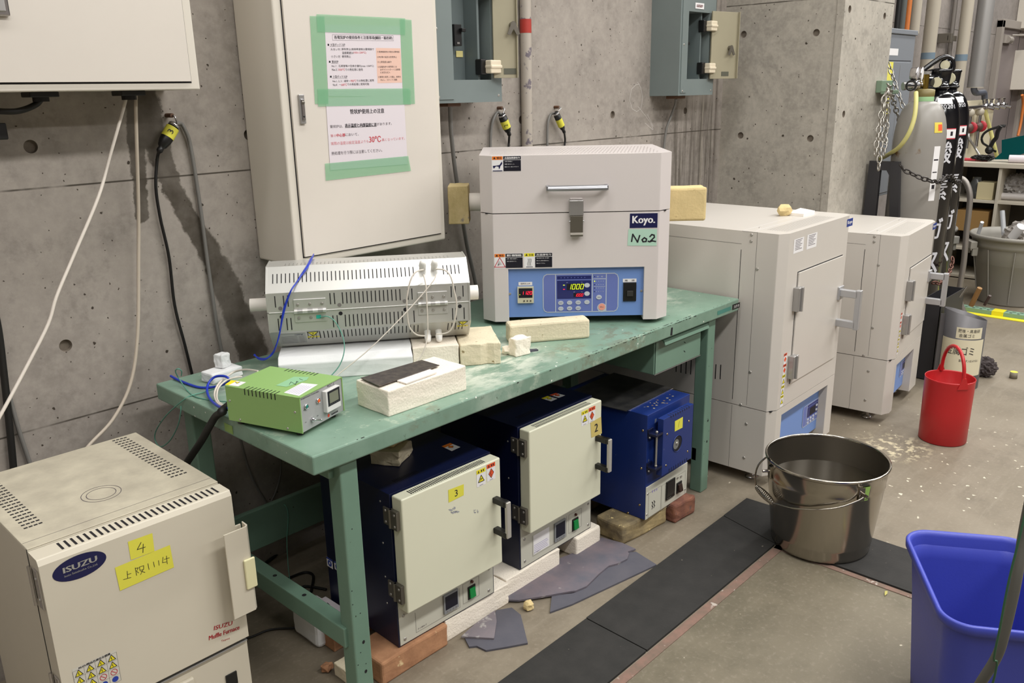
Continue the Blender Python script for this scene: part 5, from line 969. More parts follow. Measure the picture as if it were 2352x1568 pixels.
mb.lathe([(.0305, -.0), (.0305, .002), (.0285, .002), (.0285, -.003)], m_cob, 28, axis=((u, -t, v), (0, -1, 0))); mb.disc(pD, u-.008, v, .018, mat('grey_peephole', (116, 116, 112), .6), .0008, n=24); mb.screw(pD, u-.004, v+.002, .006, m_screw, .001)
d = mb.build('door', o, bevel=.003)
mb = MB(); P = [fd(*q) for q in ((1347, 262), (1392, 237), (1390, 298), (1346, 320))]; mb.poly(pD, P, m_yel, .0007); c = [sum(p[i] for p in P)/4 for i in (0, 1)]; mb.stroke(pD, [(c[0]+.003, c[1]+.011), (c[0]-.002, c[1]-.011)], .0009, m_ink, .001); mb.build('number_tape', d)
mb = MB(); hx = .018
z_a = F.F(*S4(1235, 335), -.02)[1]; z_b = F.F(*S4(1235, 520), -.02)[1]
mb.cyl((hx, -.026, z_b-.004), (hx, -.026, z_a+.006), .0036, m_steel, 12)
for z in (z_a, z_b): mb.box(-.006+.006, -.036, z-.004, .045, -.0, z+.004, m_nav); mb.box(.0, -.006, z-.016, .03, 0, z+.016, m_nav); mb.sphere((hx, -.026, z+.008), .0048, m_screw); mb.sphere((.004, -.008, z-.012), .004, m_screw)
mb.build('hinge_rod', o, bevel=.001)
pB = PF(-.003); mb = MB()
for q in (((1196, 655), (1262, 758)), ((1272, 610), (1398, 676))):
    a = f0(*q[0]); c = f0(*q[1]); mb.stroke(pB, [(a[0], a[1]-.008), (a[0], c[1]), (c[0], c[1]), (c[0], a[1]-.008)], .001, m_greytext, .0006, True)
for i in range(3): u, v = f0(1217+12*i, 655-6*i); mb.rect(pB, u-.002, v-.005, u+.003, v+.004, MATS['violet_print'], .0006)
u, v = f0(1222, 730)
for k in (-1, 1): mb.stroke(pB, [(u+.006*k-.003, v+.014), (u+.006*k+.003, v+.007), (u+.006*k-.003, v), (u+.006*k+.003, v-.007), (u+.006*k-.003, v-.013)], .003, m_ink, .0008)
mb.text(pB, 'DENKEN', u, v-.022, .02, .003, m_ink, .0008) if False else None
cp = mb.build('control_plate', o)
a = f0(1293, 605); b = f0(1337, 675); mb = MB(); mb.box(a[0], -.008, b[1], b[0], -.003, a[1], m_black); mb.rect(PF(-.008), a[0]+.004, b[1]+.012, b[0]-.004, a[1]-.004, mat('dark_screen', (40, 36, 34), .2), .0004)
for k in range(3): mb.disc(PF(-.008), a[0]+.008+.009*k, b[1]+.006, .002, m_greytext, .0005, n=8)
mb.build('digital_meter', cp, bevel=.0008)
a = f0(1352, 610); b = f0(1377, 650); mb = MB(); mb.box(a[0], -.007, b[1], b[0], -.003, a[1], m_black); mb.obox(((a[0]+b[0])/2, -.009, (a[1]+b[1])/2), ((b[0]-a[0])*.35, 0, 0), (0, .005, .001), (0, .003, (a[1]-b[1])*.33), mat('dark_rocker', (40, 18, 14), .35)); mb.build('rocker_switch', cp, bevel=.0008)
for q in ((1357, 578), (1376, 570)): u, v = f0(*q); mb = MB(); mb.cyl((u, -.003, v), (u, -.007, v), .004, m_screw, 12); mb.build('pilot_lamp', cp)
c = [BZ(*Z4b(*p), zt+.003) for p in ((30, 950), (360, 785))]; mb = MB(); P = [F._p(*Z4b(30, 952), 2, zt+.003), F._p(*Z4b(362, 786), 2, zt+.003)]
mb.prism([(P[0].x, P[0].y), (P[1].x, P[1].y), (P[1].x+.01, D_-.03), (P[0].x-.02, D_-.03)], zt+.0006, zt+.003, mat('dark_sheet_metal', (66, 66, 68), .4, .7, c2=(96, 94, 92), vs=20))
dq = Vector((P[1].x-P[0].x, P[1].y-P[0].y, 0)); mb.obox(((P[0].x+P[1].x)/2, (P[0].y+P[1].y)/2, zt+.002), dq/2, Vector((-dq.y, dq.x, 0)).normalized()*.001, (0, 0, .0015), m_chrome); oo = mb.build('metal_sheet', loc=(x, y, 0), rz=yaw); tag(oo, 'dark dusty metal sheet lying on top of the bright blue furnace', 'sheet')
# ---------------------------------------------------------------- bricks and boards under the furnaces
def blk(name, x0, y0, x1, y1, h, m, seed, label, cat='brick', rz=0, group=None, z=.0006, **k):
    o = rough_block(name, x1-x0, y1-y0, h, m, ((x0+x1)/2, (y0+y1)/2, z), rz, seed=seed, **k); return tag(o, label, cat, group)
m_terra = mat('terracotta_brick', (184, 136, 100), .92, bump=.5, bs=90, c2=(152, 108, 78), vs=16, spots=[((222, 196, 150), 24, .66)])
m_redb = mat('red_brick', (148, 98, 76), .92, bump=.6, bs=90, c2=(104, 66, 56), vs=18, spots=[((84, 78, 76), 14, .60)])
m_soot = mat('sooty_yellow_brick', (176, 156, 112), .92, bump=.7, bs=90, c2=(92, 82, 66), vs=9, spots=[((222, 200, 140), 40, .66)])
blk('brick', .190, -.684, .424, -.56, .0690, m_terra, 31, 'orange terracotta brick under the near left end of furnace 3', rz=-.005, bev=.006)
blk('brick', .190, -.47, .424, -.36, .0690, m_terra, 32, 'terracotta brick at the back under furnace 3, mostly hidden')
blk('board_block', .427, -.672, .684, -.36, .0690, m_foam, 33, 'white board block between the terracotta brick and the gap, under furnaces 3 and 2', 'block', jit=.001, bev=.003)
blk('fire_brick', .690, -.658, .942, -.54, .0690, m_foam, 34, 'white brick jutting out under the left half of furnace 2')
blk('fire_brick', 1.022, -.664, 1.152, -.43, .0690, m_foam, 35, 'white brick jutting out under the right end of furnace 2, beside the grey tiles', bev=.006)
blk('fire_brick', 1.190, -.745, 1.428, -.62, .0690, m_soot, 36, 'soot-stained yellow brick under the front of the bright blue furnace', rz=-.1, bev=.008, jit=.0014)
blk('brick', 1.436, -.788, 1.560, -.66, .0690, m_redb, 37, 'dark red brick under the front right corner of the bright blue furnace', rz=-.08, bev=.008, jit=.0014)
blk('fire_brick', 1.25, -.50, 1.50, -.40, .0690, m_soot, 38, 'soot-stained brick at the back under the bright blue furnace', bev=.009)
blk('fire_brick', .70, -.42, .99, -.33, .0690, m_foam, 39, 'white brick at the back under furnace 2')
blk('plaster_block', .166, -.428, .252, -.300, .088, m_fib, 40, 'white block on the floor beside the lower end rail of the bench', 'block', bev=.012)
mb = MB(); mb.box(.186, -.52, .0895, .256, -.345, .0925, m_paper); pl = PT(.0925); mb.text(pl, 'E11', .224, -.40, .05, .026, m_ink, .0008, rot=-1.7, bold=.0006); mb.text(pl, 'φ50', .208, -.372, .04, .02, m_ink, .0008, rot=-1.7, bold=.0005)
tag(mb.build('paper_card'), 'white card with black handwriting lying on the white block behind the near bench leg', 'card')
o = stone('brick_fragment', .018, m_terra, (.130, -.52, .0), 5); tag(o, 'small brown brick fragment on the floor behind the near bench leg', 'brick piece')
blk('fire_brick', .132, -.625, .186, -.55, .04, m_fb2, 41, 'cream brick piece on the floor right behind the near bench leg', 'brick piece')
o = rough_block('fire_brick_piece', .095, .085, .042, m_fb2, (.408, -.500, .5236), .5, seed=61, jit=.0022, bev=.012); tag(o, 'thick pale brick piece on top of furnace 3 under the bench', 'brick piece')
o = rough_block('fire_brick_piece', .065, .06, .045, m_yb, (.412, -.492, .567), .3, seed=62, jit=.002, bev=.008); tag(o, 'smaller yellow brick piece stacked on the pale one above furnace 3', 'brick piece')
# dark tiles
m_slate = mat('slate_grey_tile', (92, 92, 102), .7, c2=(118, 106, 112), vs=11, spots=[((156, 152, 150), 18, .66)], bump=.2, bs=60)
m_sl2 = mat('slate_grey_tile_light', (112, 108, 116), .7, c2=(128, 118, 122), vs=11, spots=[((166, 162, 160), 18, .62)], bump=.2, bs=60); m_sl3 = mat('slate_grey_tile_dark', (78, 78, 88), .7, c2=(90, 88, 96), vs=11, bump=.2, bs=60)
def tile(label, pts, z0, z1, mm=None):
    P = [BZ(*S4(*p), z1) for p in pts]; P = [(p.x, p.y) for p in P]
    a = sum(P[i][0]*P[(i+1) % len(P)][1]-P[(i+1) % len(P)][0]*P[i][1] for i in range(len(P)))
    if a < 0: P = P[::-1]
    return tag(MB().prism(P, z0, z1, mm or m_slate).build('slate_tile', bevel=.0012), label, 'tile', 'broken slate tiles on the floor before furnace 2')
tile('broken grey slate tile, upper piece with wavy edge, leaning on white bricks', [(400, 1265), (470, 1268), (640, 1240), (760, 1218), (790, 1215), (850, 1190), (880, 1160), (920, 1120), (975, 1075), (1030, 1060), (1080, 1035), (1090, 1005), (1082, 995), (1128, 980), (1050, 945), (935, 915), (820, 985), (705, 1030), (620, 1075), (430, 1190)], .0066, .0125)
tile('broken grey slate tile, lower piece reaching towards the black mat', [(645, 1335), (770, 1290), (1245, 1068), (1128, 995), (1085, 1000), (1075, 1040), (960, 1090), (880, 1170), (780, 1228), (655, 1245)], .0006, .0062, m_sl3)
tile('small broken grey slate tile lying on top of a larger one near furnace 3', [(145, 1472), (330, 1482), (345, 1385), (335, 1325), (225, 1400)], .0066, .012, m_sl2)
tile('square-ish broken grey slate tile under the small one near furnace 3', [(165, 1480), (190, 1530), (232, 1525), (285, 1550), (405, 1530), (520, 1508), (480, 1350), (430, 1310), (340, 1325), (330, 1420)], .0006, .0062, m_sl3)
o = stone('brick_fragment', .0175, m_yb, tuple(BZ(*S4(542, 1328), 0)+Vector((0, .012, 0))), 21, sq=(1, .9, 1)); tag(o, 'small yellow brick crumb on the floor between the slate tiles', 'brick piece')
# cables on the floor under the bench
G2 = lambda X, Y, z=.006: BZ(560+X/5.444, 1280+Y/5.444, z)
cable('cable', 'black cable looped on the floor beside furnace 3 behind the bench leg', [G2(300, 350), G2(430, 320), G2(600, 240), G2(760, 185), G2(850, 205), G2(868, 270), G2(840, 420), G2(810, 530), G2(770, 545), G2(715, 470), G2(712, 400), G2(760, 360), G2(900, 375), G2(1030, 400)], .0042, m_black)
cable('cable', 'thin dark cable on the floor between the cream furnace and the white block', [G2(-60, 1030), G2(100, 990), G2(280, 915), G2(420, 890), G2(620, 880), G2(800, 850)], .003, m_black)
cable('cable', 'dark hose lying on the floor under the bench along the back rail', [BZ(600, 1300, .006), BZ(640, 1270, .006), BZ(690, 1232, .006), BZ(740, 1205, .006), BZ(800, 1180, .006)], .005, m_black)
cable('cable', 'grey cable sagging down the wall under the left end of the bench', [BY(552, 1005, .085), BY(566, 1060, .085), BY(585, 1110, .085), BY(617, 1166, .085), BY(630, 1220, .085)], .004, m_gcab)
cable('cable', 'thin grey cable hanging down the wall behind the near bench corner', [BY(645, 1050, .09), BY(644, 1090, .09), BY(633, 1130, .09), BY(615, 1166, .09)], .003, m_gcab)
cable('cable', 'thin teal wire hanging over the back rail under the bench', [BY(636, 1158, -.03), BY(655, 1160, -.058), BY(662, 1185, -.06), BY(659, 1240, -.062), BY(662, 1300, -.08), BY(668, 1345, -.15)], .0013, m_tcab)
# ---------------------------------------------------------------- cream muffle furnace at the left front
x, y, yaw, W_, t = -.5114, -.5171, -.0124, .4027, .058; zt, dz0, D_ = .65, .2661, .442
m_c4 = mat('ivory_enamel', (208, 200, 182), .42, var=.03, vs=3); m_c4t = mat('dusty_ivory_top', (200, 192, 171), .55, c2=(176, 168, 150), vs=14)
o4 = thing('muffle_furnace', 'large cream muffle furnace standing at the left front, slotted top, yellow tape marked 4', 'furnace', (x, y, 0), yaw); F = Fr(x, y, yaw); cv = lambda a, b: F.F(*Sf(a, b), -t); cT = lambda a, b: F.T(*Sf(a, b), zt)
mb = MB(); mb.box(0, .0, .03, W_, D_, zt-.003, m_c4); mb.box(0, .0, zt-.003, W_, D_, zt, m_c4t); pT = PT(zt)
mb.rect(PL(0), -.003, dz0, .001, zt, m_gap, .0006)
def tgrid(c, nx, ny):
    P = [cT(*p) for p in c]
    for i in range(nx):
        for j in range(ny):
            s = (i+.5)/nx; q = (j+.5)/ny; a = [P[0][k]*(1-s)+P[1][k]*s for k in (0, 1)]; b = [P[3][k]*(1-s)+P[2][k]*s for k in (0, 1)]; u = a[0]*(1-q)+b[0]*q; v = a[1]*(1-q)+b[1]*q
            mb.rect(pT, u-.0036, v-.0028, u+.0036, v+.0028, m_gap, .0004)
tgrid(((655, 132), (745, 108), (1120, 326), (1018, 358)), 4, 20)
PP = [cT(*p) for p in ((655, 132), (745, 108), (1120, 326), (1018, 358))]; off = W_-(PP[1][0]+PP[0][0])/2
L0 = [cT(*p) for p in ((260, 622), (145, 662))]; u1 = L0[0][0]; u0 = u1-abs(PP[1][0]-PP[0][0])
for i in range(4):
    for j in range(20): v = L0[1][1]+.006+j*(PP[0][1]-L0[1][1])/20; u = u0+(i+.5)*(u1-u0)/4; mb.rect(pT, u-.0036, v-.0028, u+.0036, v+.0028, m_gap, .0004)
c = cT(600, 447); e = cT(718, 430); r = math.hypot(e[0]-c[0], e[1]-c[1])
for rr in (r, r*.74): mb.stroke(pT, [(c[0]+rr*math.cos(q*math.pi/24), c[1]+rr*math.sin(q*math.pi/24)) for q in range(48)], .0014, m_ink2, .0004, True)
mb.stroke(pT, [(.002, .03), (W_-.002, .03)], .0008, m_ink2, .0004)
mb.build('body', o4, bevel=.002)
mb = MB(); zd = zt-.004; mb.prism([(-t, dz0), (-t, zd-.012), (-t+.006, zd), (-.003, zd), (-.003, dz0)], 0, W_, m_c4, fn=lambda u, v, w: (w, u, v)); pTd = PT(zd)
for i in range(27): u = .052+i*.0126; mb.rect(pTd, u-.0023, -t+.012, u+.0023, -.012, m_gap, .0005)
door = mb.build('door', o4, bevel=.002)
pD = PF(-t)
mb = MB(); a = cv(310, 915); b = cv(637, 840); c = cv(473, 877); rx = (b[0]-a[0])/2; ry = abs(cv(473, 800)[1]-cv(473, 955)[1])/2*.92; mb.disc(pD, c[0], c[1], rx, m_navy, .0006, ry=ry, n=40); mb.text(pD, 'ISUZU', c[0]+rx*.02, c[1]+ry*.16, rx*1.24, ry*.48, mat('silver_letter', (190, 190, 186), .35, .6), .0012, bold=.0009); mb.text(pD, 'Isuzu Seisakusho Co.,Ltd.', c[0]+rx*.02, c[1]-ry*.36, rx*1.24, ry*.2, MATS['silver_letter'], .0012); mb.build('maker_badge', door)
mb = MB(); mb.poly(pD, [cv(*p) for p in ((757, 732), (902, 680), (915, 788), (775, 840))], m_yel, .0006); hand(mb, pD, cv, lambda a, b: (a, b), [[(835, 735), (812, 778), (860, 762)], [(848, 745), (846, 795)]], .0014, m_ink, .001)
mb.poly(pD, [cv(*p) for p in ((680, 885), (1006, 750), (1030, 882), (710, 1022))], m_yel, .0009)
hand(mb, pD, cv, lambda a, b: (a, b), [[(752, 905), (756, 948)], [(756, 925), (775, 918)], [(730, 955), (775, 942)], [(800, 885), (808, 930)], [(800, 888), (818, 885), (808, 905), (820, 915)], [(825, 880), (850, 872), (850, 895), (828, 900), (825, 880)], [(832, 905), (858, 912)], [(845, 898), (832, 925)], [(875, 860), (882, 895)], [(908, 850), (914, 880)], [(938, 842), (942, 870)], [(965, 822), (962, 855), (985, 850)], [(985, 815), (990, 862)], [(972, 835), (1002, 826)]], .0011, m_ink, .0013); mb.build('number_tape', door)
mb = MB()
def rl(s, a, b, h): ptxt(mb, pD, cv, s, a, b, h, mat('maroon_print', (168, 40, 48), .5), .0008, .0004)
ptxt(mb, pD, lambda a, b: cv(a, b), 'ISUZU', (1268, 1243), (1376, 1212), 24, mat('maroon_print', (168, 40, 48), .5), .0008, .0004); ptxt(mb, pD, cv, 'Muffle Furnace', (1238, 1302), (1418, 1236), 26, MATS['maroon_print'], .0008, .0004); ptxt(mb, pD, cv, 'Taiyou', (1310, 1322), (1360, 1303), 15, MATS['maroon_print'], .0008)
mb.build('printing', door)
Zs = lambda X, Y: ((100+X/10.69)*2.58, (1480+Y/10.69-960)*2.58)
mb = MB(); a = cv(*Zs(695, 600)); b = cv(*Zs(1775, 130)); c = cv(*Zs(740, 900)); gx0, gx1, gz1 = a[0], b[0], (a[1]+b[1])/2; gh = .075; gz0 = gz1-gh; mb.rect(pD, gx0, gz0, gx1, gz1, mat('sticker_ivory', (206, 202, 190), .5), .0004); cw = (gx1-gx0)/4; rh = (gz1-.006-gz0)/4
mb.text(pD, 'ISUZU製品共通安全標識', (gx0+gx1)/2, gz1-.003, (gx1-gx0)*.72, .0045, m_ink, .0008, bold=.0003)
for i in range(5): mb.stroke(pD, [(gx0+i*cw, gz0), (gx0+i*cw, gz1-.006)], .0006, m_greytext, .0006); mb.stroke(pD, [(gx0, gz0+i*rh), (gx1, gz0+i*rh)], .0005, m_greytext, .0006)
for i in range(4):
    for j in range(4):
        cu, cw_ = gx0+(i+.5)*cw, gz1-.006-(j+.5)*rh
        if i+j < 5 and not (j == 2 and i > 1) and j < 3: tri(mb, pD, cu, cw_, cw*.36, m_yel2, m_ink, .0008); mb.stroke(pD, [(cu, cw_+cw*.12), (cu-cw*.05, cw_-cw*.02), (cu+cw*.03, cw_-cw*.14)], cw*.05, m_ink, .0012)
        elif j < 3: mb.stroke(pD, [(cu+cw*.3*math.cos(q*.35), cw_+cw*.3*math.sin(q*.35)) for q in range(18)], cw*.06, m_red, .0008, True); mb.stroke(pD, [(cu-cw*.2, cw_+cw*.2), (cu+cw*.2, cw_-cw*.2)], cw*.06, m_red, .0009)
        else: mb.disc(pD, cu, cw_, cw*.3, m_blue, .0008)
mb.build('safety_label', door)
# bent sheet handle with cream pad
ch = lambda a, b: F.F(*Sf(a, b), -t-.038); h0 = ch(1325, 700); h1 = ch(1470, 637); h2 = ch(1543, 1125); h3 = ch(1392, 1188); xa = (h0[0]+h3[0])/2; xb = (h1[0]+h2[0])/2; z1 = (h0[1]+h1[1])/2; z0 = (h2[1]+h3[1])/2; y0 = -t-.038
mb = MB(); mb.prism([(xa, y0), (xb-.008, y0), (xb-.001, y0+.007), (xb, y0+.03), (xb-.003, y0+.03), (xb-.005, y0+.008), (xb-.009, y0+.004), (xa, y0+.004)], z0, z1, m_c4); mb.box(W_-.004, -t+.002, z0+.02, xb, -t+.006, z1-.01, m_c4) if xb > W_ else None
hd = mb.build('handle', door, bevel=.002); a = ch(1442, 870); b = ch(1518, 965); mb = MB(); mb.box(a[0], y0-.006, b[1]-.01, b[0]+.001, y0, a[1]+.012, mat('cream_pad', (224, 218, 176), .45)); mb.build('pad', hd, bevel=.006, seg=4)
for q in ((170, 850, 215, 1075), (300, 1480, 340, 1640)):
    a = F.L(*Sf(q[0], q[1]), 0); b = F.L(*Sf(q[2], q[3]), 0); z1, z0 = max(a[1], b[1]), min(a[1], b[1]); mb = MB(); mb.box(-.004, -t+.008, z0, 0, -t+.030, z1, m_chrome); mb.cyl((-.006, -.016, z0), (-.006, -.016, z1), .004, m_chrome, 10); mb.box(-.004, -.013, z0+.01, 0, -.004, z1-.01, m_dsteel); mb.screw(PL(-.004), t-.018, z1-.02, .004, m_screw); mb.screw(PL(-.004), t-.018, z0+.02, .004, m_screw); mb.build('hinge', o4, bevel=.001)
mb = MB(); mb.box(0, -t+.012, .03, W_, 0, dz0-.012, m_c4); mb.box(.002, -t+.004, dz0-.012, W_-.002, -t+.014, dz0-.009, m_steel); mb.box(0, -.04, dz0-.012, W_, 0, dz0, m_gap); pb = PF(-t+.012); cb = lambda a, b: F.F(*Sf(a, b), -t+.012)
mb.build('base', o4, bevel=.002)
a = cb(1335, 1535); mb = MB(); mb.box(a[0], -t+.008, a[1]-.03, a[0]+.028, -t+.012, a[1]+.004, m_black); mb.build('power_switch', o4, bevel=.001)
a = cb(1090, 1560); mb = MB(); mb.box(a[0]-.02, -t+.002, a[1]-.04, a[0]+.02, -t+.012, a[1]+.004, m_c4); mb.build('cover_knob', o4, bevel=.003)
for xx, yy in ((.03, .0), (W_-.03, .0), (.03, D_-.03), (W_-.03, D_-.03)): mb = MB(); mb.cyl((xx, yy, 0), (xx, yy, .032), .018, m_black); mb.build('foot', o4)
# ---------------------------------------------------------------- black rubber mats
m_mat = mat('black_rubber_mat', (32, 31, 29), .8, c2=(44, 42, 40), vs=14, bump=.3, bs=120, spots=[((120, 112, 100), 60, .74)])
for (P, l) in (([(.05, -1.118), (.764, -1.118), (.770, -.902), (.05, -.906)], 'long black rubber mat strip in front of furnace 3, the near piece'), ([(.768, -1.118), (1.526, -1.118), (1.586, -.888), (.774, -.900)], 'black rubber mat strip running on towards the steel bucket'), ([(1.530, -1.120), (1.530, -1.27), (1.780, -1.27), (1.768, -.884), (1.590, -.887)], 'black rubber mat turning the corner under the steel bucket'), ([(1.532, -1.274), (1.532, -2.2), (1.782, -2.2), (1.780, -1.274)], 'black rubber mat strip between the steel bucket and the blue bin')):
    tag(MB().prism(P, .0006, .0075, m_mat).build('rubber_mat', bevel=.002), l, 'mat', 'black rubber mats')
# ---------------------------------------------------------------- steel bucket
BXc, BYc = 1.649, -1.219; t = thing('bucket', 'large stainless steel bucket part-filled with murky water, on the black mats', 'bucket', (BXc, BYc, .0082))
m_ss = mat('stainless_steel', (176, 170, 160), .17, 1.0); m_ssi = mat('stainless_inside', (150, 144, 134), .34, 1.0)
H_ = .302; rb, rt = .158, .192; R_ = lambda z: rb+(rt-rb)*min(1, z/H_)
mb = MB(); mb.lathe([(0, .004), (rb-.01, .004), (rb-.006, 0), (rb, .002), (rb+.001, .012), (R_(.04), .04), (R_(.04)+.0012, .042), (R_(.05), .046), (R_(.235), .235), (R_(.24)+.0015, .24), (R_(.246), .246), (R_(.295), .295), (rt+.002, H_-.004), (rt+.005, H_), (rt+.005, H_+.005), (rt+.001, H_+.008), (rt-.003, H_+.005), (rt-.003, H_-.002)], m_ss, 72)
mb.lathe([(rt-.003, H_-.002), (R_(.2)-.002, .2), (rb-.002, .006), (0, .006)], m_ssi, 72); mb.build('shell', t)
mb = MB(); mb.lathe([(0, .215), (R_(.215)-.0022, .215)], mat('murky_water', (36, 31, 23), .04, spec=.5), 64, smooth=False); mb.build('water', t)
def bk(X, Y, z): p = BZ(1640+X/2.579, 960+Y/2.579, z); return p-Vector((BXc, BYc, .0082))
def ob(X, Y, off):
    d = ray(1640+X/2.579, 960+Y/2.579); best = None
    for k in range(1200):
        q = CAM+d*(2.0+k*.001)-Vector((BXc, BYc, .0082)); e = math.hypot(q.x, q.y)-R_(max(0, min(H_, q.z)))-off
        if q.z > .33: continue
        if best is None or abs(e) < best[0]: best = (abs(e), q)
        if e < 0: break
    return best[1]
P = [ob(330, 232, .004), ob(305, 235, .006), ob(262, 280, .03), ob(245, 340, .04), ob(250, 405, .035)]; P2 = [ob(352, 505, .02), ob(372, 508, .016), ob(430, 525, .012), ob(500, 538, .011), ob(620, 542, .011), ob(740, 528, .011), ob(850, 490, .012), ob(903, 458, .014)]
mb = MB(); mb.tube(P, .003, m_ss); mb.tube([P[-1], ob(300, 465, .03), P2[0]], .003, m_ss); mb.tube(P2, .003, m_ss); bl = mb.build('bail', t)
A, B = P[-1], P2[0]; mb = MB(); ax = (B-A).normalized(); s = ax.orthogonal().normalized(); q = ax.cross(s); n = 13; pts = []
for i in range(n*10+1): a = i/10*2*math.pi; k = i/(n*10); rr = .0055+.0065*math.sin(math.pi*k)**.7; pts.append(A+(B-A)*k+s*math.cos(a)*rr+q*math.sin(a)*rr)
mb.tube(pts, .0017, m_ss, n=6, sub=1); mb.build('spring_grip', bl)
for pnt in (ob(330, 225, .003), ob(880, 430, .003)): c = Vector((pnt.x, pnt.y, 0)).normalized(); z = .262; r = R_(z); mb = MB(); mb.obox(c*(r+.003)+Vector((0, 0, z)), c.cross(Vector((0, 0, 1)))*.010, c*.003, Vector((0, 0, .022)), m_ss); mb.cyl(c*(r)+Vector((0, 0, z+.004)), c*(r+.028)+Vector((0, 0, z+.004)), .005, m_ss, 12); mb.build('bail_ear', t, bevel=.001)
c = ob(905, 430, .0); a0 = math.atan2(c.y, c.x); mb = MB(); rr = R_(.265)+.0012; vs = []
for i in range(5):
    for z in (.235, .285): r = R_(z)+.001; a = a0-.08+.035*i; vs.append((r*math.cos(a), r*math.sin(a), z))
mb.add(vs, [(2*i, 2*i+2, 2*i+3, 2*i+1) for i in range(4)], mat('green_tape', (150, 190, 96), .6)); mb.build('tape', t)
# ---------------------------------------------------------------- red bucket
t = thing('bucket', 'tall red plastic pail with an upright loop handle on the floor', 'bucket', (2.844, -1.244, .0006)); m_rp = mat('red_plastic', (180, 30, 34), .36, var=.04, vs=9)
MB().lathe([(0, .004), (.088, .004), (.0925, 0), (.0955, .004), (.0965, .15), (.0985, .278), (.0995, .284), (.0975, .286), (.0955, .282), (.092, .02), (0, .012)], m_rp, 48).build('shell', t)
vw = (Vector((2.844, -1.244))-Vector((CAM.x, CAM.y))).normalized(); side = Vector((vw.y, -vw.x)); hp = []
aL = BD(2152, 855, 1)-CAM; e1 = BZ(2160, 848, .285)-Vector((2.844, -1.244, 0)); e2 = BZ(2212, 878, .285)-Vector((2.844, -1.244, 0)); e1 = Vector((e1.x, e1.y)).normalized()*.093; e2 = Vector((e2.x, e2.y)).normalized()*.093
e2 = -e1*.55+e2*.45; e2 = e2.normalized()*.094; mb = MB(); top = Vector((0, 0, .425)); pts = []
for i in range(13): a = math.pi*i/12; m_ = (e1+e2)/2; d_ = (e1-e2)/2; pts.append(Vector((m_.x+d_.x*math.cos(a), m_.y+d_.y*math.cos(a), .285+.135*math.sin(a)**.8)))
mb.tube(pts, .0075, m_rp, n=10, sub=2); 
for e in (e1, e2): n_ = Vector((e.x, e.y, 0)).normalized(); s_ = n_.cross(Vector((0, 0, 1))); mb.add([n_*.0985+s_*-.024+Vector((0, 0, .262)), n_*.0985+s_*.024+Vector((0, 0, .262)), n_*.096+s_*.007+Vector((0, 0, .31)), n_*.096-s_*.007+Vector((0, 0, .31)), n_*.1025+s_*-.022+Vector((0, 0, .262)), n_*.1025+s_*.022+Vector((0, 0, .262)), n_*.102+s_*.007+Vector((0, 0, .31)), n_*.102-s_*.007+Vector((0, 0, .31))], [(0, 1, 2, 3), (7, 6, 5, 4), (0, 4, 5, 1), (1, 5, 6, 2), (2, 6, 7, 3), (3, 7, 4, 0)], m_rp)
mb.build('handle', t)
# ---------------------------------------------------------------- blue bin
u = Vector((-.86, -.51, 0)).normalized(); v = Vector((.51, -.86, 0)).normalized(); rim = .40
cx_, cy_ = 1.165, -1.615; A0 = Vector((cx_, cy_, 0)); LU, LV = .42, .30
def rrect(lu, lv, r, z, c): 
    out = []
    for (sx, sy, a0) in ((1, 1, 0), (-1, 1, 90), (-1, -1, 180), (1, -1, 270)):
        for k in range(13): a = math.radians(a0+k*90/12); p = u*(sx*(lu/2-r)+r*math.cos(a))+v*(sy*(lv/2-r)+r*math.sin(a)); out.append((p.x+c.x, p.y+c.y, z))
    return out
cb_ = A0+u*LU/2+v*LV/2; t = thing('waste_bin', 'open blue plastic waste bin at the lower right corner', 'bin', (cb_.x, cb_.y, .0006))
O = Vector((0, 0, 0)); m_bp = mat('blue_plastic', (62, 72, 172), .42, var=.04, vs=8, bump=.1, bs=200)
lin = lambda a, b, q: a+(b-a)*q
rings = [rrect(.30, .20, .04, .003, O), rrect(.31, .21, .045, 0, O)]+[rrect(lin(.31, LU-.035, q/10), lin(.21, LV-.035, q/10), lin(.045, .055, q/10), lin(0, rim-.035, q/10), O) for q in range(1, 11)]+[rrect(LU-.02, LV-.02, .06, rim-.03, O), rrect(LU-.002, LV-.002, .065, rim-.02, O), rrect(LU, LV, .065, rim-.004, O), rrect(LU-.006, LV-.006, .063, rim, O), rrect(LU-.020, LV-.020, .056, rim-.002, O)]+[rrect(lin(LU-.028, .30, q/10), lin(LV-.028, .20, q/10), lin(.052, .04, q/10), lin(rim-.012, .012, q/10), O) for q in range(11)]
vs = [p for r in rings for p in r]; n = 52; fs = [(k*n+i, k*n+(i+1) % n, (k+1)*n+(i+1) % n, (k+1)*n+i) for k in range(len(rings)-1) for i in range(n)]
mb = MB(); mb.add(vs, [f[::-1] for f in fs], m_bp, True); mb.add(rings[-1], [tuple(range(n))], m_bp); mb.add(rings[1], [tuple(range(n))], m_bp); mb.build('shell', t)
_e = BD(2190, 1680, 1.15); _s = BD(2420, 900, 1.05)
cable('cable', 'thick dark grey cable hanging in front of the blue bin at the right edge', [Vector((_s.x+.12, _s.y-.02, 3.88)), Vector((_s.x+.06, _s.y-.01, 2.4)), BD(2420, 900, 1.05), BD(2372, 1120, 1.05), BD(2350, 1230, 1.06), BD(2335, 1330, 1.06), BD(2308, 1450, 1.07), BD(2288, 1510, 1.08), BD(2245, 1580, 1.1), _e, Vector((_e.x-.05, _e.y+.0, _e.z*.45)), Vector((_e.x-.08, _e.y-.02, .03)), Vector((_e.x-.1, _e.y-.3, .008))], .0062, mat('dark_grey_cable', (84, 82, 76), .5), n=12)
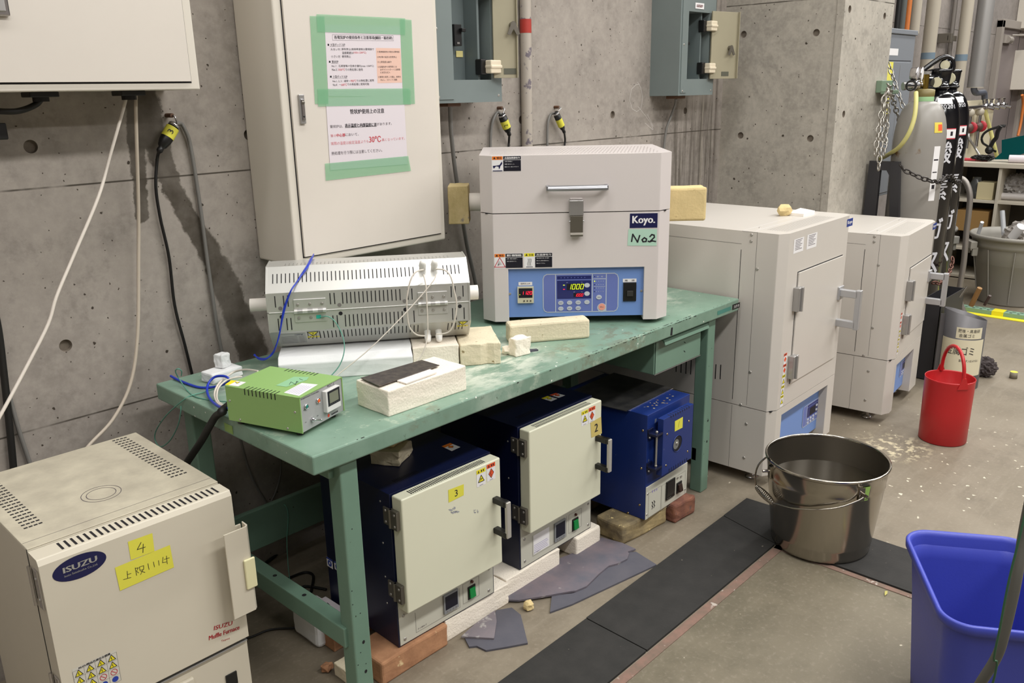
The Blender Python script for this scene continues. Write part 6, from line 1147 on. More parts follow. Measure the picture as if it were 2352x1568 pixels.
cable('cable', 'thin green wire running along the thick cable before the blue bin', [BD(2390, 1000, 1.03), BD(2352, 1190, 1.03), BD(2318, 1330, 1.04), BD(2297, 1440, 1.05), BD(2283, 1510, 1.06), BD(2272, 1600, 1.08), Vector((_e.x-.04, _e.y+.0, _e.z*.45)), Vector((_e.x-.07, _e.y-.02, .02))], .0014, mat('dark_green_wire', (46, 84, 58), .5))
# ---------------------------------------------------------------- two large floor furnaces
def big_furnace(label, x, y, yaw, W_, c, d, zb, zs, zt, D_, px, Z):
    t = thing('box_furnace', label, 'furnace', (x, y, 0), yaw, 'large floor-standing box furnaces'); F = Fr(x, y, yaw); f0 = lambda a, b: F.F(*Z(a, b), 0); l0 = lambda a, b: F.L(*Z(a, b), 0); pf = PF(0); pL = PL(0)
    mb = MB(); chamfer_prism(mb, W_, D_, c, d, zs+.0015, zt, m_beige2); sx = .13
    def vline(y_, z0, z1, w=.0014, m=m_greytext): mb.stroke(pL, [(y_, z0), (y_, z1)], w, m, .0004)
    vline(-.105, zs+.01, zt); vline(-.165, zs+.02, zt-.07, .0022, m_gap); mb.stroke(pL, [(-D_+.01, zt-.048), (-.165, zt-.048)], .0014, m_greytext, .0004)
    mb.stroke(PT(zt), [(.004, .165), (W_-.004, .165)], .0022, m_white, .0004); mb.stroke(PT(zt), [(.03, .125), (W_-.05, .125)], .0022, m_white, .0004); mb.stroke(pL, [(-.165, zt-.001), (-.105, zt-.001)], .001, m_greytext, .0004)
    for (u_, v_) in ((.1, .145), (W_-.1, .145)): mb.screw(PT(zt), u_, v_, .005, m_screw)
    for j in range(9):
        mb.rect(PT(zt), .07, .028+j*.009, W_-.12, .0292+j*.009, m_greytext, .0004)
    for q in px['scr_u']: a = l0(*q); mb.screw(pL, a[0], a[1], .0062, m_screw)
    if px.get('slots'):
        for q in px['slots']: a = l0(*q); mb.rect(pL, a[0]-.002, a[1]-.03, a[0]+.002, a[1]+.03, m_gap, .0005)
    b = mb.build('upper_body', t, bevel=.0022)
    # base with recessed panel
    mb = MB(); MB
    p0 = f0(*px['blue'][0]); p1 = f0(*px['blue'][1]); zr = (p0[1]+p1[1])/2; xa, xb = p0[0], p1[0]
    chamfer_prism(mb, W_, D_, c, d, zr, zs-.0015, m_beige2); chamfer_prism(mb, W_, D_, c, d, zb, zr, m_beige2, 'L', xa); chamfer_prism(mb, W_, D_, c, d, zb, zr, m_beige2, 'R', xb); mb.box(xa, .06, zb+.02, xb, D_, zr, m_beige2)
    mb.stroke(pL, [(-.165, zb), (-.165, zs-.004)], .0014, m_greytext, .0004)
    for q in px['scr_l']: a = l0(*q); mb.screw(pL, a[0], a[1], .0062, m_screw)
    mb.build('base', t, bevel=.0022)
    mb = MB(); mb.box(.01, .01, zs-.0025, W_-.01, D_-.005, zs+.0025, m_gap); mb.build('seam', t)
    mb = MB(); mb.box(xa, .035, zb+.03, xb, .06, zr, m_pblue); mb.box(xa+.035, .034, zb+.03, xa+.037, .036, zr, m_navy); pan = mb.build('control_panel', t); cp = lambda a, b_: F.F(*Z(a, b_), .035)
    k0 = cp(*px['pad'][0]); k1 = cp(*px['pad'][1]); pl = PF(.0345); keypad(pan, pl, k0[0], min(k0[1], k1[1]), k1[0], max(k0[1], k1[1]), lit=False)
    for (xx, yy) in ((.07, .10), (W_-.07, .10), (.07, D_-.08), (W_-.07, D_-.08)):
        mb = MB(); mb.lathe([(0, 0), (.024, 0), (.024, .006), (.012, .012), (.008, .014), (.008, zb+.01)], m_chrome, 20, c=(xx, yy)); mb.build('levelling_foot', t)
    # door
    q = [f0(*p) for p in px['door']]; dx0 = (q[0][0]+q[3][0])/2; dx1 = (q[1][0]+q[2][0])/2; dz1 = (q[0][1]+q[1][1])/2; dz0 = (q[2][1]+q[3][1])/2
    mb = MB(); mb.box(dx0-.003, -.0006, dz0-.003, dx1+.003, .001, dz1+.004, m_gap); mb.box(dx0, -.006, dz0, dx1, 0, dz1, m_beige2); dr = mb.build('door', t, bevel=.002)
    for h in px['hinge']:
        a = f0(*h[0]); b_ = f0(*h[1]); mb = MB(); z1, z0 = max(a[1], b_[1]), min(a[1], b_[1]); zc = (z0+z1)/2; hh = .045; mb.box(dx0-.028, -.024, zc-hh, dx0+.016, 0, zc+hh, m_steel); mb.cyl((dx0-.006, -.026, zc-hh), (dx0-.006, -.026, zc+hh), .006, m_steel, 10); mb.build('hinge', t, bevel=.002)
    a = f0(*px['hroot'][0]); b_ = f0(*px['hroot'][1]); u = dx1-.012; z1 = a[1]; z0 = b_[1]; pr_ = px['proj']; m_h = mat('light_aluminium', (186, 186, 188), .4, .6)
    mb = MB(); mb.box(u-.012, -pr_, z1-.03, u+.012, -.004, z1, m_h); mb.box(u-.012, -pr_, z0, u+.012, -.004, z0+.03, m_h); mb.box(u-.012, -pr_-.012, z0-.004, u+.012, -pr_+.010, z1+.004, m_h); mb.box(u-.02, -.014, z1-.045, u+.03, -.004, z1+.01, m_h); mb.build('handle', dr, bevel=.003)
    for w_ in px['labels']:
        a = f0(*w_[0]); b_ = f0(*w_[1]); mb = MB(); u0, u1 = sorted((a[0], b_[0])); v0, v1 = sorted((a[1], b_[1])); mb.rect(pf, u0, v0, u1, v1, m_white, .0005)
        for k in range(7): mb.rect(pf, u0+(u1-u0)*.15, v1-(v1-v0)*(.12+.11*k), u1-(u1-u0)*(.15+.1*(k % 3)), v1-(v1-v0)*(.08+.11*k), m_ink2, .0008)
        mb.build('inspection_label', t)
    a = f0(*px['logo'][0]); b_ = f0(*px['logo'][1]); mb = MB(); mb.rect(pf, a[0], b_[1], b_[0], a[1], m_blue, .0005); mb.rect(pf, a[0]+.002, b_[1]+.002, b_[0]-.002, a[1]-.002, mat('logo_blue', (26, 54, 130), .4), .0007); mb.text(pf, 'Koyo', (a[0]+b_[0])/2, (a[1]+b_[1])/2, (b_[0]-a[0])*.76, (a[1]-b_[1])*.55, m_white, .001, bold=.0008); mb.build('maker_plate', t)
    for k, wq in enumerate(px['warn']):
        mb = MB(); u0, v0 = f0(*wq); cl = m_orr if k < 2 else m_yel2; s = px['ws']; mb.rect(pf, u0-s*.6, v0-s*1.6, u0+s*.6, v0+s*.6, m_white, .0005); mb.rect(pf, u0-s*.6, v0+s*.1, u0+s*.6, v0+s*.6, cl, .0008); mb.rect(pf, u0-s*.35, v0+s*.2, u0-s*.1, v0+s*.5, m_ink, .001); mb.rect(pf, u0+s*.1, v0+s*.2, u0+s*.35, v0+s*.5, m_ink, .001)
        if k < 2: mb.poly(pf, [(u0, v0), (u0-s*.5, v0-s*.55), (u0, v0-s*1.1), (u0+s*.5, v0-s*.55)], cl, .0008)
        else: tri(mb, pf, u0, v0-s*.65, s*.5, cl, m_ink, .0008)
        mb.build('warning_label', t)
    return t, F
Zb = lambda X, Y: (1480+X/2.24, 420+Y/2.24)
b1, FB1 = big_furnace('larger beige-grey floor furnace right beside the workbench, brick chip and white plate on top', 1.8925, -.902, .0218, .6312, .0377, .0236, .05, .315, .9884, .93,
    dict(scr_u=[(551, 267), (549, 300), (580, 443), (544, 973), (496, 1141)], scr_l=[(524, 1239), (512, 1413)], slots=[(343, 970), (367, 970), (392, 972), (165, 935), (190, 940), (215, 945), (240, 948)],
         blue=[(707, 1188), (943, 1042)], pad=[(818, 1155), (925, 1180)], door=[(790, 460), (1018, 375), (970, 895), (745, 1030)], hinge=[((770, 535), (820, 635)), ((742, 882), (793, 978))],
         hroot=[(985, 548), (975, 735)], proj=.085, labels=[((771, 292), (816, 348)), ((839, 268), (884, 326))], logo=[(1044, 188), (1070, 218)], warn=[(725, 892), (721, 948), (716, 1003), (711, 1058), (707, 1108)], ws=.021), Zb)
b2, FB2 = big_furnace('smaller beige-grey floor furnace standing farther right, next to the gas cylinders', 2.8285, -1.0057, .0922, .5647, .045, .0219, .05, .3084, .8667, .44,
    dict(scr_u=[(1184, 277), (1182, 303), (1204, 423), (1174, 745), (1127, 888)], scr_l=[(1152, 968), (1136, 1117)], blue=[(1299, 935), (1388, 850)], pad=[(1318, 925), (1360, 950)], door=[(1364, 440), (1466, 376), (1438, 700), (1328, 795)],
         hinge=[((1350, 497), (1387, 580)), ((1332, 670), (1368, 748))], hroot=[(1450, 465), (1440, 618)], proj=.08, labels=[], logo=[(1486, 212), (1501, 232)], warn=[(1323, 680), (1318, 725), (1313, 770), (1307, 812), (1303, 850)], ws=.018), Zb)
# things on top of the larger one
Zt = lambda X, Y: (1520+X/4.9, 400+Y/4.9)
p = BZ(*Zt(1380, 465), .9884); o = stone('brick_fragment', .026, m_yb, (p.x, p.y, .9884), 51, sq=(1.35, .8, 1)); o.rotation_euler = (0, 0, -.3); tag(o, 'yellow brick chip on top of the larger floor furnace beside the white plate', 'brick piece')
P = [BZ(*Zt(*q), .9890) for q in ((1420, 462), (1595, 478), (1722, 440), (1560, 408))]; mb = MB(); mb.prism([(q.x, q.y) for q in P], .9886, 1.000, m_cer); tag(mb.build('ceramic_plate', bevel=.001), 'flat white ceramic plate on top of the larger floor furnace', 'plate')
# ---------------------------------------------------------------- gas cylinders
def cyl_text(mb, cx, cy, r, a0, z, w, h, s, m, lift=.0008, rf=None):
    import bmesh
    V, Fc = glyphs(s); bm = bmesh.new(); vs = [bm.verts.new((x*w, y*h, 0)) for x, y in V]
    for f in Fc:
        try: bm.faces.new([vs[i] for i in f])
        except ValueError: pass
    bmesh.ops.triangulate(bm, faces=bm.faces[:]); 
    for _ in range(2):
        L = [e for e in bm.edges if e.calc_length() > .012]
        if L: bmesh.ops.subdivide_edges(bm, edges=L, cuts=1); bmesh.ops.triangulate(bm, faces=bm.faces[:])
    bm.verts.index_update(); rf = rf or (lambda q: r); vv = [(cx+(rf(z+v.co.y)+lift)*math.cos(a0+v.co.x/r), cy+(rf(z+v.co.y)+lift)*math.sin(a0+v.co.x/r), z+v.co.y) for v in bm.verts]; ff = [tuple(v.index for v in f.verts) for f in bm.faces]; mb.add(vv, ff, m); bm.free()
def cyl_patch(mb, r, a0, a1, z0, z1, m, lift=.0006, n=8, rz=None):
    f = rz or (lambda z: r); vs = []
    for i in range(n+1):
        a = a0+(a1-a0)*i/n
        for j in range(4): z = z0+(z1-z0)*j/3; vs.append(((f(z)+lift)*math.cos(a), (f(z)+lift)*math.sin(a), z))
    mb.add(vs, [(4*i+j, 4*(i+1)+j, 4*(i+1)+j+1, 4*i+j+1) for i in range(n) for j in range(3)], m, True)
def face_dir(x, y): return math.atan2(CAM.y-y, CAM.x-x)
m_gg = mat('grey_cylinder_paint', (142, 138, 132), .4, var=.04, vs=5, spots=[((112, 84, 50), 10, .665)]); m_gb = mat('gloss_black_paint', (12, 12, 16), .16, coat=.5); m_wst = mat('white_stencil', (205, 205, 210), .6)
g = BD(2114, 300, 4.3); gx, gy = g.x, g.y; t = thing('gas_cylinder', 'grey gas cylinder with rust spots and a regulator, in front of the black cylinders', 'gas cylinder', (gx, gy, .0006)); fa = face_dir(gx, gy)
r = .124; zn = 1.405; zs_ = 1.20
mb = MB(); pr = [(0, .01), (r-.01, .0), (r, .012), (r, zs_)]+[(.045+(r-.045)*math.cos(k*math.pi/14)**.9, zs_+(zn-zs_)*math.sin(k*math.pi/14)) for k in range(1, 8)]; pr = pr[:-1]+[(.044, zn), (.044, zn+.012), (0, zn+.012)]; mb.lathe(pr, m_gg, 48); mb.build('shell', t)
mb = MB(); mb.lathe([(.0455, zn+.0), (.0465, zn+.012), (.0455, zn+.022)], mat('pale_green_band', (150, 190, 140), .5), 28); mb.lathe([(.045, zn+.02), (.047, zn+.03), (.047, zn+.055), (.03, zn+.06), (0, zn+.06)], mat('olive_neck_ring', (120, 108, 64), .5), 28); mb.build('neck_ring', t)
mb = MB(); cyl_patch(mb, r, fa+.62, fa+.92, .92, 1.19, m_white); cyl_patch(mb, r, fa+.7, fa+.84, .98, 1.0, m_ink, .001); cyl_patch(mb, r, fa+.66, fa+.88, 1.06, 1.065, m_ink, .001); cyl_patch(mb, r, fa+.66, fa+.88, 1.12, 1.127, m_ink, .001); mb.build('paper_label', t)
def dome(z): k = min(1, max(0, (z-zs_)/(zn-zs_))); return .045+(r-.045)*math.cos(math.asin(k))**.9 if z > zs_ else r
mb = MB(); cyl_patch(mb, r, fa+.55, fa+.95, 1.255, 1.305, mat('yellow_red_label', (216, 196, 80), .5), .001, rz=dome); cyl_patch(mb, r, fa+.72, fa+.93, 1.265, 1.295, m_orr, .0016, rz=dome); mb.build('hazard_label', t); mb = MB(); cyl_patch(mb, r, fa+.68, fa+.88, 1.16, 1.18, m_white, .001); mb.build('name_label', t)
# regulator
tr = thing('gas_regulator', 'chrome gas regulator with two round gauges on the grey cylinder', 'regulator', (gx, gy, zn+.06)); G_ = lambda X, Y, dd=4.25: BD(1900+X/3.564, Y/3.564, dd)-Vector((gx, gy, zn+.06))
view = (CAM-Vector((gx, gy, 1.5))).normalized(); right = Vector((view.y*-1, view.x, 0)).normalized() if False else CR.copy()
mb = MB(); mb.cyl((0, 0, 0), (0, 0, .07), .014, mat('brass', (150, 126, 60), .3, 1.0)); mb.cyl((0, 0, .07), (0, 0, .085), .02, m_steel); a = G_(815, 690); b = G_(640, 705); mb.cyl(a, b, .016, m_chrome); mb.cyl(b, b+(b-a)*.12, .020, m_steel); mb.sphere((a+b)/2, .027, m_chrome); mb.cyl(G_(720, 590), G_(720, 690), .011, m_chrome); mb.cyl(G_(775, 590), G_(770, 690), .009, m_chrome); mb.build('body', tr)
for X, Y in ((742, 605), (780, 605)):
    c = G_(X, Y, 4.16); nrm = (view+CR*1.7).normalized(); mb = MB(); mb.lathe([(.0, -.034), (.03, -.032), (.032, -.003), (.0325, 0), (.03, .001)], m_chrome, 24, axis=(c, nrm)); mb.lathe([(.03, .0), (0, .0005)], m_white, 24, axis=(c, nrm)); mb.build('gauge', tr)
c = G_(687, 700, 4.18); mb = MB(); 
for k in range(14):
    pass
e1 = view.cross(Vector((0, 0, 1))).normalized(); e2 = Vector((0, 0, 1)); mb.tube([c+(e1*math.cos(a)+e2*math.sin(a))*.022 for a in (2*math.pi*k/16 for k in range(16))], .005, m_black, closed=True, sub=1); mb.cyl(c-e1*.022, c+e1*.022, .004, m_black); mb.cyl(c, c-view*.04, .005, m_chrome); mb.build('hand_wheel', tr)
cable('hose', 'yellowish gas hose arching from the regulator down past the grey cylinder', [BD(2104, 212, 4.16), BD(2104, 235, 4.14), BD(2100, 270, 4.14), BD(2088, 305, 4.16), BD(2068, 335, 4.22), BD(2045, 352, 4.35), BD(2020, 365, 4.6), BD(1990, 372, 4.9)], .0105, mat('yellow_hose', (206, 200, 130), .5), 'hose', n=10)
def black_cyl(label, px_, dd, a_off, num, handle):
    g = BD(px_, 344, dd); x, y = g.x, g.y; t = thing('gas_cylinder', label, 'gas cylinder', (x, y, .0006), group='black oxygen cylinders'); fa = face_dir(x, y); r = .124; zn = 1.445; zs = 1.24
    mb = MB(); pr = [(0, .01), (r-.01, .0), (r, .012), (r, zs)]+[(.04+(r-.04)*math.cos(k*math.pi/14)**.9, zs+(zn-zs)*math.sin(k*math.pi/14)) for k in range(1, 7)]+[(.041, zn), (.041, zn+.015), (.0, zn+.015)]; mb.lathe(pr, m_gb, 48); mb.build('shell', t)
    for z, s in ((1.135, '酸'), (.94, '素'), (.73, 'ガ'), (.54, 'ス')):
        mb = MB(); [cyl_text(mb, 0, 0, r, fa+a_off+da, z+dz_, .095, .115, s, m_wst, .0008+.0001*k) for k, (da, dz_) in enumerate(((0, 0), (.02, .001), (-.02, -.001)))]; mb.build('stencil_letter', t)
    mb = MB(); cyl_patch(mb, r, fa+a_off-.55, fa+a_off+.5, 1.205, 1.26, m_red, .0008); cyl_patch(mb, r, fa+a_off-.55, fa+a_off+.5, 1.210, 1.255, m_white, .0012); cyl_patch(mb, r, fa+a_off-.35, fa+a_off-.2, 1.222, 1.244, m_ink, .0016); cyl_patch(mb, r, fa+a_off+.2, fa+a_off+.32, 1.222, 1.244, m_ink, .0016); mb.build('band_label', t)
    dz = lambda z: .04+(r-.04)*math.cos(math.asin(min(1, max(0, (z-zs)/(zn-zs)))))**.9
    mb = MB(); cyl_patch(mb, r, fa+a_off-.5, fa+a_off+.3, 1.385, 1.415, m_white, .003, rz=dz); mb.build('dome_label', t)
    mb = MB(); cyl_text(mb, 0, 0, r, fa+a_off-.2, 1.372, .15, .022, num, m_wst, .002, dz); mb.build('serial_lettering', t)
    mb = MB(); mb.lathe([(.038, zn+.01), (.05, zn+.02), (.052, zn+.03), (.045, zn+.03), (.05, zn+.07), (.052, zn+.10), (.056, zn+.11), (.048, zn+.118), (0, zn+.118)], m_gb, 32); mb.build('valve_guard', t)
    c = Vector((0, 0, zn+.07)); d = (Vector((math.cos(fa), math.sin(fa), 0))-CR*.2).normalized(); 
    if handle:
        c2 = c-CR*.03+Vector((0, 0, -.02)); mb = MB(); mb.cyl(c2, c2+d*.075-CR*.06, .045, m_gb, 28); q = c2+d*.075-CR*.06; n2 = (d*.075-CR*.06).normalized(); mb.build('regulator_guard', t)
        mb = MB(); c3 = Vector((0, 0, zn+.118)); w = d*.4+CR*.9; w = CR; P = [c3+w*-.12+Vector((0, 0, -.03)), c3+w*-.02+Vector((0, 0, .05)), c3+w*.03+Vector((0, 0, .058)), c3+w*.055+Vector((0, 0, .035)), c3+w*.052+Vector((0, 0, -.01)), c3+w*-.03+Vector((0, 0, -.01))]
        mb.tube(P, .014, m_gb, closed=True, sub=4); mb.lathe([(0, -.01), (.028, -.01), (.03, .01), (.024, .012)], m_gb, 24, axis=(c3+w*.02+Vector((0, 0, .02)), d)); mb.lathe([(.024, .011), (0, .012)], mat('gauge_face', (206, 200, 170), .4), 24, axis=(c3+w*.02+Vector((0, 0, .02)), d)); mb.build('carry_handle', t)
        mb = MB(); k0 = c3-CR*.09+Vector((0, 0, -.09)); mb.lathe([(0, 0), (.028, 0), (.03, .04), (0, .042)], m_gb, 20, axis=(c2+d*.05+CR*.03, d)); mb.lathe([(.026, .043), (0, .0435)], MATS['gauge_face'], 20, axis=(c2+d*.05+CR*.03, d)); mb.build('gauge', t)
    else:
        mb = MB(); mb.cyl(c+d*.02, c+d*.07, .033, mat('beige_valve_wheel', (196, 190, 160), .5), 20); mb.build('valve_wheel', t)
        mb = MB(); mb.cyl((0, 0, zn+.118), (0, 0, zn+.15), .012, m_chrome); mb.cyl((-.03, 0, zn+.135), (.03, 0, zn+.135), .006, m_chrome); mb.cyl((0, 0, zn+.145), (0, 0, zn+.165), .007, m_chrome); mb.build('valve_spindle', t)
    return t
black_cyl('black cylinder with white stencilled characters directly behind the grey cylinder, guard with carry handle', 2140, 4.62, .5, 'TK30201', True)
black_cyl('black cylinder with white stencilled characters farthest right of the three, beige valve wheel', 2163, 4.92, .62, 'TK81520', False)
# ---------------------------------------------------------------- chains, stand
def chain(name, label, pts, m, L=.030, w=.0035, parent=None, group=None, wd=.27):
    P = [Vector(p) for p in pts]; Q = []
    for i in range(len(P)-1):
        for k in range(24):
            t_ = k/24; p0 = P[max(0, i-1)]; p1 = P[i]; p2 = P[i+1]; p3 = P[min(len(P)-1, i+2)]; Q.append(.5*((2*p1)+(p2-p0)*t_+(2*p0-5*p1+4*p2-p3)*t_*t_+(3*p1-p0-3*p2+p3)*t_**3))
    Q.append(P[-1]); S_ = [Q[0]]; acc = 0; step = L*.74
    for a, b in zip(Q[:-1], Q[1:]):
        acc += (b-a).length
        if acc >= step: S_.append(b); acc = 0
    mb = MB()
    for i in range(len(S_)-1):
        c = (S_[i]+S_[i+1])/2; d = (S_[i+1]-S_[i]).normalized(); n_ = d.orthogonal().normalized(); 
        if i % 2: n_ = d.cross(n_)
        pts_ = [c+d*math.cos(a)*L*.46+n_*math.sin(a)*L*wd for a in (2*math.pi*k/10 for k in range(10))]; mb.tube(pts_, w, m, n=5, closed=True, sub=1)
    o = mb.build(name); return tag(o, label, 'chain', group)
m_ch = mat('galvanised_chain', (168, 164, 156), .35, .9); m_dch = mat('dark_chain', (70, 66, 64), .4, .8)
c_ = lambda X, Y, dd: BD(1900+X/3.564, Y/3.564, dd)
DB = 4.05
chain('chain', 'long chain slanting from behind the pier down behind the grey cylinder', [c_(500, 515, 4.5), c_(545, 655, 4.48), c_(600, 820, 4.46), c_(640, 920, 4.45)], m_ch, L=.042, w=.0034)
chain('chain', 'chain slanting from the green bracket down behind the grey cylinder', [c_(498, 690, 4.14), c_(530, 790, 4.3), c_(560, 890, 4.4), c_(600, 1010, 4.45)], m_ch, L=.042, w=.0034)
for i, (xa, xb, y0_, y1_, l) in enumerate(((455, 385, 805, 1310, 'leftmost strand of the chain bundle hanging from the green pier bracket'), (462, 420, 800, 1400, 'chain strand ending lowest in the bundle on the green pier bracket'), (495, 460, 820, 1300, 'rightmost strand of the chain bundle hanging from the green pier bracket'), (510, 470, 760, 1200, 'short strand at the back of the chain bundle under the green pier bracket'))):
    chain('chain', l, [c_(495, 735, 4.1), c_((xa*2+495)/3, y0_-20, 4.1), c_((xa+xb)/2, (y0_+y1_)/2, 4.1+.02*i), c_(xb, y1_, 4.1+.02*i)], m_ch, L=.044, w=.0036, group=None)
a = BY(2013, 185, PY0); b = BY(2038, 212, PY0); mb = MB(); m_gbr = mat('green_bracket', (112, 132, 110), .6); mb.box(a.x, PY0-.03, b.z, PX1+.012, PY0, a.z, m_gbr); mb.box(a.x-.005, PY0-.06, b.z-.008, PX1+.02, PY0-.028, b.z+.012, m_gbr); mb.box(PX1, PY0-.03, b.z, PX1+.012, PY0+.05, a.z, m_gbr); tag(mb.build('chain_bracket', bevel=.003), 'small green steel bracket on the corner of the concrete pier holding chains', 'bracket')
t = thing('cylinder_stand', 'black angle-iron stand between the concrete pier and the grey gas cylinder', 'stand', (3.585, -.6, .0006)); m_fr = mat('dark_grey_steel', (46, 45, 48), .45)
P = {k: BX(*v, 3.585)-Vector((3.585, -.6, 0)) for k, v in dict(a=(1999, 369), b=(2068, 371), c=(1990, 486), d=(2076, 493)).items()}
zT = P['a'].z; yl = P['a'].y; yr = P['b'].y; sl = (P['c'].y-P['a'].y)/(P['c'].z-P['a'].z); sr = (P['d'].y-P['b'].y)/(P['d'].z-P['b'].z); fnx = lambda u, v, w: (w, u, v)
mb = MB()
mb.prism([(yl, zT), (yl-.058, zT), (yl-.058-sl*zT*.0-.0, 0), (yl+.02, 0)], -.012, .012, m_fr, fn=fnx); mb.build('leg', t)
mb = MB(); mb.prism([(yr+.045, zT), (yr, zT), (yr-.10, 0), (yr-.045, 0)], -.012, .012, m_fr, fn=fnx); mb.build('leg', t)
mb = MB(); mb.prism([(yl-.05, zT), (yl-.05, zT-.045), (yl-.075, zT-.045), (yr+.06, zT-.045), (yr+.03, zT-.09), (yr+.03, zT)], -.011, .011, m_fr, fn=fnx); mb.build('top_plate', t)
mb = MB(); mb.box(-.01, yr-.08, .1, .01, yl, .14, m_fr); mb.build('cross_bar', t)
chain('chain', 'dark chain strung across the grey and black gas cylinders at mid height', [c_(605, 1350, 4.18), c_(620, 1385, 4.14), c_(700, 1425, 4.11), c_(780, 1460, 4.10), c_(860, 1482, 4.12), c_(925, 1490, 4.2), c_(960, 1450, 4.38), c_(1020, 1445, 4.46), c_(1050, 1490, 4.62), c_(1095, 1480, 4.75)], m_dch, L=.04, w=.004)
chain('chain', 'rusty chain hanging low beside the far black gas cylinder', [BD(2188, 590, 4.78), BD(2186, 610, 4.74), BD(2175, 635, 4.6), BD(2160, 650, 4.45), BD(2142, 648, 4.40)], mat('rusty_chain', (120, 84, 74), .5, .6), L=.04, w=.004)
# ---------------------------------------------------------------- grey wall cabinet and pipes beyond the pier
m_gc = mat('grey_blue_cabinet', (128, 132, 138), .45)
t = thing('switchgear_cabinet', 'tall grey-blue wall cabinet half hidden behind the concrete pier', 'cabinet', (4.1, -.2, .8)); mb = MB(); mb.box(0, 0, 0, .94, .299, 1.01, m_gc); mb.box(-.01, -.01, .985, .95, .299, 1.015, m_gc); mb.build('body', t, bevel=.004)
mb = MB(); mb.box(.05, -.008, .02, .88, 0, .82, m_gc); mb.stroke(PF(-.008), [(.70, .03), (.70, .8)], .004, m_greytext, .0008); mb.stroke(PF(0), [(.4, .83), (.9, .83)], .004, m_gap, .0008); mb.build('door', t, bevel=.002)
mb = MB(); mb.rect(PF(0), .42, .86, .66, .90, m_white, .001); mb.build('name_plate', t)
a = BY(2052, 150, -.21); mb = MB(); mb.rect(PF(-.2095), a.x-.18, a.z-.30, a.x+.0, a.z+.02, mat('yellow_notice', (226, 218, 96), .6), 0); tag(mb.build('notice'), 'narrow yellow notice on the grey-blue cabinet behind the pier chains', 'notice')
def vpipe(name, label, px_, py_, y, r, z0, z1, m, band=None, cat='pipe'):
    p = BY(px_, py_, y); mb = MB(); mb.cyl((p.x, y, z0), (p.x, y, z1), r, m, 20)
    if band: mb.cyl((p.x, y, BY(px_, band[1], y).z), (p.x, y, BY(px_, band[0], y).z), r+.001, mat('grey_blue_band', (106, 124, 138), .5), 20)
    return tag(mb.build(name), label, cat)
m_cp = mat('cream_pipe_paint', (170, 162, 147), .5); m_lag = mat('grey_lagging', (158, 156, 154), .35, .4)
vpipe('pipe', 'large cream vertical pipe with a blue-grey band, left of the gas cylinders', 2131, 130, -.02, .047, .2, 3.9, m_cp, (121, 136))
vpipe('pipe', 'large cream vertical pipe with a blue-grey band, right above the black cylinders', 2208, 130, -.02, .044, .2, 3.9, m_cp, (125, 140))
vpipe('pipe', 'cream vertical pipe between the grey-blue cabinet and the first banded pipe', 2104, 30, .03, .034, 1.83, 3.9, m_cp)
vpipe('pipe', 'orange cable duct rising from the grey-blue cabinet', 2086, 30, -.0, .018, 1.83, 3.9, mat('orange_duct', (196, 112, 50), .5), cat='duct')
vpipe('pipe', 'dark grey conduit rising behind the concrete pier', 2074, 30, -.0, .02, 1.83, 3.9, mat('dark_conduit', (84, 88, 86), .5), cat='conduit')
vpipe('pipe', 'black conduit rising close behind the concrete pier', 2063, 30, -.02, .018, 1.83, 3.9, m_black, cat='conduit')
vpipe('pipe', 'slim grey conduit between the two banded cream pipes', 2188, 60, .07, .017, .3, 3.9, mat('grey_conduit', (126, 120, 114), .5), cat='conduit')
p = BY(2200, 88, .0); mb = MB(); mb.box(p.x-.16, .02, p.z-.02, p.x+.04, .03, p.z+.02, m_dsteel); mb.box(p.x-.16, .0, p.z-.035, p.x-.12, .1, p.z+.035, m_dsteel); tag(mb.build('pipe_bracket', bevel=.003), 'small rusty pipe bracket between the banded cream pipes', 'bracket')
p = BY(2245, 160, -.06); zb_ = BY(2236, 200, -.06).z; mb = MB(); mb.cyl((p.x, -.06, zb_), (p.x, -.06, 3.9), .062, m_lag, 28); mb.cyl((p.x, -.06, zb_-.006), (p.x, -.06, zb_), .062, m_cp, 28); mb.build('lagging'); tl = bpy.data.objects['lagging']
t = thing('drain_pipe', 'grey lagged pipe ending in a dark plastic elbow above the valve row', 'pipe', (p.x, -.06, 0)); tl.parent = t; tl.location = (-p.x, .06, 0)
q1 = BY(2237, 205, -.06); q2 = BY(2241, 213, -.06); q3 = BY(2260, 213, -.06); q4 = BY(2263, 240, -.06); o_ = Vector((p.x, -.06, 0)); mb = MB(); mb.tube([Vector((q1.x, -.06, zb_+.02))-o_, q1-o_, q2-o_, (q2+q3)/2-o_, q3-o_, (q3+q4)/2-o_, q4-o_], .024, mat('dark_grey_pvc', (84, 88, 98), .4), n=12, sub=5); mb.build('elbow', t)
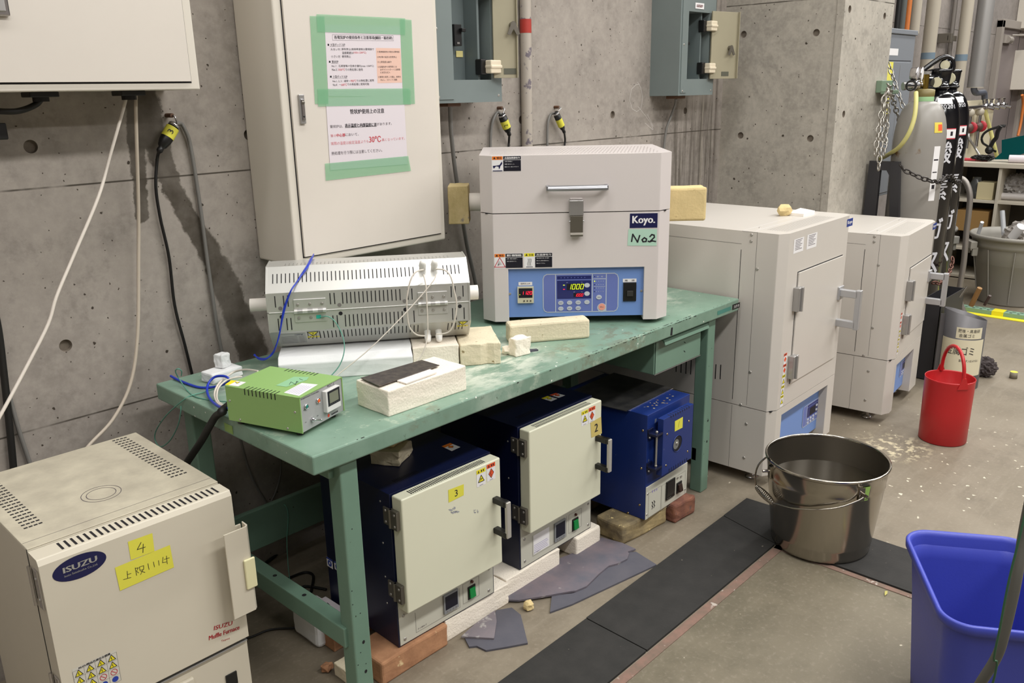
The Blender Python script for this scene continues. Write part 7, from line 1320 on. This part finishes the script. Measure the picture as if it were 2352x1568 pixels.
# valve board and fittings
a = BY(2218, 232, -.05); b = BY(2268, 358, -.05); mb = MB(); mb.box(a.x, -.05, .5, b.x, -.02, a.z, mat('cream_board', (216, 206, 178), .5)); vb = tag(mb.build('valve_board', bevel=.003), 'cream board on the wall behind the shelf unit, carrying taps and valves', 'board')
cc = mat('chrome_tap', (190, 188, 190), .2, 1.0)
z = BY(2250, 246, -.1).z; xs = [BY(q, 246, -.1).x for q in (2222, 2310)]; mb = MB(); mb.cyl((xs[0], -.1, z), (xs[1], -.1, z), .016, cc, 14); tv = thing('tap_row', 'row of chrome taps on a horizontal pipe above the shelf unit', 'taps', (0, 0, 0)); mb.build('manifold', tv)
for q in (2262, 2275, 2290, 2302): x = BY(q, 246, -.1).x; mb = MB(); mb.sphere((x, -.1, z), .028, cc); mb.cyl((x, -.1, z), (x, -.1, z+.05), .012, cc); mb.cyl((x-.035, -.1, z+.055), (x+.035, -.1, z+.055), .009, cc, 10); mb.cyl((x, -.1, z), (x, -.17, z-.02), .012, cc); mb.build('tap', tv)
m_rv = mat('red_valve', (176, 40, 52), .45); z = BY(2240, 292, -.1).z
for q, l in ((2224, 'red gate valve on the cream board, left one'), (2246, 'red gate valve on the cream board, right one with a side hand wheel')):
    x = BY(q, 292, -.1).x; t = thing('gate_valve', l, 'valve', (x, -.1, z)); mb = MB(); mb.sphere((0, 0, 0), .04, mat('brown_valve_body', (84, 58, 50), .5)); mb.cyl((-.07, 0, 0), (.07, 0, 0), .024, MATS['brown_valve_body']); mb.cyl((0, 0, -.16), (0, 0, .12), .018, cc); mb.sphere((0, .0, .12), .035, m_cp); mb.build('body', t)
    mb = MB(); mb.lathe([(.02, -.006), (.042, -.006), (.046, 0), (.042, .006), (.02, .006)], m_rv, 16, axis=((.09, 0, 0), (1, 0, 0))); mb.cyl((.0, 0, 0), (.1, 0, 0), .01, m_dsteel); mb.build('hand_wheel', t)
cable('hose', 'pale yellow hose running down behind the shelf unit from the tap row', [BY(2262, 248, -.1), BY(2268, 275, -.12), BY(2275, 300, -.14), BY(2284, 335, -.18), BY(2290, 360, -.2)], .017, MATS['yellow_hose'], 'hose')
cable('hose', 'thin grey pipe slanting from the left red valve to the shelf top', [BY(2224, 300, -.1), BY(2226, 318, -.12), BY(2240, 340, -.15), BY(2250, 358, -.2)], .01, m_steel, 'pipe')
cable('hose', 'steel braided hose bending down to the floor beside the black gas cylinder', [BX(2196, 408, 5.0), BX(2212, 412, 5.0), BX(2222, 425, 5.0), BX(2228, 450, 5.0), BX(2225, 490, 5.0), BX(2220, 530, 5.0), BX(2214, 600, 5.0), Vector((5.0, BX(2214, 600, 5.0).y, .15)), Vector((5.02, BX(2214, 600, 5.0).y-.05, .018))], .0175, mat('braided_steel', (150, 144, 138), .4, .6, bump=.6, bs=300), 'hose', n=12)
# wall boxes at the far top right
a = BY(2331, 66, WY); t = tag(MB().box(a.x, -.06, a.z, a.x+1.6, .098, a.z+.9, m_cream2).build('wall_box', bevel=.004), 'cream wall box cut off by the top right corner', 'cabinet')
a = BY(2327, 116, WY); b = BY(2322, 206, WY); t = tag(MB().box(a.x, -.06, b.z, a.x+1.6, .098, a.z, m_cream2).build('wall_box', bevel=.004), 'cream wall box below the one in the top right corner', 'cabinet')
cable('cable', 'orange cable hanging on the wall at the far right above the green face shield', [BY(2348, 218, -.2), BY(2350, 240, -.2), BY(2345, 280, -.2), BY(2338, 312, -.2)], .012, MATS['orange_duct'])
# ---------------------------------------------------------------- shelf unit
m_sh = mat('cream_shelf', (190, 182, 166), .5); m_shd = mat('shelf_back', (74, 68, 60), .7); x0, x1 = 6.3, 6.72; ya, yb = -.13, -1.5; zt_ = BX(2280, 374, x0).z
t = thing('shelf_unit', 'long cream shelf unit behind the grey rubbish bins at the right edge', 'shelf', (x0, 0, 0))
MB().box(-.02, yb, zt_-.035, x1-x0, ya, zt_, m_sh).build('top', t, bevel=.003)
zm = BX(2280, 461, x0).z
for yy in (ya, BX(2289, 430, x0).y, -.95, yb+.02): MB().box(0, yy-.022, 0, x1-x0, yy, zt_-.035, m_sh).build('upright', t, bevel=.002)
for z in (zm, .25, .03): MB().box(.005, yb, z-.022, x1-x0, ya, z, m_sh).build('shelf', t, bevel=.002)
MB().box(x1-x0-.01, yb, .0, x1-x0, ya, zt_-.03, m_shd).build('back_panel', t)
m_cb = mat('cardboard', (196, 184, 146), .7); m_cb2 = mat('brown_cardboard', (150, 116, 66), .7); m_bag = mat('clear_plastic_bag', (196, 190, 184), .25, trans=.55, spec=.7)
def cbox(l, p0, p1, x, w, h, m, z): y0_ = BX(*p0, x).y; y1_ = BX(*p1, x).y; return tag(MB().box(x, y1_, z, x+w, y0_, z+h, m).build('cardboard_box', bevel=.003), l, 'box')
cbox('pale carton on the upper level of the shelf unit, left of the divider', (2243, 440), (2281, 440), 6.33, .15, .13, m_cb, zm+.0006)
cbox('brown carton on the lower level of the shelf unit behind the rear rubbish bin', (2196, 500), (2270, 500), 6.33, .2, .16, m_cb2, zm-.25)
import bmesh
def crumple(name, l, cat, c, s, m, seed):
    rd = random.Random(seed); bm = bmesh.new(); bmesh.ops.create_icosphere(bm, subdivisions=4, radius=1)
    for v in bm.verts: k = .75+.3*rd.random(); v.co = Vector((v.co.x*s[0]*k, v.co.y*s[1]*k, max(-s[2]*.85, v.co.z*s[2]*k)))
    me = bpy.data.meshes.new(name); bm.to_mesh(me); bm.free(); me.materials.append(m); o = bpy.data.objects.new(name, me); COL.objects.link(o); o.location = c; return tag(o, l, cat)
p = BX(2335, 430, 6.5); crumple('plastic_bag', 'crumpled clear plastic bag on the upper level of the shelf unit', 'bag', (6.5, p.y, zm+.1), (.12, .12, .1), m_bag, 3)
mb = MB(); mb.cyl((6.4, BX(2298, 458, 6.4).y, zm+.028), (6.45, BX(2298, 458, 6.4).y-.4, zm+.028), .027, mat('bubble_wrap', (186, 180, 176), .3, bump=.8, bs=120)); tag(mb.build('wrap_roll'), 'roll of bubble wrap on the upper shelf level right of the divider', 'roll')
p = BX(2232, 440, 6.4); mb = MB(); mb.lathe([(0, 0), (.05, 0), (.052, .1), (.03, .14), (.03, .16), (0, .16)], mat('clear_glass', (200, 205, 205), .05, trans=.9), 24); o = mb.build('glass_jar'); o.location = (6.42, p.y-.02, zm+.0006); tag(o, 'glass jar in the dark of the shelf unit beside the pale carton', 'jar')
# face shield and things on the shelf top
Zm = lambda X, Y: (2140+X/5.6, 200+Y/5.6); MX = lambda X, Y, x=6.45: BX(*Zm(X, Y), x)
t = thing('face_shield', 'teal face shield with a black head band lying on the shelf unit', 'face shield', tuple(MX(800, 920, 6.45))); o_ = t.location.copy(); m_vis = mat('teal_visor', (8, 84, 84), .2, trans=.25); m_blk = m_black
mb = MB(); pts = [MX(x_, y_, 6.45)-o_ for x_, y_ in ((640, 660), (670, 600), (740, 550), (830, 520), (890, 500), (950, 500))]; mb.tube(pts, .014, m_blk, flat=.4); mb.tube([MX(x_, y_, 6.45)-o_ for x_, y_ in ((640, 660), (660, 720), (720, 760), (760, 800), (830, 830))], .014, m_blk, flat=.4); mb.tube([MX(x_, y_, 6.42)-o_ for x_, y_ in ((890, 500), (850, 570), (830, 650), (790, 700), (740, 800))], .022, m_blk, flat=.5); mb.sphere(MX(740, 810, 6.42)-o_, .03, m_blk); mb.build('head_band', t)
mb = MB(); q = [MX(x_, y_, 6.42+.0*i)-o_ for i, (x_, y_) in enumerate(((900, 680), (1190, 620), (1400, 600), (1400, 860), (1190, 850), (1000, 930), (800, 930), (900, 840)))]
n = len(q); vs = [(p.x-.08*math.sin(i), p.y, p.z) for i, p in enumerate(q)]; vs = [(p.x, p.y, p.z) for p in q]+[(p.x+.05, p.y, p.z) for p in q]; mb.add(vs, [tuple(range(n)), tuple(range(2*n-1, n-1, -1))]+[(i, (i+1) % n, n+(i+1) % n, n+i) for i in range(n)], m_vis); mb.build('visor', t)
a = MX(1090, 925, 6.36); mb = MB(); mb.cyl((6.36, a.y+.05, zt_+.03), (6.40, a.y-.2, zt_+.03), .029, m_paper, 20); mb.cyl((6.359, a.y+.051, zt_+.03), (6.362, a.y+.045, zt_+.03), .017, m_gap); tag(mb.build('paper_roll'), 'rolled white paper on the shelf unit below the teal face shield', 'roll')
a = MX(425, 890, 6.4); mb = MB(); mb.tube([(6.4, a.y+.1, zt_+.012), (6.4, a.y, zt_+.012), (6.4, a.y-.08, zt_+.012)], .011, m_red); mb.tube([(6.4, a.y-.08, zt_+.012), (6.42, a.y-.16, zt_+.012)], .016, mat('dark_red_grip', (120, 40, 36), .5)); tag(mb.build('pliers'), 'red-handled tool lying on the left end of the shelf unit', 'tool')
a = MX(650, 890, 6.4); crumple('cloth_bundle', 'small dark bundle lying on the shelf unit under the head band', 'bundle', (6.42, a.y, zt_+.025), (.05, .09, .025), m_black, 8)
# ---------------------------------------------------------------- rubbish bins
m_bin = mat('grey_bin_plastic', (146, 142, 134), .5); m_bin2 = mat('grey_bin_plastic_dark', (128, 126, 120), .5)
def bin_(label, x, y, zr, rr, rb, m, rz=0):
    t = thing('rubbish_bin', label, 'bin', (x, y, .0006), rz, 'round grey rubbish bins'); mb = MB(); n = 64; prof = [(0, .01), (rb-.02, .01), (rb-.005, 0), (rb, .01), (rb+(rr-.03-rb)*.8, zr*.8), (rr-.025, zr*.82), (rr-.02, zr-.07), (rr-.015, zr-.03), (rr, zr-.028), (rr+.004, zr-.01), (rr-.004, zr), (rr-.02, zr-.004), (rr-.03, zr-.05), (rb-.01, .02), (0, .02)]
    mb.lathe(prof, m, n)
    for k in range(10): a = 2*math.pi*k/10+.2; r0, r1 = rb+.003, rr-.024; c0 = Vector((math.cos(a)*r0, math.sin(a)*r0, .02)); c1 = Vector((math.cos(a)*r1, math.sin(a)*r1, zr*.8)); mb.cyl(c0, c1, .004, m, 6)
    mb.build('shell', t); fa = face_dir(x, y)
    for a in (fa-1.15, fa+.75): d = Vector((math.cos(a), math.sin(a), 0)); s = Vector((-d.y, d.x, 0)); mb = MB(); mb.obox(d*(rr+.012)+Vector((0, 0, zr-.075)), d*.022, s*.075, Vector((0, 0, .026)), m); mb.obox(d*(rr-.002)+s*.06+Vector((0, 0, zr-.12)), d*.018, s*.012, Vector((0, 0, .03)), m); mb.obox(d*(rr-.002)-s*.06+Vector((0, 0, zr-.12)), d*.018, s*.012, Vector((0, 0, .03)), m); mb.build('handle', t, bevel=.004)
    return t
bin_('large round grey rubbish bin at the right edge, glass tubes sticking out', 5.726, -.80, .484, .30, .205, m_bin)
bin_('smaller round grey rubbish bin half hidden behind the black cylinders', 5.60, -.245, .50, .19, .16, m_bin2)
def rod(name, l, a, b, r, m, cat='tube'): return tag(MB().cyl(a, b, r, m, 14).build(name), l, cat)
rod('plastic_tube', 'clear tube leaning in the large grey rubbish bin, left one', BX(2244, 545, 5.66), BX(2256, 510, 5.6), .012, mat('clear_tube', (214, 216, 220), .15, trans=.5))
rod('plastic_tube', 'tall clear tube standing in the large grey rubbish bin', BX(2306, 540, 5.75), BX(2302, 484, 5.8), .016, MATS['clear_tube'])
rod('paper_tube', 'white tube leaning out of the large grey rubbish bin at the right', BX(2325, 545, 5.62), BX(2346, 520, 5.58), .03, m_white)
crumple('plastic_bag', 'clear crumpled plastic filling the large grey rubbish bin', 'bag', (5.78, -.86, .46), (.17, .17, .12), m_bag, 9)
# scrap metal can, dark box
cx, cy = 3.638, -1.069; t = thing('scrap_can', 'dark grey scrap metal can wrapped in a lettered paper sheet, behind the red pail', 'can', (cx, cy, .0006)); m_can = mat('dark_grey_sheet', (92, 90, 92), .45, .3); fa = face_dir(cx, cy); r = .098
vs = []; n = 48
for i in range(n): a = 2*math.pi*i/n; zt2 = .375+.028*math.cos(a-fa+1.1); vs += [(r*math.cos(a), r*math.sin(a), 0), (r*math.cos(a), r*math.sin(a), zt2), ((r-.003)*math.cos(a), (r-.003)*math.sin(a), zt2), ((r-.003)*math.cos(a), (r-.003)*math.sin(a), .01)]
fs = []
for i in range(n): j = (i+1) % n; fs += [(4*i+k, 4*j+k, 4*j+k+1, 4*i+k+1) for k in range(3)]
mb = MB(); mb.add(vs, fs, m_can, True); mb.add([(r*math.cos(2*math.pi*i/n), r*math.sin(2*math.pi*i/n), .008) for i in range(n)], [tuple(range(n))], m_can); a = fa-1.15; mb.obox((r*1.1*math.cos(a), r*1.1*math.sin(a), .19), Vector((math.cos(a), math.sin(a), 0))*.014, Vector((-math.sin(a), math.cos(a), 0))*.002, (0, 0, .185), m_can); mb.build('shell', t)
m_cpap = mat('cream_paper', (216, 208, 180), .7)
mb = MB(); cyl_patch(mb, r, fa-1.1, fa+1.2, .075, .262, m_cpap, .0012, n=24); cyl_text(mb, 0, 0, r, fa-.05, .205, .13, .045, '金属ゴミ', m_ink, .0022); cyl_text(mb, 0, 0, r, fa+.45, .155, .095, .014, '酸化チタンは入れない', m_ink, .0022); mb.build('paper_wrap', t)
mb = MB(); cyl_patch(mb, r, fa-.32, fa+.95, .268, .325, m_cpap, .0016, n=16); cyl_text(mb, 0, 0, r, fa+.28, .309, .10, .018, '肥後・高島研', m_ink, .0026); cyl_text(mb, 0, 0, r, fa+.18, .285, .07, .018, '金属ゴミ', m_ink, .0026); mb.build('paper_label', t)
cb_ = lambda X, Y, x=3.64: BX(2040+X/3.41, 640+Y/3.41, x)
rod('steel_rod', 'dark rod leaning out of the scrap can at the left', cb_(560, 145, 3.66), cb_(620, 60, 3.68), .006, m_dsteel, 'rod'); rod('wood_stick', 'brown wooden stick leaning out of the scrap can', cb_(650, 210, 3.62), cb_(718, 72, 3.6), .012, mat('brown_wood', (140, 104, 58), .7), 'stick'); rod('steel_rod', 'short dark rod leaning out of the scrap can at the right', cb_(755, 205, 3.62), cb_(798, 132, 3.6), .007, mat('brown_rod', (66, 50, 44), .5), 'rod')
mb = MB(); x0, x1, y0_, y1_, h = 3.60, 3.98, -.958, -.868, .43
for bx in ((x0, y0_, x1, y0_+.003), (x0, y1_-.003, x1, y1_), (x0, y0_, x0+.003, y1_), (x1-.003, y0_, x1, y1_)): mb.box(bx[0], bx[1], .0006, bx[2], bx[3], h, MATS['dark_grey_steel'])
mb.box(x0, y0_, .0006, x1, y1_, .004, MATS['dark_grey_steel']); tag(mb.build('sheet_metal_box'), 'tall narrow dark sheet metal box between the smaller floor furnace and the scrap can', 'box')
mb = MB(); crumple('cloth_rag', 'dark rag lying on the floor behind the scrap can', 'rag', (3.86, -1.13, .05), (.05, .07, .06), mat('dark_rag', (74, 66, 66), .9), 12)
# rail with yellow tape on the floor, cork, leaf
t = thing('perforated_rail', 'green perforated steel rail with yellow tape lying on the floor before the bins', 'rail', (5.2, -.62, .0006)); mb = MB(); mb.box(.02, -1.2, 0, .10, 0, .03, mat('rail_green', (128, 160, 138), .5)); pt_ = PT(.03)
for k in range(26): mb.rect(pt_, .035, -.03-.045*k, .05, -.045-.045*k, m_gap, .0006); mb.rect(pt_, .07, -.04-.045*k, .08, -.06-.045*k, m_gap, .0006)
mb.build('rail', t); mb = MB(); mb.box(-.04, -1.2, 0, .018, 0, .004, m_yel2); mb.box(.018, -.27, .0, .102, -.2, .032, m_yel2); mb.build('yellow_tape', t)
p = BZ(2327, 868, 0); mb = MB(); mb.lathe([(0, 0), (.019, 0), (.018, .034), (0, .034)], mat('cork_grey', (126, 118, 104), .8), 20); mb.lathe([(.018, .0343), (0, .0345)], m_yel, 20); o = mb.build('stopper'); o.location = (p.x, p.y, .0006); tag(o, 'small grey stopper with a yellow top standing alone on the floor', 'stopper')
p = BZ(2034, 1362, .003); mb = MB(); mb.poly(PT(0), [(p.x+.016*a, p.y+.006*b) for a, b in ((-1, -.6), (0, -.9), (1, 0), (.6, .9), (-.2, .3))], mat('dry_leaf', (176, 168, 96), .8), .004); tag(mb.build('dry_leaf'), 'tiny dry yellow leaf on the floor beside the pinkish edge strip', 'leaf')
